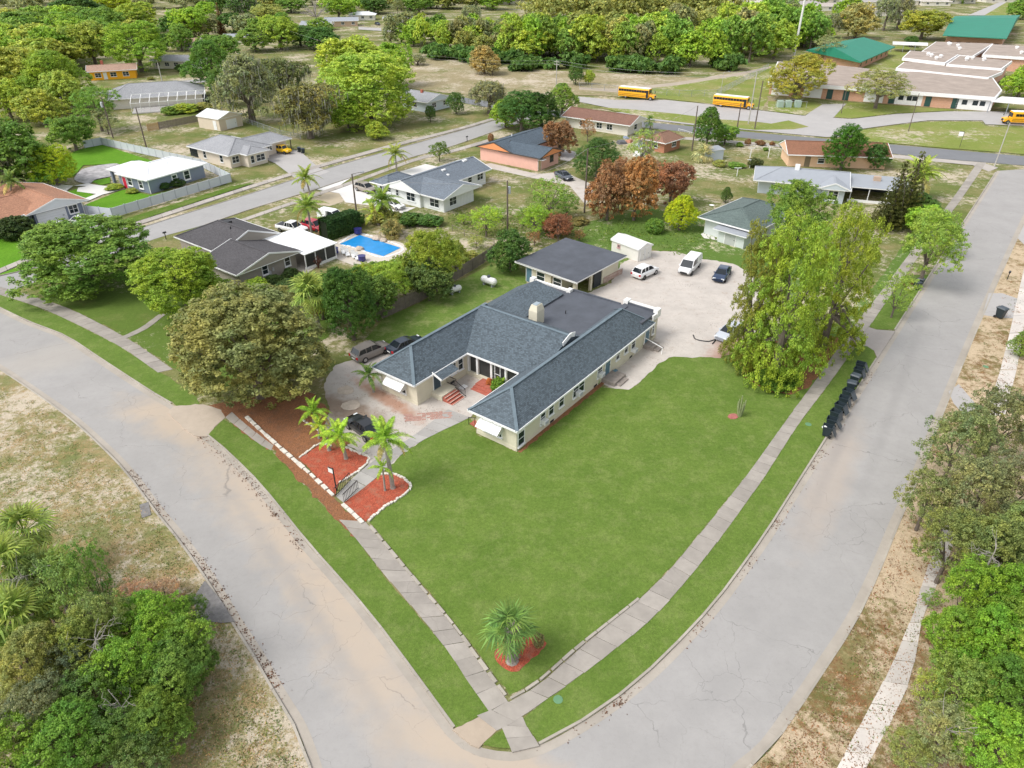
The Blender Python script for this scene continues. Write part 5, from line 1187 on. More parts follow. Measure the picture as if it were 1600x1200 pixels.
# school buses
BUSY = paint('bus_yellow', (0.88, 0.42, 0.015), 0.4, 0.02)
def make_bus(px, ang, label):
    p = G(*px, LZ); root = empty('school_bus', (p.x, p.y, LZ), ang, label, 'school bus', 'yellow school buses on the school lot')
    if 'bus' not in CARC:
        b = MB(); L0, L1 = -5.4, 3.9
        prof = [(-1.2, .55), (-1.25, 1.5), (-1.2, 2.75), (-.95, 3.0), (.95, 3.0), (1.2, 2.75), (1.25, 1.5), (1.2, .55)]
        b.add([(x, y, z) for x in (L0, L1) for y, z in prof], [(k, 8 + k, 8 + (k + 1) % 8, (k + 1) % 8) for k in range(8)] + [tuple(range(8)), tuple(range(15, 7, -1))])
        b.add([(3.9, -1.0, .6), (5.5, -.9, .6), (5.5, -.85, 1.35), (3.9, -.95, 1.6), (3.9, 1.0, .6), (5.5, .9, .6), (5.5, .85, 1.35), (3.9, .95, 1.6)], [(0, 1, 2, 3), (7, 6, 5, 4), (3, 2, 6, 7), (1, 5, 6, 2), (0, 4, 5, 1)])
        body = b.mesh('body', BUSY, uv=False, bevel=0.05)
        roof = MB().box(-5.35, 3.85, -1.0, 1.0, 3.0, 3.06).mesh('roof', WHT, uv=False, bevel=.05)
        win = MB().box(-.36, .36, -.03, .03, -.3, .3).mesh('window', CGL, uv=False)
        stripe = MB().box(-5.3, 3.8, -.02, .02, -.04, .04).mesh('stripe', M_black, uv=False)
        t = MB().lathe([(.3, -.14), (.5, -.14), (.52, 0), (.5, .14), (.3, .14)], 16).mesh('tyre', TYRE, uv=False); rm = MB().lathe([(.01, .08), (.3, .12), (.3, .15)], 10).mesh('rim', RIM, uv=False)
        CARC['bus'] = (body, roof, win, stripe, t, rm)
    body, roof, win, stripe, t, rm = CARC['bus']
    link('body', body, root); link('roof', roof, root)
    for s_ in (-1, 1):
        for i in range(11): link('window', win, root, (-4.9 + i * .78, s_ * 1.235, 2.25))
        for z in (1.9 - .55, .95): link('stripe', stripe, root, (0, s_ * 1.25, z))
        for x in (-3.1, 4.5):
            w__ = link('wheel', t, root, (x, s_ * 1.05, .5)); w__.rotation_euler = (-s_ * math.pi / 2, 0, 0); link('rim', rm, w__)
        link('mirror', MB().box(4.9, 5.0, s_ * 1.3 - .12, s_ * 1.3 + .12, 1.7, 2.2).mesh('mirror', M_black, uv=False), root)
    MB().box(3.9, 3.94, -1.05, 1.05, 1.75, 2.7).build('windscreen', CGL, root, uv=False)
    MB().box(3.1, 3.75, -1.28, -1.22, .65, 2.6).build('folding_door', CGL, root, uv=False)
    MB().box(5.48, 5.53, -.6, .6, .75, 1.25).build('grille', M_black, root, uv=False)
    for s_ in (-1, 1): MB().box(5.46, 5.54, s_ * .75 - .1, s_ * .75 + .1, .85, 1.1).build('headlight', HLT, root, uv=False)
    return root
def dirang(a, b):
    d = G(*b) - G(*a); return math.atan2(d.y, d.x)
make_bus((995, 154), dirang((965, 151), (1024, 157)), 'yellow school bus parked left on the school lot, in front of the field')
make_bus((1145, 168), dirang((1112, 164), (1178, 171)), 'yellow school bus parked behind the tall wooden poles')
make_bus((1601, 194), dirang((1650, 196), (1555, 193)), 'yellow school bus cut off by the right edge in front of the school')

# ================================================================== STREET FURNITURE
BIN = paint('bin_plastic', (0.018, 0.03, 0.038), 0.5, 0.1)
BINM = {}
def bin_(px, rz, lid, label, group='wheeled bins', z=LZ + .02, s=1.0):
    p = G(*px, LZ)
    root = empty('wheeled_bin', (p.x, p.y, z), rz, label, 'bin', group); root.scale = (s, s, s)
    if not BINM:
        b = MB().add([(-.24, -.27, .1), (.24, -.27, .1), (.24, .27, .1), (-.24, .27, .1), (-.33, -.38, 1.0), (.33, -.38, 1.0), (.33, .38, 1.0), (-.33, .38, 1.0)], [(0, 3, 2, 1), (0, 1, 5, 4), (1, 2, 6, 5), (2, 3, 7, 6), (3, 0, 4, 7)])
        b.add([(-.29, -.33, .7), (.29, -.33, .7), (.29, .33, .7), (-.29, .33, .7)], [(0, 1, 2, 3)])
        b.box(-.36, .36, -.41, -.37, .95, 1.02).box(-.36, .36, .37, .41, .95, 1.02).box(-.36, -.32, -.37, .37, .95, 1.02).box(.32, .36, -.37, .37, .95, 1.02)
        BINM['b'] = b.mesh('body', BIN, uv=False)
        l = MB().add([(-.36, -.84, 0), (.36, -.84, 0), (.36, 0, 0), (-.36, 0, 0), (-.28, -.72, .1), (.28, -.72, .1), (.28, -.1, .12), (-.28, -.1, .12)], [(0, 3, 2, 1), (4, 5, 6, 7), (0, 1, 5, 4), (1, 2, 6, 5), (2, 3, 7, 6), (3, 0, 4, 7)])
        BINM['l'] = l.mesh('lid', paint('lid_plastic', (0.05, 0.065, 0.08), 0.45, 0.1), uv=False)
        BINM['w'] = MB().lathe([(.12, -.04), (.13, 0), (.12, .04)], 10).mesh('wheel', TYRE, uv=False)
        BINM['h'] = MB().tube([(-.25, .42, 1.0), (-.25, .48, 1.02), (.25, .48, 1.02), (.25, .42, 1.0)], .02, 5).mesh('handle', BIN, uv=False)
    link('body', BINM['b'], root); l = link('lid', BINM['l'], root, (0, .41, 1.03)); l.rotation_euler = (R(lid), 0, 0)
    for s_ in (-1, 1): q_ = link('wheel', BINM['w'], root, (s_ * .3, .3, .13)); q_.rotation_euler = (0, math.pi / 2, 0)
    link('handle', BINM['h'], root)
    return root
ordl = ['nearest', 'second', 'third', 'fourth', 'fifth', 'sixth', 'seventh', 'eighth', 'ninth', 'farthest']
bp = [(1290, 681), (1296, 669), (1302, 657), (1309, 646), (1315, 635), (1321, 624), (1327, 612), (1333, 601), (1338, 590), (1341, 581)]
for i, p in enumerate(bp):
    lid = (115, 125, 105, 118, 110, 122, 0, 0, 112, 120)[i]
    bin_(p, R(53 - 90 + 90) + rnd.uniform(-.2, .2) + math.pi, lid, '%s dark wheeled bin %s in the kerbside row of ten' % (ordl[i], 'from the camera' if 0 < i < 9 else 'of all'), 'row of bins on the kerb', s=1.12)
MB().box(-.2, .2, -.15, .15, -.05, .14).build('bag', WHT, None, G(1288, 668, 1.0), .4, uv=False, bevel=.04)
tag(bpy.data.objects['bag'], 'white rubbish bag in the nearest bin of the kerbside row', 'rubbish bag')
bin_((1431, 452), .4, 0, 'dark bin by the driveway under the feathery street tree'); bin_((1436, 447), .7, 0, 'dark bin just behind the one under the feathery street tree')
bin_((1561, 497), .5, 0, 'dark green bin alone on the far side driveway of the right road', s=1.3)
bin_((468, 238), .5, 0, 'dark bin on the drive right of the yellow off-road car'); bin_((474, 240), .6, 0, 'dark bin nearest the lawn right of the yellow off-road car')

WOOD = paint('pole_wood', (0.14, 0.11, 0.09), 0.9, 0.25, 3); PGREY = paint('pole_grey', (0.42, 0.40, 0.37), 0.85, 0.1)
def pole(base, top_y, label, mat=WOOD, r_=.16, arms=0, trans=False, name='utility_pole', lamp=False, hmin=None, group='utility poles'):
    p = G(*base); hh = height(base[0], base[1], top_y)
    root = empty(name, (p.x, p.y, 0), rnd.uniform(0, 3), label, 'pole', group)
    MB().tube([(0, 0, 0), (0, 0, hh)], [r_, r_ * .7], 8).build('shaft', mat, root, uv=False)
    for k in range(arms): MB().box(-1.1, 1.1, -.06, .06, hh - .5 - k * .8, hh - .36 - k * .8).build('crossarm', mat, root, uv=False)
    if trans: MB().lathe([(.05, hh - 2.2), (.28, hh - 2.15), (.28, hh - 1.1), (.1, hh - 1.0)], 10, c=(.45, 0)).build('transformer', paint('transformer_grey', (0.5, 0.52, 0.54), 0.5, 0), root, uv=False)
    if lamp:
        MB().beam((0, 0, hh), (1.6, 0, hh + .15), .06, .06).build('lamp_arm', mat, root, uv=False); MB().box(1.4, 2.1, -.14, .14, hh + .06, hh + .2).build('lamp_head', GM, root, uv=False)
    return Vector((p.x, p.y, hh))
t1 = pole((793, 362), 282, 'wooden utility pole with grey transformer below the white house', trans=True)
t2 = pole((913, 333), 232, 'leaning wooden utility pole in front of the rusty dead trees')
t3 = pole((557, 332), 272, 'wooden utility pole behind the tall dark hedge', lamp=True)
t4 = pole((1081, 236), 165, 'wooden utility pole standing in front of the poplar like tree')
t5 = pole((1149, 217), 161, 'dark utility pole left of the parked middle bus front', arms=0)
t6 = pole((1169, 194), 112, 'tall grey pole just in front of the middle bus', mat=PGREY)
t7 = pole((1179, 202), 126, 'tall dark pole right of the middle bus')
t8 = pole((869, 134), 94, 'pale utility pole in the dry field behind the live oaks', mat=PGREY, arms=2)
t9 = pole((177, 216), 152, 'wooden pole with lamp head behind the vinyl fence corner', trans=True)
t10 = pole((229, 231), 168, 'leaning wooden pole along the back of the vinyl fence')
t11 = pole((450, 78), 45, 'grey pole with many wires between far trees', mat=PGREY, arms=1)
t12 = pole((255, 134), 98, 'thin pale pole in front of the pool cage house', mat=PGREY)
t13 = pole((1419, 206), 146, 'dark lamp pole in the school loop grass', r_=.1, name='lamp_post', group='lamp posts')
t14 = pole((1314, 178), 134, 'dark pole beside the school driveway mouth', r_=.1, name='lamp_post', group='lamp posts')
t15 = pole((1553, 262), 192, 'pale slanted lamp pole at the street corner by the school', mat=PGREY, r_=.12, lamp=False, name='lamp_post', group='lamp posts')
t16 = pole((1126, 146), 113, 'thin lamp post beside the field behind the middle bus', mat=PGREY, r_=.08, lamp=True, name='lamp_post', group='lamp posts')
t17 = pole((1240, 90), -40, 'tall white radio mast rising behind the yellow tree', mat=paint('mast_white', (0.72, 0.70, 0.68), 0.6, 0), r_=.45, name='radio_mast', group='masts')
t18 = pole((632, 120), 80, 'pale utility pole at the field edge by the giant oak', mat=PGREY, arms=1)
def wire(a, b, sag, name='overhead_wire', label='thin overhead wire'):
    pts = [a.lerp(b, t / 12) - Vector((0, 0, sag * 4 * (t / 12) * (1 - t / 12))) for t in range(13)]
    return tag(MB().tube(pts, 0.022, 3, cap=False).build(name, paint('wire_grey', (0.3, 0.3, 0.3), 0.6, 0), None, uv=False), label, 'wire', 'overhead wires')
wire(t18, t8, 1.2, label='upper wire between the field pole and the pole by the giant oak'); wire(t18 - Vector((0, 0, .8)), t8 - Vector((0, 0, .8)), 1.4, label='lower wire between the field pole and the pole by the giant oak')
wire(t8, t6, 1.5, label='upper wire from the field pole to the bus lot pole'); wire(t8 - Vector((0, 0, .8)), t6 - Vector((0, 0, .8)), 1.7, label='lower wire from the field pole to the bus lot pole')
wire(t11, t18, 2, label='wire from the far grey pole to the field edge pole')
wire(t1, t2, 1.0, label='wire between the transformer pole and the pole by the rusty trees'); wire(t2, t4, 1.0, label='wire from the rusty trees pole to the poplar pole'); wire(t3, t1, 1.0, label='wire from the hedge pole to the transformer pole'); wire(t9, t10, .5, label='wire between the two poles behind the vinyl fence')
def post_sign(base, top_y, label, sz=(.5, .45), cat='sign', name='yard_sign', mat=None):
    p = G(*base); hh = height(base[0], base[1], top_y); root = empty(name, (p.x, p.y, LZ), R(-30), label, cat)
    MB().box(-.04, .04, -.04, .04, 0, hh).build('post', M_black, root, uv=False)
    MB().box(-sz[0] - .05, -.05, -.02, .02, hh - .15 - sz[1], hh - .15).build('panel', mat or WHT, root, uv=False)
    MB().box(-sz[0] - .05, 0, -.03, .03, hh - .12, hh - .06).build('arm', M_black, root, uv=False)
post_sign((526, 768), 733, 'white hanging sign on a black post in the left red mulch bed')
post_sign((1499, 231), 206, 'pale road sign on a thin post in the school grass', (.9, .9))
def mailbox(base, label):
    p = G(*base); root = empty('letterbox', (p.x, p.y, LZ), R(53), label, 'letterbox', 'kerbside letterboxes')
    MB().box(-.05, .05, -.05, .05, 0, 1.0).build('post', M_black, root, uv=False); MB().tube([(-.25, 0, 1.12), (.25, 0, 1.12)], .14, 8).build('box', M_black, root, uv=False)
mailbox((260, 375), 'black letterbox at the street kerb left of the taupe house'); mailbox((730, 222), 'black letterbox across the street left of the pink house'); mailbox((1573, 438), 'small black letterbox on the sandy verge far right')
# iron handrails at the garden steps
for i, (a_, b_) in enumerate((((524, 777), (548, 752)), ((538, 786), (560, 764)))):
    A_ = G(*a_, LZ); B_ = G(*b_, LZ); mb = MB(); up = Vector((0, 0, .95)); B2 = B_ - A_; 
    mb.beam(up, B2 + up, .05, .05).beam(up * .15, B2 + up * .15, .04, .04)
    for k in range(11): q_ = B2 * (k / 10); mb.beam(q_, q_ + up, .03, .03)
    tag(mb.build('iron_handrail', M_black, None, A_, uv=False), ('black iron handrail on the sign side of the garden path', 'black iron handrail on the palm side of the garden path')[i], 'handrail')
# two propane tanks
TW = paint('tank_white', (0.78, 0.78, 0.76), 0.4, 0.05)
def tank(px, ang, label, s=1.0):
    p = G(*px, LZ); root = empty('gas_tank', (p.x, p.y, LZ), ang, label, 'gas tank', 'white gas tanks on the back lawn'); root.scale = (s, s, s)
    mb = MB(); prof = []
    pts = [(-1.25, .05), (-1.2, .28), (-1.05, .43), (-.85, .5), (.85, .5), (1.05, .43), (1.2, .28), (1.25, .05)]
    mb.tube([(x, 0, .75) for x, r_ in pts], [r_ for x, r_ in pts], 14); mb.build('tank', TW, root, uv=False, smooth=True)
    MB().lathe([(.22, 1.2), (.24, 1.4), (.15, 1.5)], 10).build('cap', paint('cap_dark', (0.06, 0.07, 0.09), 0.5, 0), root, uv=False)
    for x in (-.7, .7): MB().box(x - .1, x + .1, -.35, .35, 0, .35).build('foot', GM, root, uv=False)
tank((764, 446), dirang((755, 443), (774, 449)), 'white gas tank with dark cap alone on the back lawn'); tank((711, 458), dirang((700, 462), (722, 455)), 'small white gas tank beside the bush at the wooden fence', .8)
# wooden fences
FW = paint('weathered_board', (0.20, 0.17, 0.145), 0.9, 0.3, 2); FT = paint('fresh_board', (0.50, 0.33, 0.17), 0.85, 0.15, 2)
panel_fence('board_fence', [(590, 503), (655, 473), (706, 443), (755, 413), (772, 400)], 1.7, FW, FW, 'weathered board fence between the back lawn and the pool garden', boards=True)
panel_fence('board_fence', [(250, 203), (316, 190)], 1.7, FW, FW, 'dark weathered fence left of the beige metal garage', boards=True)
panel_fence('board_fence', [(232, 206), (249, 203)], 1.7, FT, FT, 'short new pale wooden fence below the pool cage', boards=True)
panel_fence('board_fence', [(1008, 216), (1054, 220)], 1.7, FW, FW, 'grey board fence between brown roofed house and brick cottage', boards=True)
panel_fence('board_fence', [(470, 372), (487, 385), (500, 378)], 1.5, FT, FT, 'short tan wooden fence between the porch and the pool', boards=True)
def rail_fence(px, label, H_=1.2, L=3, name='chain_link_fence', mat=GM, mesh=True):
    pts = px_line(px, 0); root = empty(name, pts[0], 0, label, 'fence'); o0 = pts[0]
    pm = MB().tube([(0, 0, 0), (0, 0, H_)], .05, 5).mesh('post', mat, uv=False)
    for a, b in zip(pts, pts[1:]):
        n2 = max(1, round((b - a).length / L))
        for i in range(n2 + 1): q_ = a.lerp(b, i / n2) - o0; link('post', pm, root, q_)
        MB().beam(a - o0 + Vector((0, 0, H_)), b - o0 + Vector((0, 0, H_)), .05, .05).beam(a - o0 + Vector((0, 0, H_ * .5)), b - o0 + Vector((0, 0, H_ * .5)), .02, .02).build('rail', mat, root, uv=False)
        if mesh:
            mb = MB(); L_ = (b - a).length; k = min(500, int(L_ / .35)); d = (b - a) / k
            for i in range(k): q_ = a - o0 + d * i; mb.beam(q_ + Vector((0, 0, .05)), q_ + d * 2 + Vector((0, 0, H_)), .012, .012).beam(q_ + d * 2 + Vector((0, 0, .05)), q_ + Vector((0, 0, H_)), .012, .012)
            tag(mb.build('wire_mesh', mat, root, uv=False), kind='stuff')
rail_fence([(905, 138), (985, 146), (1080, 152), (1120, 150), (1200, 108)], 'chain link fence along the school field behind the buses', 1.8, 4)
rail_fence([(707, 362), (745, 378), (772, 385)], 'grey post and rail fence among weeds below the white house', 1.1, 2.5, 'rail_fence', FW, False)
rail_fence([(378, 190), (440, 212), (470, 218)], 'low chain link fence right of the beige metal garage', 1.2, 3)
rail_fence([(1060, 205), (1130, 226), (1180, 232), (1225, 238)], 'low pale fence along the cross road behind the shrubs', .6, 4, 'rail_fence', WHT, False)
for i, (b_, ty) in enumerate((((1171, 251), 231), ((1200, 247), 228), ((1151, 276), 262), ((1171, 263), 249))):
    p = G(*b_); hh = height(b_[0], b_[1], ty); root = empty('clothes_post', (p.x, p.y, 0), 0, ('white clothes post nearest the round shrubs', 'white clothes post left of the peach house', 'white clothes post standing on the sandy grass', 'white clothes post beside the dark low shrubs')[i], 'clothes post', 'white clothes posts in the back yard')
    MB().box(-.06, .06, -.06, .06, 0, hh).build('post', WHT, root, uv=False); MB().box(-.7, .7, -.05, .05, hh - .1, hh).build('arm', WHT, root, uv=False)
# transformer cabinet cage near the school
p = G(1232, 168); root = empty('equipment_cage', (p.x, p.y, LZ), 0, 'fenced pale green equipment cabinets under the yellow tree', 'equipment')
for x in (-3.2, -1, 1.6): MB().box(x, x + 1.6, -.6, .8, 0, 1.7).build('cabinet', paint('cabinet_green', (0.35, 0.45, 0.38), 0.6, 0.05), root, uv=False, bevel=.04)
MB().box(-4.2, 4.2, -1.6, -1.55, 1.7, 1.76).box(-4.2, 4.2, 1.6, 1.66, 1.7, 1.76).build('rail', GM, root, uv=False)
for x in (-4.2, -2.1, 0, 2.1, 4.2): MB().tube([(x, -1.6, 0), (x, -1.6, 1.8)], .05, 5).build('post', GM, root, uv=False)
# pool
POOLB = paint('pool_cover_blue', (0.015, 0.26, 0.62), 0.35, 0.15, 0.8)
tag(sheet('pool_cover', [(531, 381), (562, 367), (626, 387), (599, 400), (571, 392), (567, 388), (559, 387)], LZ + 0.06, POOLB, skirt=.04, kind=None), 'bright blue cover on the backyard swimming pool', 'pool cover')
edging('pool_coping', [(529, 381), (562, 365.5), (629, 387), (599, 402), (570, 393.5), (559, 388.5), (529, 381)], .35, .07, .9, WF)
for px, s_, lb in (((523, 397), 1, 'large dark blue pot beside the screened porch'), ((566, 408), .9, 'dark blue pot among the plants nearest the camera by the pool'), ((560, 366), 1.0, 'bright blue pot at the back corner of the pool by the hedge')):
    p = G(*px, LZ); tag(MB().lathe([(.35 * s_, 0), (.62 * s_, .25 * s_), (.6 * s_, .9 * s_), (.66 * s_, .95 * s_), (.5 * s_, .92 * s_)], 14).build('plant_pot', paint('pot_blue', (0.035, 0.035, 0.16), 0.3, 0.05), None, (p.x, p.y, LZ), uv=False), lb, 'plant pot', 'blue pots by the pool')
def lounger(px, rz, lb):
    p = G(*px, LZ); r_ = empty('sun_lounger', (p.x, p.y, LZ), rz, lb, 'sun lounger', 'loungers on the pool deck')
    MB().box(-.3, .3, -.9, .4, .28, .34).build('seat', WHT, r_, uv=False); MB().add([(-.3, .4, .3), (.3, .4, .3), (.3, .95, .8), (-.3, .95, .8)], [(0, 1, 2, 3), (3, 2, 1, 0)]).build('backrest', WHT, r_, uv=False)
    for x in (-.27, .27):
        for y in (-.8, .35): MB().box(x - .03, x + .03, y - .03, y + .03, 0, .3).build('leg', WHT, r_, uv=False)
for i, px in enumerate(((537, 396), (543, 399), (553, 402), (558, 405))): lounger(px, R(20), ('pale lounger closest to the big blue pot', 'pale lounger second from the big blue pot', 'pale lounger third from the big blue pot', 'pale lounger next to the smaller dark blue pot')[i])
# boulders at the pool, bricks on the yard, manholes, small bits
def rock(name, px, s_, mat, lb, cat='rock', zz=LZ, flat=.6):
    bm = bmesh.new(); bmesh.ops.create_icosphere(bm, subdivisions=2, radius=s_)
    for v in bm.verts: v.co *= 1 + rnd.uniform(-.16, .16); v.co.z *= flat
    me = bpy.data.meshes.new(name); bm.to_mesh(me); bm.free(); me.materials.append(mat); p = G(*px, zz)
    return tag(link(name, me, None, (p.x, p.y, zz + s_ * flat * .5)), lb, cat)
RK = paint('rock_tan', (0.5, 0.42, 0.34), 0.9, 0.2, 2)
rock('boulder', (590, 374), .8, RK, 'large pale boulder at the far side of the pool'); rock('boulder', (599, 377), .6, RK, 'smaller boulder right of the large one by the pool'); rock('boulder', (562, 390), .6, RK, 'pale boulder at the near step of the pool')
rock('boulder', (1422, 452), .45, RK, 'pale boulder beside the bins under the street tree')
for i, px in enumerate(((540, 610), (548, 633))): rock('stepping_stone', px, .9, WF if False else RK, ('round flat stone in the sandy yard nearest the suv', 'round flat stone in the sandy yard above the black coupe')[i], flat=.06)
root = empty('brick_paving', G(670, 650, LZ), R(8), 'patch of old red bricks laid in the sandy yard by the path', 'paving')
bm_ = MB().box(-.19, .19, -.1, .1, 0, .04).mesh('brick', paint('old_pink_brick', (0.46, 0.27, 0.22), 0.9, 0.35, 2), uv=False)
for i in range(11):
    for j in range(5):
        if rnd.random() < .15: continue
        link('brick', bm_, root, (-2.2 + i * .42 + (j % 2) * .1 + rnd.uniform(-.03, .03), -.55 + j * .26 + rnd.uniform(-.02, .02), rnd.uniform(-.01, .01)), rnd.uniform(-.12, .12))
for i, px in enumerate(((712, 613), (724, 605))):
    p = G(*px, LZ); tag(MB().box(-.45, .45, -.3, .3, 0, .05).build('stepping_stone', BRICKRED if i == 0 else WF, None, (p.x, p.y, LZ), R(53), uv=False), ('red stepping slab in the courtyard', 'white stepping slab in the courtyard')[i], 'stepping stone')
PIPE = paint('hose_black', (0.03, 0.03, 0.03), 0.6, 0)
pts = [G(x, y, LZ) + Vector((0, 0, .06)) for x, y in ((1083, 524), (1086, 530), (1096, 533), (1108, 534), (1118, 531), (1113, 538))]
tag(MB().tube(smooth_line(pts, False, .3) and [Vector((q_.x, q_.y, LZ + .06)) for q_ in smooth_line(pts, False, .3)], .07, 5).build('black_hose', PIPE, None, uv=False), 'tangled black hose lying on the sandy lot', 'hose')
DR = paint('drain_grey', (0.2, 0.19, 0.185), 0.9, 0.3, 3)
root = empty('storm_drain', G(333, 940, LZ), 0, 'dark concrete storm drain pad set in the left verge at the kerb', 'drain')
q_ = [G(x, y, LZ) - root.location for x, y in ((320, 908), (302, 935), (308, 968), (345, 974), (366, 972), (345, 938))]
MB().prism([(a_.x, a_.y) for a_ in q_], 0, .06).build('slab', DR, root, uv=False)
p = G(318, 946, LZ) - root.location; MB().lathe([(.45, .06), (.45, .09), (.38, .1)], 18, c=(p.x, p.y)).build('cover', paint('cover_grey', (0.14, 0.135, 0.13), 0.8, 0.2), root, uv=False)
p = G(227, 797, LZ); tag(MB().box(-.9, .9, -.35, .35, 0, .05).build('inlet_slab', DR, None, (p.x, p.y, LZ), R(-60), uv=False), 'small dark kerb inlet slab on the upper left verge', 'drain')
for px, lb in (((1540, 573), 'pale green round cover on the verge by the right road'), ((871 + 1, 1093), 'faint green round cover in the strip near the corner'), ((1263, 663), 'green round cover in the grass strip beside the bins')):
    p = G(*px, LZ); tag(MB().lathe([(.3, 0), (.3, .02), (.28, .03)], 16).build('service_cover', paint('cover_green', (0.12, 0.25, 0.13), 0.7, 0.1), None, (p.x, p.y, LZ), uv=False), lb, 'service cover')
# far side walk slabs at the right
walk('pavement', [(1300, 1215), (1345, 1130), (1388, 1050), (1410, 1000), (1428, 955), (1448, 890), (1475, 820)], [(1345, 1215), (1380, 1150), (1415, 1080), (1432, 1020), (1440, 970), (1472, 895), (1500, 825)], 13, zj=.02, mat=concrete('white_slab', (0.62, 0.57, 0.52), 0.25, 0.4, rnd_obj=True))
walk('pavement', [(1540, 650), (1565, 570), (1582, 500), (1600, 420), (1625, 330)], [(1570, 650), (1590, 570), (1602, 500), (1622, 420), (1645, 330)], 14, mat=MATS['white_slab'])
sheet('driveway', [(1545, 458), (1566, 458), (1600, 470), (1650, 480), (1650, 500), (1592, 498), (1560, 496), (1535, 492)], LZ + 0.012, M_lot)
sheet('driveway', [(1482, 612), (1498, 600), (1522, 628), (1530, 650), (1512, 655), (1490, 630)], LZ + 0.012, M_lot)
sheet('driveway', [(1590, 372), (1600, 350), (1640, 355), (1640, 385), (1600, 382)], LZ + 0.012, M_lot)
sheet('street', [(1370, 33), (1450, 5), (1475, 5), (1410, 33)] if False else [(1512, 24), (1565, 2), (1575, 2), (1538, 24)], LZ + .02, M_lot)
sheet('school_lawn', [(1538, 24), (1575, 2), (1800, 10), (1800, 40), (1600, 30)], LZ + .012, M_schoolgrass)
for (a_, b_) in (((560, 42), (640, 46)), ((880, 38), (975, 42))): sheet('street', [(a_[0], a_[1]), (b_[0], b_[1]), (b_[0], b_[1] + 5), (a_[0], a_[1] + 4)], LZ + .02, M_lot)
sheet('street', [(-60, 150), (60, 150), (130, 146), (260, 128), (330, 122), (330, 127), (260, 134), (130, 152), (-60, 160)], LZ + .02, M_road2)

# ================================================================== TREES AND PLANTS
def leaf_mesh(name, P, Nn, size, seed, stretch=1.7, jitter=0.55):
    """one small folded leaf spray (two triangles) at every point P, facing roughly along Nn"""
    r = np.random.default_rng(seed); n = len(P)
    d = Nn + r.normal(0, jitter, (n, 3)); d /= np.linalg.norm(d, axis=1)[:, None] + 1e-9
    t = np.cross(d, r.normal(0, 1, (n, 3))); t /= np.linalg.norm(t, axis=1)[:, None] + 1e-9
    b = np.cross(d, t)
    s = (size * r.uniform(0.6, 1.4, n))[:, None]
    a0 = P - t * s * stretch * .5; a1 = P + b * s * .5 + d * s * .1; a2 = P + t * s * stretch * .5; a3 = P - b * s * .5 + d * s * .1
    V = np.stack([a0, a3, a2, a1], 1).reshape(-1, 3)
    me = bpy.data.meshes.new(name); me.vertices.add(4 * n); me.loops.add(4 * n); me.polygons.add(n)
    me.vertices.foreach_set('co', V.ravel().astype(np.float32))
    me.loops.foreach_set('vertex_index', np.arange(4 * n, dtype=np.int32))
    me.polygons.foreach_set('loop_start', np.arange(0, 4 * n, 4, dtype=np.int32)); me.polygons.foreach_set('loop_total', np.full(n, 4, np.int32))
    me.materials.append(M_leaf); me.update(calc_edges=True)
    return me
def crown_points(lobes, ncl, per, cr, seed, flat=0.7, inner=0.25, under=-0.35):
    r = np.random.default_rng(seed); L = np.array(lobes, float); w_ = (L[:, 3] * L[:, 4] + L[:, 3] * L[:, 5]) ; w_ /= w_.sum()
    C_, D_ = [], []
    while len(C_) < ncl:
        i = r.choice(len(L), p=w_); d = r.normal(0, 1, 3); d /= np.linalg.norm(d)
        if d[2] < under and r.random() < .75: continue
        q = L[i, :3] + d * L[i, 3:6] * (r.uniform(.86, 1.08) if r.random() > inner else r.uniform(.3, .85))
        # drop clusters deep inside another lobe
        k = (((q - L[:, :3]) / L[:, 3:6]) ** 2).sum(1)
        if (k < .45).any() and r.random() < .85: continue
        C_.append(q); D_.append(d)
    C_ = np.array(C_); D_ = np.array(D_)
    cs = r.uniform(.6, 1.3, ncl)
    P = np.repeat(C_, per, 0); off = r.normal(0, 1, (ncl * per, 3)); off /= np.linalg.norm(off, axis=1)[:, None]; off *= (r.random((ncl * per, 1)) ** .45)
    off[:, 2] *= flat
    P = P + off * cr * np.repeat(cs, per)[:, None]
    Nn = np.repeat(D_, per, 0) * .5 + off * .6 + np.array([0, 0, .55])
    return P, Nn, C_
def limb_mesh(name, C_, h0, spread, r0, seed, n=9, mat=None, twigs=0, fork=.45, lean=0):
    rr = random.Random(seed); mb = MB(); top = Vector((lean, 0, h0))
    mb.tube([(0, 0, -.2), (lean * .3, 0.02, h0 * .5), top], [r0 * 1.25, r0, r0 * .85], 8)
    idx = [rr.randrange(len(C_)) for _ in range(n)]
    for i in idx:
        e = Vector(C_[i]); m_ = top.lerp(e, .45) + Vector((rr.uniform(-.3, .3), rr.uniform(-.3, .3), rr.uniform(0, .6)))
        mb.tube([top - Vector((0, 0, .3)), m_, e * .97], [r0 * .55, r0 * .3, r0 * .07], 5)
        for _ in range(twigs):
            q = m_.lerp(e, rr.uniform(.1, .9)); v = Vector((rr.gauss(0, 1), rr.gauss(0, 1), rr.uniform(-.1, 1))).normalized() * rr.uniform(.5, 1.6) * spread
            k = q + v * .5 + Vector((rr.uniform(-.2, .2),) * 3)
            mb.tube([q, k, q + v], [r0 * .12, r0 * .08, r0 * .02], 4, cap=False)
            for _ in range(2):
                v2 = Vector((rr.gauss(0, 1), rr.gauss(0, 1), rr.uniform(0, 1))).normalized() * spread * .4; mb.tube([k, k + v2], [r0 * .05, r0 * .015], 3, cap=False)
    return mb.mesh(name, mat or M_bark, uv=False)
PROTO = {}
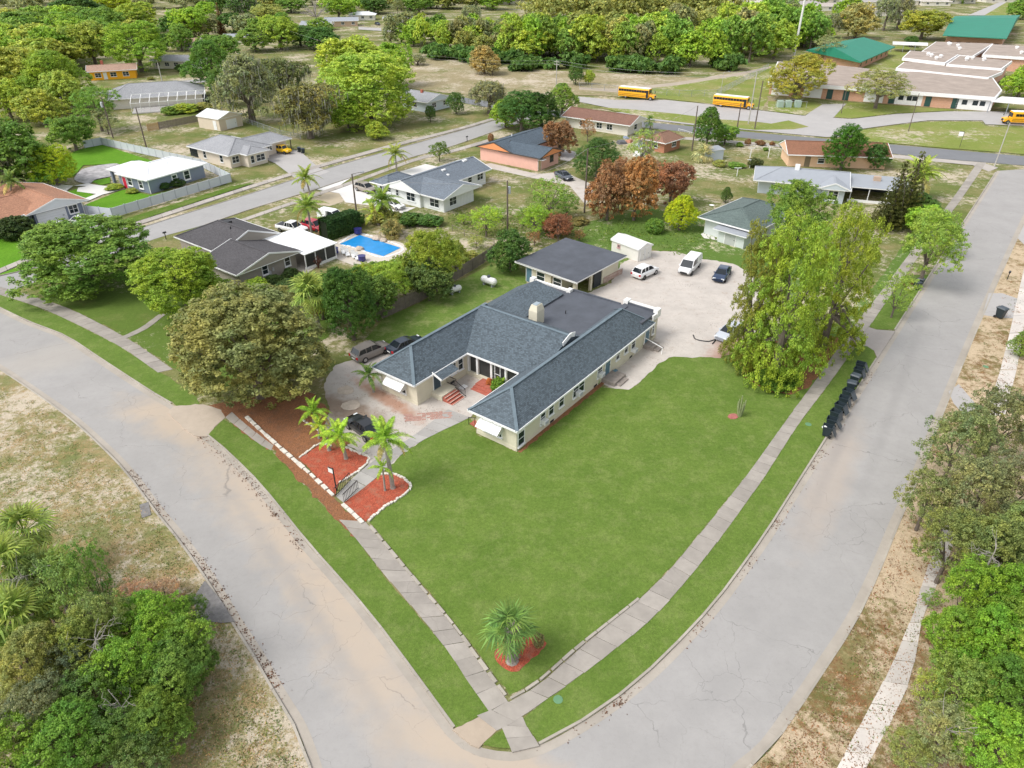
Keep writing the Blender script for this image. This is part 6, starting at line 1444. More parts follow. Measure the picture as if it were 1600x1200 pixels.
def lobeset(seed, n, R_, Hh, z0, rmin=.35, rmax=.55, tall=.8):
    """n overlapping lobes filling a crown of radius 1-ish scaled to R_, from z0 to Hh"""
    rr = random.Random(seed); L = [(0, 0, (z0 + Hh) / 2, R_ * .62, R_ * .62, (Hh - z0) * .46)]
    for i in range(n):
        a = 2 * math.pi * (i + rr.random() * .7) / n; t = rr.uniform(.35, .68); z = rr.uniform(z0 + (Hh - z0) * .3, Hh - (Hh - z0) * .22)
        zr = rr.uniform(rmin, rmax); L.append((math.cos(a) * R_ * t, math.sin(a) * R_ * t, z, R_ * zr, R_ * zr, (Hh - z0) * zr * .62 * tall))
    for i in range(max(2, n // 3)):
        a = rr.uniform(0, 6.3); L.append((math.cos(a) * R_ * .3, math.sin(a) * R_ * .3, Hh - (Hh - z0) * .22, R_ * .36, R_ * .36, (Hh - z0) * .22))
    return L
def proto(key, kind, seed):
    """all protos have crown radius 1 x 5 m and height 10 m; they are scaled when placed"""
    if kind == 'round':   L = lobeset(seed, 11, 5, 10, .3); P, Nn, C_ = crown_points(L, 560, 26, .58, seed); sz = .24; th = 2.6; r0 = .34
    elif kind == 'dense': L = lobeset(seed, 14, 5, 10, 0, .3, .45); P, Nn, C_ = crown_points(L, 1100, 34, .38, seed, inner=.15); sz = .115; th = 2.2; r0 = .34
    elif kind == 'grand': L = lobeset(seed, 20, 5, 10, -1.5, .25, .4); P, Nn, C_ = crown_points(L, 1900, 34, .32, seed, inner=.12); sz = .115; th = 2.4; r0 = .3
    elif kind == 'far':   L = lobeset(seed, 7, 5, 10, .8); P, Nn, C_ = crown_points(L, 240, 14, .75, seed); sz = .42; th = 2.0; r0 = .3
    elif kind == 'fartall': L = lobeset(seed, 6, 4.2, 10, .6, .34, .5, 1.1); P, Nn, C_ = crown_points(L, 240, 14, .7, seed); sz = .40; th = 2.0; r0 = .25
    elif kind == 'airy':  L = lobeset(seed, 11, 5, 10, 1.6, .24, .38); P, Nn, C_ = crown_points(L, 520, 30, .42, seed, inner=.3); sz = .12; th = 3.2; r0 = .25
    elif kind == 'sparse': L = lobeset(seed, 10, 5, 10, 1.5, .25, .4); P, Nn, C_ = crown_points(L, 190, 22, .6, seed, inner=.5); sz = .17; th = 2.4; r0 = .22
    elif kind == 'shrub': L = lobeset(seed, 8, 5, 10, 0, .35, .5); L = [(a, b, c, d, e, f * 1.1) for a, b, c, d, e, f in L]; P, Nn, C_ = crown_points(L, 420, 22, .7, seed, inner=.1, under=-.8); sz = .38; th = 1; r0 = .3
    elif kind == 'ball': L = [(0, 0, 5, 5, 5, 5)]; P, Nn, C_ = crown_points(L, 800, 14, .5, seed, inner=.05, under=-.9); sz = .4; th = 2; r0 = .4
    elif kind == 'moss': L = lobeset(seed, 11, 5, 10, .6, .3, .42); P, Nn, C_ = crown_points(L, 380, 22, .6, seed); sz = .22; th = 3; r0 = .45
    elif kind == 'cedar':
        rr = random.Random(seed); L = []
        for i in range(26):
            z = .4 + 8.9 * (i / 25); R_ = 4.6 * (1 - ((z - 4) / 7.2) ** 2) ** .5 if z > 4 else 4.4
            a = i * 2.4 + rr.uniform(-.3, .3); t = rr.uniform(.45, .72); s_ = rr.uniform(.7, 1.25)
            L.append((math.cos(a) * R_ * t, math.sin(a) * R_ * t, z, s_ * 1.25, s_ * 1.25, s_ * .85))
        for k in range(7): L.append((math.cos(k * .9) * 3.3, math.sin(k * .9) * 3.3, .7 + (k % 2) * .8, 1.3, 1.3, 1.0))
        L.append((0, 0, 5, 2.5, 2.5, 4.0))
        P, Nn, C_ = crown_points(L, 1500, 34, .30, seed, .8, inner=.05); sz = .088; th = 3; r0 = .4
    elif kind == 'conifer':
        rr = np.random.default_rng(seed); C_ = []
        for k in range(16):
            z = .6 + 9.2 * (k / 15); R_ = 4.8 * (1 - z / 10.4) + .25
            m_ = max(5, int(14 * (1 - k / 18)))
            for j in range(m_):
                a = j * 6.283 / m_ + k
                for t in np.linspace(.2, 1, max(2, int(R_ * 2.2))): C_.append((math.cos(a) * R_ * t, math.sin(a) * R_ * t, z + .5 * t * t - .1))
        C_ = np.array(C_); per = 9; P = np.repeat(C_, per, 0) + rr.normal(0, .17, (len(C_) * per, 3)) * np.array([1, 1, .6])
        Nn = np.tile(np.array([0, 0, 1.]), (len(P), 1)); sz = .24; th = 9; r0 = .22
    cm = leaf_mesh('crown', P, Nn, sz, seed + 1)
    tm = limb_mesh('trunk', C_, th, 1.0, r0, seed, n=10 if kind not in ('conifer', 'far', 'fartall', 'ball', 'shrub') else 3, mat=M_bark)
    em = None
    if kind == 'moss':
        r = np.random.default_rng(seed); mb = MB(); vs = []; 
        for i in range(900):
            q = C_[r.integers(len(C_))] + r.normal(0, .4, 3); l = r.uniform(.5, 1.7); a = r.uniform(0, 3.14); dx, dy = math.cos(a) * .06, math.sin(a) * .06
            mb.add([(q[0] - dx, q[1] - dy, q[2]), (q[0] + dx, q[1] + dy, q[2]), (q[0] + dx * .3, q[1] + dy * .3, q[2] - l), (q[0] - dx * .3, q[1] - dy * .3, q[2] - l)], [(0, 1, 2, 3)])
        em = mb.mesh('hanging_moss', paint('spanish_moss', (0.27, 0.27, 0.21), 0.95, 0.25), uv=False)
    PROTO[key] = (cm, tm, em)
def get(kind, i):
    key = kind + str(i)
    if key not in PROTO: proto(key, kind, sum(map(ord, key)) * 7 + i)
    return PROTO[key]
GREENS = {
 'spring': ((0.235, 0.34, 0.055), 'bright green'), 'lime': ((0.40, 0.46, 0.05), 'lime yellow'), 'mid': ((0.165, 0.255, 0.06), 'mid green'), 'dark': ((0.085, 0.155, 0.045), 'dark green'),
 'olive': ((0.29, 0.285, 0.11), 'olive'), 'gold': ((0.30, 0.335, 0.085), 'golden green'), 'moss': ((0.24, 0.245, 0.15), 'grey green'), 'rust': ((0.28, 0.15, 0.10), 'rusty brown'),
 'tan': ((0.38, 0.33, 0.21), 'tan'), 'orange': ((0.34, 0.28, 0.14), 'orange tinted'), 'yellowgreen': ((0.29, 0.36, 0.07), 'yellow green'), 'deepred': ((0.24, 0.095, 0.07), 'dark red brown')}
def jcol(c, r_=.12):
    c = GREENS[c][0] if isinstance(c, str) else c
    k = (1 + rnd.uniform(-r_, r_)) * 1.4; return (min(.6, c[0] * k * (1 + rnd.uniform(-.08, .08))), min(.62, c[1] * k * 1.06), c[2] * k * .8, 1)
def tree_at(x, y, z, R_, Hh, kind, col, label, name='leafy_tree', cat='tree', group=None, var=None, no_trunk=False):
    cm, tm, em = get(kind, var if var is not None else rnd.randrange(3))
    root = empty(name, (x, y, z), rnd.uniform(0, 6.28), label, cat, group)
    s_ = (R_ / 5, R_ / 5, Hh / 10); root.scale = s_
    c_ = link('crown' if cat == 'tree' else 'foliage', cm, root); c_.color = jcol(col)
    if not no_trunk: link('trunk' if cat == 'tree' else 'stem', tm, root)
    if em: link('hanging_moss', em, root)
    return root
def tree(bx, by, ty, wpx, kind, col, label, **kw):
    """base point, top row and crown width as read off the photograph"""
    p = G(bx, by); hh = height(bx, by, ty); d = proj((p.x, p.y, hh * .6))[2]; R_ = wpx * d / F / 2
    # the far side of the crown shows above the trunk: bring the height down a little
    hh = max(hh * .93, .3)
    return tree_at(p.x, p.y, 0.0, R_, hh, kind, col, label, **kw)

# ---- trees on and round the corner lot
tree(408, 622, 446, 262, 'grand', (0.215, 0.22, 0.105), 'huge olive brown spreading tree beside the sandy driveway mouth', name='spreading_tree', var=0)
tree(296, 488, 384, 160, 'grand', 'spring', 'bright green leafy tree between the taupe house and the olive brown tree', var=1)
tree(148, 450, 342, 222, 'grand', 'mid', 'wide mid green tree over the left street corner', var=1)
tree(553, 532, 410, 104, 'dense', (0.075, 0.135, 0.03), 'glossy dark green tree behind the bronze grey suv', var=1)
tree(505, 500, 425, 70, 'round', (0.09, 0.15, 0.035), 'dark leafy tree left of the glossy dark one', var=1)
tree(608, 482, 402, 85, 'airy', 'yellowgreen', 'yellow green shrubby tree at the pool fence', var=0)
tree(678, 455, 352, 96, 'dense', (0.26, 0.30, 0.05), 'feathery yellow green tree above the board fence', var=0)
tree(672, 470, 405, 72, 'round', (0.13, 0.17, 0.06), 'grey green bush in front of the board fence', name='leafy_bush', cat='bush', var=2)
tree(797, 425, 356, 62, 'round', 'dark', 'dark green bush at the corner of the back lawn by the garage', name='leafy_bush', cat='bush', var=0)
tree(1163, 572, 330, 100, 'cedar', (0.22, 0.215, 0.055), 'olive gold cedar forming the left part of the big cedar clump', name='cedar_tree', var=0)
tree(1208, 590, 308, 165, 'cedar', (0.235, 0.305, 0.05), 'largest yellow green cedar in the clump by the right pavement', name='cedar_tree', var=1)
tree(1284, 548, 300, 140, 'cedar', (0.22, 0.285, 0.048), 'right hand cedar of the clump leaning over the pavement', name='cedar_tree', var=2)
tree(1238, 400, 272, 110, 'dense', 'mid', 'green leafy tree rising behind the cedar clump', var=2)
tree(1435, 448, 322, 118, 'airy', (0.20, 0.27, 0.065), 'feathery bright green street tree by the right road', var=1)
tree(1470, 400, 345, 60, 'airy', (0.13, 0.22, 0.04), 'lower green branching tree overhanging the right road', var=2)
tree(1392, 497, 420, 68, 'sparse', (0.20, 0.28, 0.07), 'small thin tree in the grass strip by the right road', var=0)
tree(1386, 358, 248, 62, 'conifer', (0.075, 0.085, 0.03), 'dark pointed pine, the left of two by the cluttered carport', name='norfolk_pine', var=0)
tree(1408, 352, 232, 60, 'conifer', (0.085, 0.09, 0.03), 'dark pointed pine, the right and taller of two', name='norfolk_pine', var=1)
tree(1428, 350, 300, 60, 'round', 'dark', 'dark bush at the foot of the bushy palm right of the pines', name='leafy_bush', cat='bush')
tree(1440, 372, 318, 60, 'round', 'spring', 'bright green bush right of the pines near the pavement', name='leafy_bush', cat='bush')
tree(1313, 266, 190, 64, 'dense', (0.06, 0.14, 0.02), 'dark glossy tree between the peach house and the metal roofed house', var=0)
tree(1365, 264, 222, 42, 'round', 'dark', 'smaller dark tree right of the dark glossy one')
tree(1061, 360, 304, 60, 'dense', (0.36, 0.42, 0.03), 'round lime yellow tree on the weedy lawn', var=1)
tree(1022, 364, 341, 28, 'ball', 'mid', 'small round green bush left of the lime yellow tree', name='round_bush', cat='bush', var=0, no_trunk=True)
tree(1133, 318, 291, 20, 'dense', 'dark', 'small dark bush beside the green roofed house', name='round_bush', cat='bush')
tree(948, 345, 246, 66, 'round', 'rust', 'leftmost of the rusty dead leaved trees by the leaning pole', name='rusty_tree', var=0)
tree(990, 345, 243, 70, 'round', (0.33, 0.185, 0.10), 'middle and most orange of the rusty dead leaved trees', name='rusty_tree', var=1)
tree(1046, 322, 247, 66, 'round', (0.26, 0.13, 0.10), 'rightmost rusty dead leaved tree with pale stems', name='rusty_tree', var=2)
tree(965, 332, 240, 50, 'airy', 'rust', 'rusty tree standing behind the leftmost one', name='rusty_tree', var=2)
tree(872, 382, 330, 60, 'sparse', 'deepred', 'dark red brown bush above the garage roof', name='rusty_bush', cat='bush', var=1)
tree(870, 370, 335, 50, 'round', 'deepred', 'dense dark red brown bush left of the shed', name='rusty_bush', cat='bush', var=1)
tree(905, 378, 358, 24, 'sparse', 'rust', 'small brown bush just left of the garden shed', name='rusty_bush', cat='bush')
tree(875, 245, 186, 52, 'round', 'rust', 'red brown tree against the pink house end', name='rusty_tree', var=1)
tree(918, 222, 182, 32, 'sparse', 'rust', 'thin red brown tree before the long brown roofed house', name='rusty_tree', var=2)
tree(932, 280, 214, 76, 'dense', (0.065, 0.125, 0.04), 'round dark green tree on the sandy drive by the pink house', var=2)
tree(858, 345, 274, 78, 'sparse', 'mid', 'loose green shrub tree below the dark grey car', var=0)
tree(885, 340, 300, 60, 'sparse', 'mid', 'loose green shrub left of the leaning pole', name='leafy_bush', cat='bush', var=1)
tree(838, 370, 320, 60, 'airy', 'spring', 'spindly bright green shrub above the garage', name='leafy_bush', cat='bush', var=2)
tree(760, 370, 320, 70, 'sparse', 'spring', 'spindly bright green shrub by the transformer pole', name='leafy_bush', cat='bush', var=1)
tree(1000, 262, 196, 56, 'sparse', (0.3, 0.36, 0.12), 'pale sparse tree in front of the cluttered yard', var=2)
tree(1103, 232, 164, 52, 'dense', (0.10, 0.18, 0.035), 'tall poplar like tree right of the brick cottage', var=1)
tree(1132, 226, 194, 44, 'round', 'mid', 'low leafy tree right of the poplar like tree', var=1)
for bx, by, ty, w_, kd, cl, lb in ((815, 205, 138, 84, 'dense', 'dark', 'dark live oak left of the long brown roofed house'), (846, 200, 140, 70, 'dense', (0.045, 0.09, 0.02), 'darkest live oak behind the pink house'), (878, 180, 128, 56, 'dense', 'mid', 'green live oak at the edge of the bus lot'),
        (790, 200, 152, 50, 'round', 'spring', 'bright leafy tree left of the dark live oaks')): tree(bx, by, ty, w_, kd, cl, lb)
tree(765, 178, 122, 72, 'moss', 'moss', 'moss hung tree at the end of the middle street', name='mossy_oak', var=0)
tree(580, 195, 76, 172, 'grand', (0.27, 0.36, 0.08), 'giant rounded bright green oak left of the white cottage', name='giant_oak', var=0)
tree(590, 218, 188, 36, 'round', 'yellowgreen', 'small yellow green tree at the foot of the giant oak')
tree(545, 205, 150, 60, 'round', 'spring', 'bright bush like tree at the left foot of the giant oak')
tree(560, 150, 52, 120, 'round', 'yellowgreen', 'yellow green tree rising behind the giant oak', var=1)
tree(615, 135, 62, 66, 'round', 'spring', 'green tree at the right shoulder of the giant oak', var=2)
tree(486, 216, 124, 112, 'moss', (0.22, 0.19, 0.08), 'olive moss hung oak left of the giant oak', name='mossy_oak', var=1)
tree(395, 190, 78, 110, 'moss', 'moss', 'large grey mossy oak right of the beige metal garage', name='mossy_oak', var=2)
tree(450, 165, 85, 80, 'moss', (0.14, 0.15, 0.07), 'dark mossy oak between the grey mossy oak and the giant oak', name='mossy_oak', var=0)
tree(338, 148, 56, 86, 'dense', (0.12, 0.20, 0.045), 'rounded green tree behind the pool cage', var=1)
tree(360, 165, 95, 60, 'dense', (0.10, 0.17, 0.05), 'green tree with blossoms right of the pool cage', var=2)
tree(687, 253, 219, 38, 'airy', (0.12, 0.17, 0.04), 'small tree behind the white house by the street', var=0)
tree(757, 116, 68, 50, 'round', 'orange', 'orange brown tree alone in the dry field', var=0)
tree(770, 118, 98, 30, 'sparse', 'tan', 'low tan bush beside the orange field tree', name='leafy_bush', cat='bush')
tree(653, 102, 84, 32, 'moss', 'moss', 'grey bush at the left end of the dry field', name='leafy_bush', cat='bush')
tree(899, 133, 97, 30, 'dense', 'dark', 'small dark tree in the field right of the pale pole'); tree(920, 132, 108, 18, 'round', 'yellowgreen', 'small yellow green tree in the field right of the dark one')
tree(673, 190, 163, 20, 'dense', 'dark', 'dark pointed shrub before the white cottage', name='leafy_bush', cat='bush'); tree(713, 178, 142, 32, 'dense', 'dark', 'dark shrub at the right end of the white cottage', name='leafy_bush', cat='bush')
tree(767, 222, 208, 9, 'ball', 'rust', 'tiny rusty cone shrub at the pink house corner', name='round_bush', cat='bush')
# left edge
tree(38, 292, 184, 120, 'round', (0.12, 0.19, 0.04), 'tall green tree over the left lawn of the grey fence', var=0)
tree(92, 290, 222, 84, 'dense', (0.30, 0.36, 0.03), 'lime topped tree beside the stone patio', var=1)
tree(10, 300, 215, 60, 'moss', 'moss', 'grey mossy tree at the very left edge', name='mossy_oak', var=1)
tree(30, 372, 338, 52, 'ball', (0.045, 0.07, 0.025), 'round clipped dark bush by the white garage door', name='clipped_bush', cat='bush', var=0, no_trunk=True)
tree(120, 235, 178, 70, 'round', 'mid', 'green tree behind the left fence corner', var=2)
tree(160, 205, 130, 80, 'airy', 'mid', 'slender green tree before the pool cage house', var=1)
tree(170, 210, 165, 50, 'sparse', 'moss', 'thin grey green tree by the lamp headed pole', var=2)
tree(110, 180, 105, 66, 'round', 'gold', 'golden tree below the yellow house', var=1)
tree(70, 195, 135, 70, 'round', 'gold', 'golden green tree left of the golden one', var=0)
# left mass
for i, (bx, by, ty, w_, kd, cl, lb) in enumerate(((40, 168, 66, 100, 'round', 'gold', 'golden tree at the left edge above the street'), (95, 172, 72, 120, 'dense', 'spring', 'big green tree left of the yellow house'), (20, 190, 120, 70, 'round', 'yellowgreen', 'yellow green tree lowest at the left edge'),
      (50, 75, 15, 130, 'round', 'mid', 'broad dark crowned tree at upper left'), (100, 72, 18, 90, 'round', 'spring', 'bright tree right of the broad upper left tree'), (75, 95, 48, 60, 'round', 'moss', 'grey green tree between the upper left trees'),
      (115, 95, 38, 60, 'round', 'yellowgreen', 'yellow green tree above the big green tree'), (152, 108, 28, 80, 'round', 'gold', 'golden leaved tree just behind the yellow house'), (222, 112, 28, 116, 'dense', 'spring', 'big bright green tree behind and right of the yellow house'),
      (160, 60, 8, 80, 'round', 'mid', 'mid green tree at the top left above the golden one'), (215, 50, 2, 70, 'round', 'yellowgreen', 'yellow green tree at the top behind the bright one'), (130, 40, -10, 90, 'round', 'dark', 'dark tree touching the top edge at left'), (178, 30, -14, 70, 'round', 'lime', 'lime tree touching the top edge at left'),
      (260, 80, 50, 24, 'round', 'dark', 'dark tree against the small white cottage'), (300, 62, 8, 60, 'round', 'spring', 'bright green tree left of the dark narrow conifer'), (285, 80, 34, 40, 'round', 'mid', 'green tree before the small white cottage'), (325, 35, 0, 30, 'round', 'spring', 'bright green tree right of the narrow conifer top'),
      (385, 30, -12, 60, 'moss', 'dark', 'dark mossy tree above the dark blue roof'), (420, 38, 4, 50, 'round', 'olive', 'olive tree right of the dark blue roof'), (440, 78, 22, 62, 'round', 'yellowgreen', 'rounded yellow green tree above the many wired pole'), (400, 80, 42, 60, 'round', 'mid', 'mid green tree left of the many wired pole'),
      (470, 72, 38, 60, 'round', 'dark', 'dark tree right of the many wired pole'), (505, 78, 40, 60, 'round', 'dark', 'dark tree below the long grey roof'), (350, 95, 52, 60, 'round', 'mid', 'green tree in front of the low bluish roof'),
      (530, 32, -8, 50, 'round', 'spring', 'bright green tree right of the bare grey tree'), (455, 20, -6, 50, 'round', 'mid', 'green tree at the top above the wires'), (585, 22, -8, 46, 'round', 'dark', 'dark green tree above the grey hipped house'), (622, 24, -4, 24, 'airy', 'moss', 'thin grey tree right of the dark one at top'),
      (655, 22, -14, 50, 'round', 'mid', 'green tree at the top left of the scrub wood'), (700, 14, -14, 50, 'round', 'olive', 'olive tree at the top centre'), (735, 40, 6, 40, 'moss', 'moss', 'grey tree at the back of the scrub wood'), (770, 15, -12, 50, 'round', 'spring', 'green tree at the top over the scrub wood'),
      (1438, 62, 12, 70, 'round', (0.28, 0.27, 0.06), 'olive green tree left of the large light green roof'), (1335, 60, 0, 62, 'round', 'orange', 'orange and green tree behind the dark green roofed hall'), (1322, 45, -10, 50, 'round', 'spring', 'bright green tree behind the orange tree'), (1402, 45, -10, 50, 'moss', 'moss', 'tall grey weeping tree left of the olive one'),
      (1380, 48, -12, 40, 'moss', 'moss', 'grey weeping tree next to the orange tree'), (1298, 60, 18, 32, 'moss', 'moss', 'dark grey tree right of the radio mast'), (1255, 70, 14, 56, 'round', 'spring', 'bright green tree just behind the radio mast'), (1215, 60, 2, 60, 'round', 'spring', 'bright green tree left of the radio mast'),
      (1590, 30, -4, 40, 'round', 'mid', 'green tree at the top right corner'), (1422, 73, 56, 24, 'round', 'dark', 'small dark bush by the covered walkway'), (1290, 98, 52, 56, 'sparse', 'moss', 'grey green thin tree left of the dark green roof'), (1590, 152, 100, 52, 'round', 'spring', 'bright green tree at the right edge behind the school'))):
    tree(bx, by, ty, w_, kd, cl, lb)
tree(1240, 158, 80, 100, 'dense', (0.32, 0.30, 0.07), 'yellow leaved tree in front of the left end of the school', var=2)
tree(1367, 170, 104, 106, 'airy', (0.25, 0.25, 0.12), 'spreading olive grey tree in front of the school', var=0)
tree(348, 56, 2, 15, 'conifer', (0.16, 0.075, 0.04), 'narrow reddish brown conifer at the top left of the blue roof', name='narrow_conifer', var=0)
# clipped hedge
for i, (a_, b_) in enumerate((((508, 374), (558, 358)),)):
    A_ = G(*a_); B_ = G(*b_); L_ = (B_ - A_).length; ang = math.atan2((B_ - A_).y, (B_ - A_).x); r = np.random.default_rng(5); n = 16000
    P = np.stack([r.uniform(0, L_, n), r.uniform(-1.1, 1.1, n), r.uniform(0, 3.0, n)], 1); f = r.integers(0, 3, n)
    P[f == 0, 2] = 3.0 + r.normal(0, .08, (f == 0).sum()); s_ = f == 1; P[s_, 1] = -1.1 + r.normal(0, .08, s_.sum()); s_ = f == 2; P[s_, 1] = 1.1 + r.normal(0, .08, s_.sum())
    Nn = np.stack([np.zeros(n), np.sign(P[:, 1]) * (f > 0), (f == 0) * 1.0 + .2], 1)
    root = empty('clipped_hedge', A_, ang, 'tall dark green clipped hedge between the parked van and the pool', 'hedge')
    o = link('foliage', leaf_mesh('foliage', P, Nn, .2, 3), root); o.color = (0.05, 0.11, 0.025, 1)
    MB().box(.1, L_ - .1, -.95, .95, 0, 2.85).build('branches', paint('hedge_wood', (0.02, 0.03, 0.012), 1, 0), root, uv=False)
# shrubs
for px, w_, hpx, cl, lb in (((560, 352), 24, 20, 'dark', 'dark bush at the end of the clipped hedge'), ((600, 350), 40, 26, 'olive', 'reddish spiky shrub behind the pool'), ((612, 366), 34, 24, (0.2, 0.2, 0.09), 'brownish fountain shrub at the far pool side'), ((640, 352), 46, 20, 'dark', 'dark shrub row left part below the white house'), ((672, 352), 44, 16, 'dark', 'dark shrub row right part below the white house'),
      ((455, 435), 30, 16, (0.035, 0.06, 0.02), 'low dark hedge along the taupe house wall'), ((430, 446), 34, 16, (0.035, 0.06, 0.02), 'low dark hedge at the corner of the taupe house'), ((257, 296), 26, 12, (0.05, 0.09, 0.03), 'dark shrub left of the two at the blue grey house side'), ((277, 291), 24, 12, (0.05, 0.09, 0.03), 'dark shrub right of the two at the blue grey house side'),
      ((180, 296), 30, 8, 'yellowgreen', 'yellow green flower bed plants before the red door'), ((207, 302), 20, 8, 'gold', 'reddish yellow plants below the window right of the red door'), ((500, 352), 60, 10, 'mid', 'low bushes behind the tan wooden fence'),
      ((1048, 216), 12, 8, 'mid', 'round bush at the brick cottage fence'), ((1155, 230), 12, 8, 'mid', 'round bush first along the low pale fence'), ((1168, 228), 11, 12, 'rust', 'reddish bush second along the low pale fence'), ((1188, 227), 18, 8, 'rust', 'brown bush pair in the middle of the low pale fence'), ((1223, 231), 14, 12, 'dark', 'round dark bush at the left end of the peach house'), ((1206, 228), 10, 7, 'rust', 'small reddish bush left of the round dark one'),
      ((1124, 260), 22, 10, 'olive', 'yellowish low bush right of the small metal shed'), ((1150, 262), 30, 8, 'mid', 'low wide bush between the clothes posts'), ((1178, 262), 26, 16, (0.08, 0.09, 0.04), 'dark low bush behind the clothes post'), ((1196, 236), 10, 6, 'mid', 'tiny bush in the clothes post yard'),
      ((178, 122), 8, 6, 'dark', 'small bush below the yellow house middle window'), ((183, 122), 7, 6, 'dark', 'small bush right of the first at the yellow house'), ((195, 121), 8, 6, 'dark', 'small bush below the yellow house right window'), ((209, 118), 9, 7, 'dark', 'small bush at the right corner of the yellow house'), ((236, 125), 12, 5, 'olive', 'low brown bush in the yellow house front yard'),
      ((283, 112), 16, 12, 'dark', 'round dark bush at the right end of the grey roofed house'), ((290, 175), 44, 14, 'yellowgreen', 'yellow green bush behind the dark weathered fence'), ((270, 178), 34, 12, 'mid', 'green bush below the pool cage'), ((320, 172), 30, 12, 'olive', 'olive bush right end below the pool cage'),
      ((5, 372), 14, 10, 'yellowgreen', 'yellow green plants at the left edge below the house'), ((640, 432), 40, 26, 'yellowgreen', 'bright shrub between pool deck and board fence'), ((590, 430), 60, 20, (0.13, 0.19, 0.04), 'mixed green shrubs at the near edge of the pool deck'), ((700, 400), 46, 20, 'yellowgreen', 'yellow green shrub right of the feathery tree'), ((655, 490), 0, 0, 'mid', ''),
      ((735, 405), 30, 12, 'olive', 'low weeds beside the top of the board fence'), ((905, 350), 30, 10, (0.25, 0.2, 0.1), 'brown weeds under the leftmost rusty tree'), ((1210, 600), 70, 20, (0.10, 0.17, 0.03), 'low green shrub at the foot of the largest cedar'), ((840, 1012), 20, 24, (0.26, 0.2, 0.12), 'dry brownish grass clump on the red mulch by the lone palm'), ((795, 1012), 0, 0, 'mid', ''),
      ((615, 745), 0, 0, 'mid', ''), ((778, 612), 26, 22, (0.13, 0.24, 0.04), 'cluster of green and yellow plants in the courtyard corner'), ((766, 604), 16, 12, (0.4, 0.14, 0.06), 'orange red plants in the courtyard corner'), ((933, 600), 10, 8, 'mid', 'small weeds at the rear door steps'), ((1418, 448), 20, 8, (0.16, 0.1, 0.06), 'brown brush pile beside the bins')):
    if w_: tree(px[0], px[1], px[1] - hpx, w_, 'shrub', cl, lb, name='garden_shrub', cat='shrub', no_trunk=True)
# cactus like plant in a red ringed pot on the lawn
p = G(1155, 650, LZ); root = empty('ringed_cactus', (p.x, p.y, LZ), 0, 'grey green cactus like plant on the lawn by the red ringed bed', 'plant')
for k in range(9): a = k * .7; MB().tube([(0.12 * math.cos(a), .12 * math.sin(a), 0), (.3 * math.cos(a), .3 * math.sin(a), 1), (.35 * math.cos(a), .35 * math.sin(a), rnd.uniform(1.4, 2.2))], [.1, .09, .05], 5).build('stem', paint('cactus_green', (0.24, 0.28, 0.13), 0.8, 0.2, 3), root, uv=False)
tag(sheet('ring_bed', [(1137, 651), (1140, 647), (1148, 646), (1154, 650), (1150, 654), (1141, 654)], LZ + .05, paint('rose_gravel', (0.4, 0.14, 0.12), 0.9, 0.3, 5), smooth=True, step=.2, skirt=.05, kind=None), 'small round red gravel bed beside the cactus like plant', 'flower bed')

# ---- the woods far off: one tree after another
ORD = ['first', 'second', 'third', 'fourth', 'fifth', 'sixth', 'seventh', 'eighth', 'ninth', 'tenth', 'eleventh', 'twelfth', 'thirteenth', 'fourteenth', 'fifteenth', 'sixteenth', 'seventeenth', 'eighteenth', 'nineteenth']
for a_, b_ in (('twenty', 'twentieth'), ('thirty', 'thirtieth'), ('forty', 'fortieth'), ('fifty', 'fiftieth')): ORD += [b_] + [a_ + ' ' + t for t in ORD[:9]]
def wood(poly, n, h, w_, kinds, cols, group, seed, desc, mass=False):
    r = random.Random(seed); items = []
    for k in range(n):
        a = r.random(); b = r.random()
        x = poly[0][0] * (1 - a) * (1 - b) + poly[1][0] * a * (1 - b) + poly[2][0] * a * b + poly[3][0] * (1 - a) * b
        y = poly[0][1] * (1 - a) * (1 - b) + poly[1][1] * a * (1 - b) + poly[2][1] * a * b + poly[3][1] * (1 - a) * b
        items.append((b < .5, x, y, r.choice(cols), r.uniform(*h), r.uniform(*w_), r.choice(kinds)))
    if mass:
        PP = []; NN = []; L = []
        for f, x, y, c, hh, R_, kd in items:
            g0 = G(x, y); P, Nn, C_ = crown_points(lobeset(int(x * 7), 5, R_, hh, .3), 70, 12, R_ * .2, int(x * 13) + 1)
            PP.append(P + np.array([g0.x, g0.y, 0])); NN.append(Nn)
        me = leaf_mesh('distant_trees', np.concatenate(PP), np.concatenate(NN), .95, seed); o = link('distant_trees', me); o.color = jcol(cols[0]); o['kind'] = 'stuff'; o['label'] = group + ' ' + desc
        return
    for front in (True, False):
        row = sorted([t for t in items if t[0] == front], key=lambda t: t[1])
        for i, (f, x, y, c, hh, R_, kd) in enumerate(row):
            p = G(x, y)
            tree_at(p.x, p.y, 0, R_, hh, kd, c, '%s tree, %s from the left in the %s rows %s' % (GREENS[c][1], ORD[i], 'near' if front else 'far', desc), name='woodland_tree', group=group)
mix = ['spring', 'yellowgreen', 'yellowgreen', 'mid', 'moss', 'yellowgreen', 'spring', 'spring', 'olive', 'mid', 'spring']
wood([(800, 96), (1180, 108), (1215, 82), (810, 80)], 62, (10, 16), (4.5, 7.5), ['far', 'fartall'], mix, 'trees of the wood behind the field', 1, 'of the wood')
wood([(610, 70), (830, 98), (840, 70), (620, 48)], 50, (7, 12), (4, 6.5), ['far', 'fartall'], ['olive', 'yellowgreen', 'moss', 'yellowgreen', 'mid', 'spring', 'olive'], 'trees of the scrub behind the field', 2, 'of the scrub')
wood([(1180, 100), (1280, 78), (1250, 50), (1120, 62)], 26, (10, 17), (6, 9), ['far'], ['spring', 'mid', 'yellowgreen', 'moss', 'spring'], 'trees of the wood near the radio mast', 3, 'by the mast')
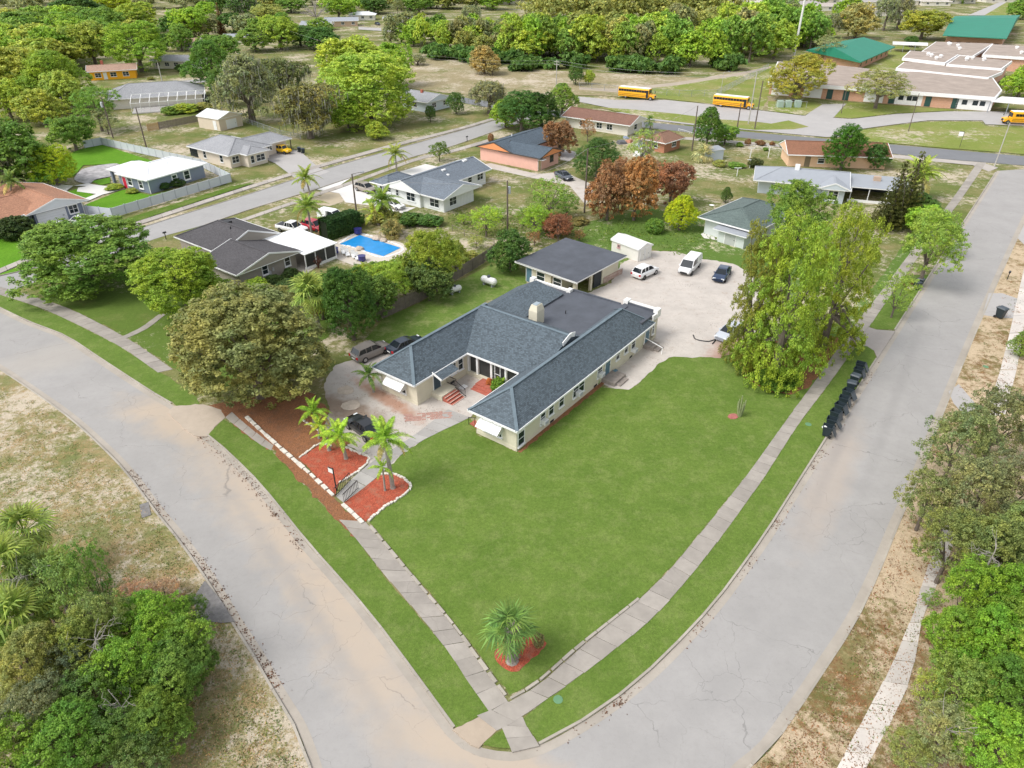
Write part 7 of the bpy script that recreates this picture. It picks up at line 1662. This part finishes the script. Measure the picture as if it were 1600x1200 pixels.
wood([(830, 40), (1150, 40), (1140, 26), (830, 26)], 40, (11, 18), (6, 10), ['far'], ['olive', 'spring', 'olive', 'mid', 'moss', 'orange'], 'trees of the far wood', 4, 'in the far wood at the top', mass=True)
wood([(1030, 60), (1180, 62), (1170, 50), (1040, 50)], 14, (9, 14), (5, 8), ['far'], ['moss', 'olive', 'mid', 'yellowgreen'], 'trees of the far wood', 9, 'behind the wood')
wood([(0, 22), (330, 14), (330, 2), (0, 6)], 34, (9, 14), (7, 10), ['far'], ['moss', 'olive', 'tan', 'mid', 'spring'], 'trees of the far upper left', 5, 'at the far upper left edge', mass=True)
wood([(330, 24), (820, 18), (820, 0), (330, 2)], 40, (8, 12), (6, 9), ['far'], ['mid', 'spring', 'olive', 'moss', 'dark'], 'trees between the far houses', 6, 'of the top edge')
wood([(-20, 150), (100, 120), (140, 80), (-20, 70)], 22, (10, 14), (6, 8), ['far'], ['gold', 'spring', 'mid'], 'trees of the left grove', 7, 'of the left grove')
wood([(240, 60), (520, 66), (520, 56), (240, 46)], 14, (7, 10), (5, 7), ['far'], ['mid', 'dark', 'moss', 'yellowgreen'], 'trees among the upper left houses', 8, 'by upper left houses')
wood([(1180, 10), (1600, 10), (1600, -8), (1180, -8)], 16, (7, 10), (6, 9), ['far'], ['mid', 'olive', 'moss'], 'trees among the distant suburb', 10, 'among the distant suburb houses', mass=True)
wood([(-300, 100), (0, 90), (0, 20), (-300, 20)], 10, (9, 13), (7, 9), ['far'], ['mid', 'spring', 'olive'], 'trees beyond the left edge', 11, 'past the edge')
# shrub skirt of the wood edge
wood([(800, 112), (1100, 118), (1180, 104), (800, 106)], 26, (3, 5), (3, 4.5), ['far'], ['dark', 'mid', 'spring'], 'low growth along the wood edge', 12, 'growing low along the wood edge', mass=True)
wood([(640, 92), (800, 106), (800, 98), (640, 84)], 14, (3, 5), (3, 4.5), ['far'], ['dark', 'mid', 'olive'], 'low growth along the scrub edge', 13, 'growing low along the scrub edge', mass=True)

# ---- bare trees
def bare(px, ty, w_, label, seed, mat=M_barkgrey):
    p = G(*px); hh = height(px[0], px[1], ty); d = proj((p.x, p.y, hh * .5))[2]; R_ = w_ * d / F / 2
    r = np.random.default_rng(seed); C_ = []
    for _ in range(40):
        v = r.normal(0, 1, 3); v /= np.linalg.norm(v); v[2] = abs(v[2]); C_.append((v[0] * R_, v[1] * R_, hh * (.45 + .5 * v[2])))
    root = empty('bare_tree', (p.x, p.y, 0), 0, label, 'tree')
    link('branches', limb_mesh('branches', np.array(C_), hh * .3, R_ * .3, max(.12, R_ * .05), seed, n=26, mat=mat, twigs=5), root)
bare((495, 38), -2, 50, 'pale bare grey tree among the far upper left houses', 1)
bare((437, 75), 40, 22, 'small bare tree beside the many wired pole', 2); bare((465, 415), 0, 0, '', 3) if False else None
bare((498, 420), 400, 14, 'small dark leafless stump shrub near the screened porch', 4, paint('dark_stump', (0.10, 0.045, 0.03), 0.9, 0.2))
bare((1010, 262), 200, 44, 'thin bare pale tree in front of the cluttered yard', 5)

# ---- palms
def frond_mesh(L, n, drop, wid, seed, col_tip=0):
    """a feather leaf: curved rib with two rows of narrow leaflets"""
    r = random.Random(seed); mb = MB(); pts = []
    for i in range(11):
        t = i / 10; pts.append(Vector((L * (t - .12 * t * t), 0, L * (.42 * t - drop * t * t))))
    mb.tube(pts, [.035 * (1 - .7 * i / 10) for i in range(11)], 4, cap=False)
    for i in range(n):
        t = .12 + .88 * i / n; k = min(int(t * 10), 9); p = pts[k].lerp(pts[k + 1], t * 10 - k); d = (pts[k + 1] - pts[k]).normalized()
        l = wid * (math.sin(math.pi * min(1, t * .9 + .12)) ** .6) * r.uniform(.8, 1.1)
        for s_ in (-1, 1):
            side = Vector((.45, s_ * .9, r.uniform(-.15, .15))).normalized(); m_ = p + side * l * .5 + Vector((0, 0, -.05 * l)); e = p + side * l * .9 + Vector((0, 0, -.45 * l))
            q = d * .035
            mb.add([p - q, p + q, m_ + q * 1.3, e, m_ - q * 1.3], [(0, 1, 2, 4), (2, 3, 4)])
    return mb.mesh('frond', M_leaf, uv=False)
def fan_mesh(L, seed, nb=15):
    r = random.Random(seed); mb = MB(); pet = L * .55; mb.tube([(0, 0, 0), (pet, 0, pet * .25)], .025, 4, cap=False); c_ = Vector((pet, 0, pet * .25))
    for i in range(nb):
        a = R(-115 + 230 * i / (nb - 1)); l = L * .62 * (.8 + .2 * math.cos(a)) * r.uniform(.9, 1.05); d = Vector((math.cos(a), math.sin(a), .08)).normalized(); s_ = Vector((-d.y, d.x, 0)) * l * .06
        m_ = c_ + d * l * .55; e = c_ + d * l + Vector((0, 0, -l * r.uniform(.25, .6)))
        mb.add([c_, m_ + s_, e, m_ - s_], [(0, 1, 2, 3)])
    return mb.mesh('frond', M_leaf, uv=False)
FR = {}
def palm(base, crown, rad, n, kind, col, label, name='palm_tree', rt=.14, drop=.75, skirt=0, zc=None):
    """base and crown centre as photo points; rad = frond length in metres"""
    p = G(*base); 
    if zc is None: zc = height(base[0], base[1], crown[1])
    # crown stands where the sight line at that height passes nearest the base
    c_ = G(crown[0], crown[1], zc); off = Vector((c_.x - p.x, 0, 0)); off.x = max(-2, min(2, off.x))
    root = empty(name, (p.x, p.y, LZ), 0, label, 'palm')
    top = Vector((off.x, 0, zc)); mid = top * .5 + Vector((off.x * -.15, 0, 0))
    t = MB().tube([(0, 0, -.1), (0, 0, .2), mid, top], [rt * 1.7, rt * 1.2, rt, rt * .8], 9)
    t.build('trunk', paint('palm_trunk', (0.30, 0.27, 0.24), 0.9, 0.3, 5), root, uv=False)
    for v in range(3):
        key = (kind, v)
        if key not in FR: FR[key] = frond_mesh(3.0, 30, (.55, .8, 1.0)[v], .62, v) if kind == 'feather' else fan_mesh(1.9, v)
    base_l = 3.0 if kind == 'feather' else 1.9
    for i in range(n):
        u = i / n; o = link('frond', FR[(kind, i % 3)], root, top); a = i * 2.39996
        pitch = (math.pi * .42 * (1 - u * 1.45)) if kind == 'feather' else (math.pi * .46 * (1 - u * 1.9))
        s_ = rad / base_l * rnd.uniform(.85, 1.1)
        o.rotation_euler = (rnd.uniform(-.3, .3), -pitch + rnd.uniform(-.15, .15), a); o.scale = (s_,) * 3; o.color = jcol(col, .2)
        if u > .88: o.color = jcol((0.33, 0.26, 0.12), .2)
    return root
PC = (0.22, 0.33, 0.05)
palm((614, 764), (601, 690), 2.6, 17, 'feather', PC, 'tallest feathery palm standing in the right red mulch bed', rt=.17)
palm((602, 768), (598, 732), 1.3, 8, 'feather', PC, 'low palm sprouting beside the tallest one in the right mulch bed', rt=.08)
palm((541, 718), (531, 684), 2.1, 15, 'feather', (0.24, 0.36, 0.05), 'feathery palm at the right end of the left mulch bed')
palm((515, 705), (511, 684), 1.5, 9, 'feather', (0.24, 0.36, 0.05), 'shorter palm hidden behind its neighbour in the left mulch bed')
palm((492, 672), (490, 645), 2.0, 14, 'feather', (0.22, 0.34, 0.05), 'feathery palm at the edge of the olive brown tree')
palm((499, 686), (499, 668), 1.5, 12, 'feather', (0.32, 0.36, 0.06), 'small yellowish palm below the one by the olive brown tree', rt=.09)
palm((584, 614), (576, 588), 1.9, 12, 'feather', (0.12, 0.19, 0.05), 'small dark palm at the left corner of the courtyard house', rt=.1)
o = palm((800, 1034), (797, 985), 1.85, 22, 'fan', (0.12, 0.20, 0.07), 'lone fan palm with thick rough trunk on the red mulch near the corner', name='fan_palm', rt=.3)
# persistent leaf bases on its trunk
r = random.Random(3)
bt = MB(); zt = height(800, 1034, 985)
for k in range(160):
    a = k * 2.4; z = .15 + (zt - .1) * k / 160; q = Vector((math.cos(a), math.sin(a), 0)); s_ = Vector((-q.y, q.x, 0)) * .05
    b_ = q * .36 + Vector((0, 0, z)); bt.add([b_ - s_, b_ + s_, b_ + q * .2 + s_ * .5 + Vector((0, 0, .26)), b_ + q * .2 - s_ * .5 + Vector((0, 0, .26))], [(0, 1, 2, 3)])
tag(bt.build('leaf_base', paint('boot_grey', (0.36, 0.31, 0.27), 0.9, 0.25, 4), o, uv=False), kind='stuff')
palm((500, 520), (485, 462), 2.6, 34, 'fan', (0.25, 0.31, 0.10), 'large fan palm rising behind the olive brown tree', name='fan_palm', rt=.25)
palm((620, 270), (618, 243), 3.2, 18, 'feather', (0.24, 0.28, 0.08), 'street palm behind the white house garage')
palm((486, 311), (478, 280), 3.0, 16, 'feather', (0.22, 0.27, 0.06), 'slender palm across the street from the cream house drive')
palm((475, 300), (473, 278), 2.0, 10, 'feather', (0.22, 0.25, 0.09), 'thin palm just left of the slender one by the street', rt=.09)
palm((488, 372), (481, 325), 3.1, 18, 'feather', (0.20, 0.27, 0.06), 'tall palm behind the parked white pickup', rt=.17)
palm((596, 350), (597, 316), 3.6, 22, 'feather', (0.17, 0.24, 0.05), 'bushy palm by the small white car at the white house', rt=.2)
palm((592, 352), (584, 335), 2.8, 10, 'feather', (0.34, 0.40, 0.06), 'yellowish arching palm at the far end of the hedge', rt=.14)
palm((1440, 312), (1440, 274), 4.2, 26, 'feather', (0.26, 0.33, 0.07), 'bushy palm right of the two dark pines', rt=.22)
palm((1016, 203), (1015, 191), 1.6, 14, 'fan', (0.12, 0.2, 0.05), 'small fan palm by the cross road beside the long brown roof', name='fan_palm')
palm((1098, 252), (1098, 244), 2.6, 30, 'fan', (0.36, 0.34, 0.24), 'dry grey yucca like plant beside the small metal shed', name='yucca_plant', rt=.3)
palm((612, 372), (612, 362), 2.0, 20, 'fan', (0.24, 0.2, 0.1), 'reddish fountain plant by the pool boulders', name='fountain_plant', rt=.1)
palm((20, 330), (18, 285), 3.0, 16, 'feather', (0.14, 0.2, 0.06), 'palm at the left edge behind the orange roof')
palm((784, 612), (784, 603), 1.1, 16, 'feather', (0.22, 0.32, 0.05), 'low yellow green palm in the courtyard by the right wing', rt=.08)

# ---- the thickets in the foreground, plant by plant
def fg(cx, cy, zc, R_, Hh, kind, col, label, **kw):
    """crown centre seen at photo point (cx, cy) while it stands zc metres up"""
    p = G(cx, cy, zc); return tree_at(p.x, p.y, 0, R_, Hh, kind, (col[0] * 1.1 + .02, col[1] * 1.02 + .018, col[2] * 1.6 + .012), label, **kw)
for a in ((232, 985, 2.6, 2.7, 5.0, 'dense', (0.13, 0.25, 0.02), 'bright rounded shrub tree in the left thicket nearest the drain pad'), (282, 1008, 2.2, 2.4, 4.4, 'airy', (0.11, 0.21, 0.02), 'bright shrub tree at the right edge of the left thicket'), (262, 1062, 2.2, 2.6, 4.4, 'dense', (0.09, 0.18, 0.025), 'green shrub tree below the bright ones in the left thicket'),
          (205, 1050, 3.0, 2.4, 5.5, 'airy', (0.14, 0.25, 0.02), 'yellow green shrub tree in the middle of the left thicket'), (165, 985, 3.5, 2.2, 6.5, 'airy', (0.17, 0.21, 0.05), 'thin olive tree in the left thicket'), (110, 930, 4.5, 2.2, 8.0, 'sparse', (0.16, 0.24, 0.05), 'tall thin leafed tree at the top of the left thicket'), (150, 915, 4.0, 1.5, 8.0, 'sparse', (0.10, 0.19, 0.03), 'slim upright green tree in the left thicket'),
          (60, 920, 3.5, 2.3, 6.0, 'airy', (0.11, 0.16, 0.04), 'dark olive tree right of the left edge fan palms'), (55, 1045, 3.5, 2.8, 6.0, 'dense', (0.19, 0.22, 0.05), 'yellowish feathery shrub near the lower left edge'), (110, 1040, 3.0, 2.3, 5.0, 'airy', (0.13, 0.15, 0.07), 'grey green shrub in the lower left thicket'), (150, 1090, 2.5, 2.4, 5.0, 'airy', (0.08, 0.14, 0.025), 'dark green shrub in the lower left thicket'),
          (55, 1120, 3.0, 2.6, 5.5, 'airy', (0.12, 0.14, 0.06), 'dull olive shrub at the lower left'), (110, 1165, 2.5, 2.6, 5.0, 'dense', (0.10, 0.20, 0.02), 'bright green shrub along the bottom edge at left'), (190, 1155, 2.2, 2.3, 4.5, 'airy', (0.07, 0.13, 0.02), 'dark shrub at the bottom of the left thicket'), (245, 1130, 2.2, 2.2, 4.2, 'dense', (0.10, 0.18, 0.02), 'green shrub at the lower right of the left thicket'),
          (25, 1185, 2.5, 2.6, 5.0, 'airy', (0.13, 0.24, 0.02), 'bright shrub in the bottom left corner'), (10, 1000, 3.0, 2.2, 5.0, 'airy', (0.12, 0.2, 0.03), 'green shrub at the left edge under the fan palms'), (205, 930, 1.2, 1.6, 2.2, 'sparse', (0.33, 0.22, 0.13), 'dry brown weeds above the left thicket'), (255, 925, 1.0, 1.7, 1.8, 'sparse', (0.36, 0.23, 0.13), 'dry tan weeds beside the drain pad'),
          (290, 1040, 2.0, 1.8, 3.8, 'dense', (0.08, 0.16, 0.02), 'dark green shrub behind the right edge of the left thicket'), (220, 1180, 2.0, 2.0, 3.6, 'airy', (0.12, 0.17, 0.04), 'small green shrub by the bottom edge of the left thicket'), (300, 955, 1.5, 1.3, 2.6, 'airy', (0.07, 0.14, 0.02), 'low dark shrub just below the drain pad'), (140, 1010, 3.4, 1.9, 6.0, 'dense', (0.17, 0.22, 0.04), 'pale olive tree in the heart of the left thicket')):
    fg(*a, name='thicket_tree')
for a in ((1500, 690, 4.5, 3.4, 7.5, 'airy', (0.15, 0.18, 0.06), 'olive pine like tree reaching over the right road'), (1560, 665, 4.5, 3.6, 8.0, 'airy', (0.14, 0.17, 0.06), 'olive pine like tree behind the overhanging one'), (1455, 770, 4.0, 2.4, 6.0, 'airy', (0.13, 0.17, 0.05), 'thin olive branches lowest over the right road'), (1530, 775, 4.5, 3.4, 7.5, 'airy', (0.17, 0.19, 0.07), 'broad olive tree at the top of the right thicket'),
          (1590, 760, 4.5, 3.2, 7.5, 'airy', (0.16, 0.165, 0.07), 'olive brown tree at the right edge'), (1490, 850, 4.0, 2.8, 6.5, 'airy', (0.16, 0.2, 0.05), 'olive green tree beside the broken pavement'), (1560, 860, 4.0, 3.0, 7.0, 'dense', (0.14, 0.18, 0.045), 'dull green tree at the right edge mid height'), (1520, 925, 4.0, 2.4, 6.5, 'airy', (0.14, 0.26, 0.02), 'bright green thin tree right of the broken pavement'),
          (1585, 940, 4.0, 2.7, 7.0, 'dense', (0.11, 0.22, 0.015), 'bright green tree at the right edge'), (1500, 1000, 3.0, 2.2, 5.5, 'dense', (0.14, 0.26, 0.02), 'bright green shrub tree nearest the broken pavement'), (1560, 1020, 3.5, 2.6, 6.5, 'dense', (0.12, 0.24, 0.015), 'vivid green shrub tree at the lower right'), (1500, 1080, 2.6, 2.2, 5.0, 'airy', (0.16, 0.24, 0.04), 'yellow green shrub beside the lower pavement'),
          (1580, 1100, 3.0, 2.6, 6.0, 'dense', (0.08, 0.17, 0.015), 'dark green shrub tree at the lower right edge'), (1450, 1080, 1.8, 1.3, 3.4, 'sparse', (0.24, 0.30, 0.05), 'small bright bush on the lower pavement'), (1480, 1150, 2.4, 2.2, 4.5, 'airy', (0.17, 0.2, 0.07), 'grey green shrub at the bottom right'), (1550, 1170, 2.4, 2.4, 5.0, 'dense', (0.14, 0.27, 0.02), 'bright green shrub in the bottom right corner'),
          (1420, 1175, 1.6, 1.5, 3.0, 'airy', (0.2, 0.24, 0.06), 'small shrub by the bottom edge right of the pavement'), (1455, 935, 1.0, .8, 1.8, 'sparse', (0.12, 0.22, 0.03), 'small green bush on the sandy verge'), (1610, 850, 4, 3, 7, 'dense', (0.16, 0.2, 0.05), 'tree cut off by the right edge'), (1600, 1010, 4, 3, 7, 'dense', (0.11, 0.2, 0.02), 'vivid tree cut off by the lower right edge'),
          (1600, 540, 1.5, 1.6, 3.0, 'dense', (0.12, 0.2, 0.03), 'small bush at the right edge above the olive trees')):
    fg(*a, name='thicket_tree')
for cx, cy, zc, lb in ((38, 832, 4.5, 'fan palm at the top of the left thicket'), (12, 885, 5.0, 'fan palm cut off by the left edge'), (28, 965, 4.0, 'darker fan palm lower on the left edge'), (85, 905, 3.2, 'small fan palm in the left thicket')):
    p = G(cx, cy, zc); pb = proj((p.x, p.y, 0)); palm((pb[0], pb[1]), (cx, cy), 2.1, 34, 'fan', (0.20, 0.26, 0.08), lb, name='fan_palm', rt=.2, zc=zc)
def branch(px, zc, l, seed, lb):
    p = G(px[0], px[1], zc); r_ = random.Random(seed); mb = MB()
    for k in range(7):
        a = r_.uniform(0, 6.3); q = Vector((0, 0, 0)); pts = [q]
        for j in range(4): q = q + Vector((math.cos(a) * l / 4, math.sin(a) * l / 4, r_.uniform(-.1, .5))); a += r_.uniform(-.5, .5); pts.append(q)
        mb.tube(pts, [.03, .025, .018, .012, .006], 5, cap=False)
        for j in range(1, 5): v = Vector((r_.gauss(0, 1), r_.gauss(0, 1), r_.uniform(0, 1))) * l * .15; mb.tube([pts[j], pts[j] + v], [.012, .004], 4, cap=False)
    root = empty('dead_branches', (p.x, p.y, 0), 0, lb, 'dead tree'); link('stem', MB().tube([(0, 0, 0), (0, 0, zc)], [.12, .06], 6).mesh('stem', M_barkgrey, uv=False), root)
    link('branches', mb.mesh('branches', M_barkgrey, uv=False), root, (0, 0, zc))
branch((1550, 870), 6.0, 1.6, 1, 'grey dead branches poking out of the right thicket upper part'); branch((1480, 1140), 3.6, 1.2, 2, 'pale dead branches in the lower right thicket')
branch((190, 1105), 3.8, .9, 4, 'white dead snag in the middle of the left thicket'); branch((150, 1000), 5.2, 1.3, 5, 'grey dead stems in the left thicket'); branch((40, 900), 5.5, 1.6, 6, 'long pale dead branch by the left edge palms')

# ---- ground cover: weeds and tufts on the rough verges, leaf drifts on the kerbs
def tufts(name, regions, n, hgt_, wid, seed, cols, label, inside=None, z=LZ):
    r = random.Random(seed); rows = []
    P = []; Nn = []
    while len(P) < n:
        reg = r.choice(regions); x = r.uniform(reg[0], reg[2]); y = r.uniform(reg[1], reg[3])
        if inside and not inside(x, y): continue
        g0 = G(x, y, z); k = r.randint(5, 14)
        for _ in range(k):
            P.append((g0.x + r.gauss(0, wid), g0.y + r.gauss(0, wid), z + r.uniform(.02, hgt_))); Nn.append((r.gauss(0, .6), r.gauss(0, .6), .5))
    me = leaf_mesh(name, np.array(P), np.array(Nn), hgt_ * 1.0, seed, 2.2, .5)
    o = link(name, me); o.color = (*cols, 1); o['kind'] = 'stuff'; o['label'] = label; return o
def poly_in(poly):
    def f(x, y):
        c = False; j = len(poly) - 1
        for i in range(len(poly)):
            if (poly[i][1] > y) != (poly[j][1] > y) and x < (poly[j][0] - poly[i][0]) * (y - poly[i][1]) / (poly[j][1] - poly[i][1]) + poly[i][0]: c = not c
            j = i
        return c
    return f
LV = poly_in([(-40, 590), (67, 635), (160, 715), (240, 810), (300, 890), (380, 1020), (440, 1130), (480, 1230), (-40, 1230)])
RV = poly_in([(1410, 820), (1470, 690), (1640, 300), (1700, 300), (1700, 1260), (1140, 1260), (1210, 1175), (1300, 1050), (1370, 920)])
tufts('weeds', [(-40, 590, 480, 1230)], 20000, .06, .3, 1, (0.22, 0.27, 0.09), 'green weeds scattered over the left verge', LV)
tufts('dry_weeds', [(-40, 590, 480, 1230)], 16000, .055, .25, 2, (0.50, 0.36, 0.20), 'dry tan weeds scattered over the left verge', LV)
tufts('dry_weeds', [(1140, 300, 1700, 1260)], 22000, .06, .22, 3, (0.33, 0.19, 0.11), 'dry litter scattered over the right verge', RV)
tufts('weeds', [(1140, 300, 1700, 1260)], 5000, .06, .25, 4, (0.15, 0.22, 0.05), 'green weeds scattered over the right verge', RV)
tufts('yard_weeds', [(620, 330, 910, 420), (840, 260, 1300, 430)], 6000, .14, .9, 5, (0.17, 0.26, 0.05), 'weeds in the wild yards behind the garage', poly_in([(700, 330), (860, 300), (900, 360), (1060, 330), (1140, 380), (1090, 398), (1000, 388), (900, 370), (800, 372), (720, 360)]))
def drift(line, off, n, seed, label):
    r = random.Random(seed); P = []; 
    ns_ = left_normals(line)
    ci = 0
    for _ in range(n):
        if r.random() < .04: ci = r.randrange(len(line))
        i = min(len(line) - 1, max(0, ci + int(r.gauss(0, 1.2)))); q = line[i] + ns_[i] * (off + abs(r.gauss(0, .18)) * (1 if off > 0 else -1)); P.append((q.x + r.gauss(0, .2), q.y + r.gauss(0, .2), .02 + r.uniform(0, .04)))
    o = link('leaf_drift', leaf_mesh('leaf_drift', np.array(P), np.tile(np.array([0, 0, 1.]), (len(P), 1)), .07, seed, 1.6, .6)); o.color = (0.16, 0.08, 0.05, 1); o['kind'] = 'stuff'; o['label'] = label
drift(sub(outer, (200, 740), (435, 1090)), .12, 800, 1, 'brown leaf drifts along the left outer kerb'); drift(sub(inner, (322, 680), (480, 850)), -.35, 450, 2, 'brown leaf drifts along the inner kerb by the grass strip')
drift(sub(inner, (843, 1165), (1371, 560)), -.12, 500, 3, 'thin leaf litter along the right inner kerb')

wood([(0, 110), (130, 100), (250, 60), (0, 40)], 26, (9, 13), (6, 8.5), ['far'], ['spring', 'mid', 'yellowgreen', 'gold', 'mid', 'spring'], 'trees of the upper left wood', 21, 'of the upper left wood')
# clutter in the yard by the thin pale tree
JUNK = [(0.7, 0.72, 0.75), (0.6, 0.6, 0.6), (0.25, 0.3, 0.4), (0.75, 0.75, 0.72), (0.12, 0.12, 0.13), (0.45, 0.2, 0.12)]
r = random.Random(9)
for k in range(16):
    px = (r.uniform(965, 1030), r.uniform(216, 246)); p = G(*px); a, b, c_ = r.uniform(.5, 1.4), r.uniform(.4, 1.2), r.uniform(.4, 1.2)
    mb = MB().add([(-a, -b, 0), (a, -b * .9, 0), (a * .9, b, 0), (-a, b, 0), (-a * .8, -b * .8, c_), (a * .7, -b * .8, c_ * .8), (a * .7, b * .8, c_), (-a * .8, b * .7, c_ * 1.1)], [(0, 3, 2, 1), (4, 5, 6, 7), (0, 1, 5, 4), (1, 2, 6, 5), (2, 3, 7, 6), (3, 0, 4, 7)])
    tag(mb.build('yard_clutter', paint('clutter_%d' % (k % 6), JUNK[k % 6], 0.6, 0.2), None, (p.x, p.y, 0), r.uniform(0, 3), uv=False, bevel=.08), ['pale grey', 'grey', 'blue grey', 'off white', 'black', 'brick red'][k % 6] + ' clutter in the %s part of the yard left of the brick cottage' % ('left' if px[0] < 990 else 'middle' if px[0] < 1012 else 'right'), 'clutter', 'clutter in the back yard')

for bx, by, ty, w_, kd, cl, lb in ((528, 478, 420, 70, 'round', (0.09, 0.15, 0.05), 'dark shrub tree just left of the yellow green one by the pool deck'), (572, 470, 405, 66, 'dense', (0.26, 0.30, 0.06), 'yellow tipped shrub tree at the near edge of the pool deck'), (590, 500, 425, 74, 'round', (0.13, 0.19, 0.05), 'dark green shrub tree leaning over the board fence'),
      (632, 462, 400, 56, 'round', (0.20, 0.26, 0.06), 'green shrub between the pool deck and the feathery tree'), (712, 420, 372, 44, 'round', (0.24, 0.28, 0.08), 'yellow green bush at the top part of the board fence'), (660, 400, 362, 40, 'airy', (0.28, 0.30, 0.08), 'loose bush at the right corner of the pool deck'), (452, 470, 440, 44, 'round', (0.08, 0.13, 0.05), 'dark bush between the taupe house and the big olive tree'),
      (400, 462, 440, 50, 'round', 'spring', 'bright bush behind the bright green leafy tree'), (620, 352, 330, 34, 'round', 'olive', 'olive bush left of the dark shrub row'), (725, 352, 334, 30, 'sparse', 'spring', 'weedy bush at the lower right of the white house'), (820, 352, 322, 44, 'sparse', 'mid', 'weedy green bush right of the transformer pole'),
      (775, 345, 322, 30, 'sparse', 'spring', 'thin weedy bush just right of the transformer pole'), (745, 388, 366, 34, 'sparse', 'olive', 'dry tangled bush above the top of the board fence'), (835, 385, 360, 30, 'sparse', 'rust', 'brown tangle just left of the dark red bush')):
    tree(bx, by, ty, w_, kd, cl, lb, name='leafy_bush', cat='bush')

tufts('yard_debris', [(500, 540, 760, 735)], 1800, .035, .3, 8, (0.20, 0.12, 0.08), 'twigs and leaf bits scattered over the sandy front yard', poly_in([(515, 600), (540, 575), (600, 560), (640, 640), (720, 612), (745, 640), (640, 698), (600, 730), (560, 700), (515, 670)]))
tufts('lot_debris', [(940, 395, 1150, 610)], 900, .035, .4, 9, (0.22, 0.15, 0.11), 'leaf bits and grit scattered over the sandy back lot', poly_in([(960, 430), (1010, 395), (1140, 412), (1150, 545), (1052, 555), (1000, 595), (965, 604), (1035, 530), (1035, 490)]))
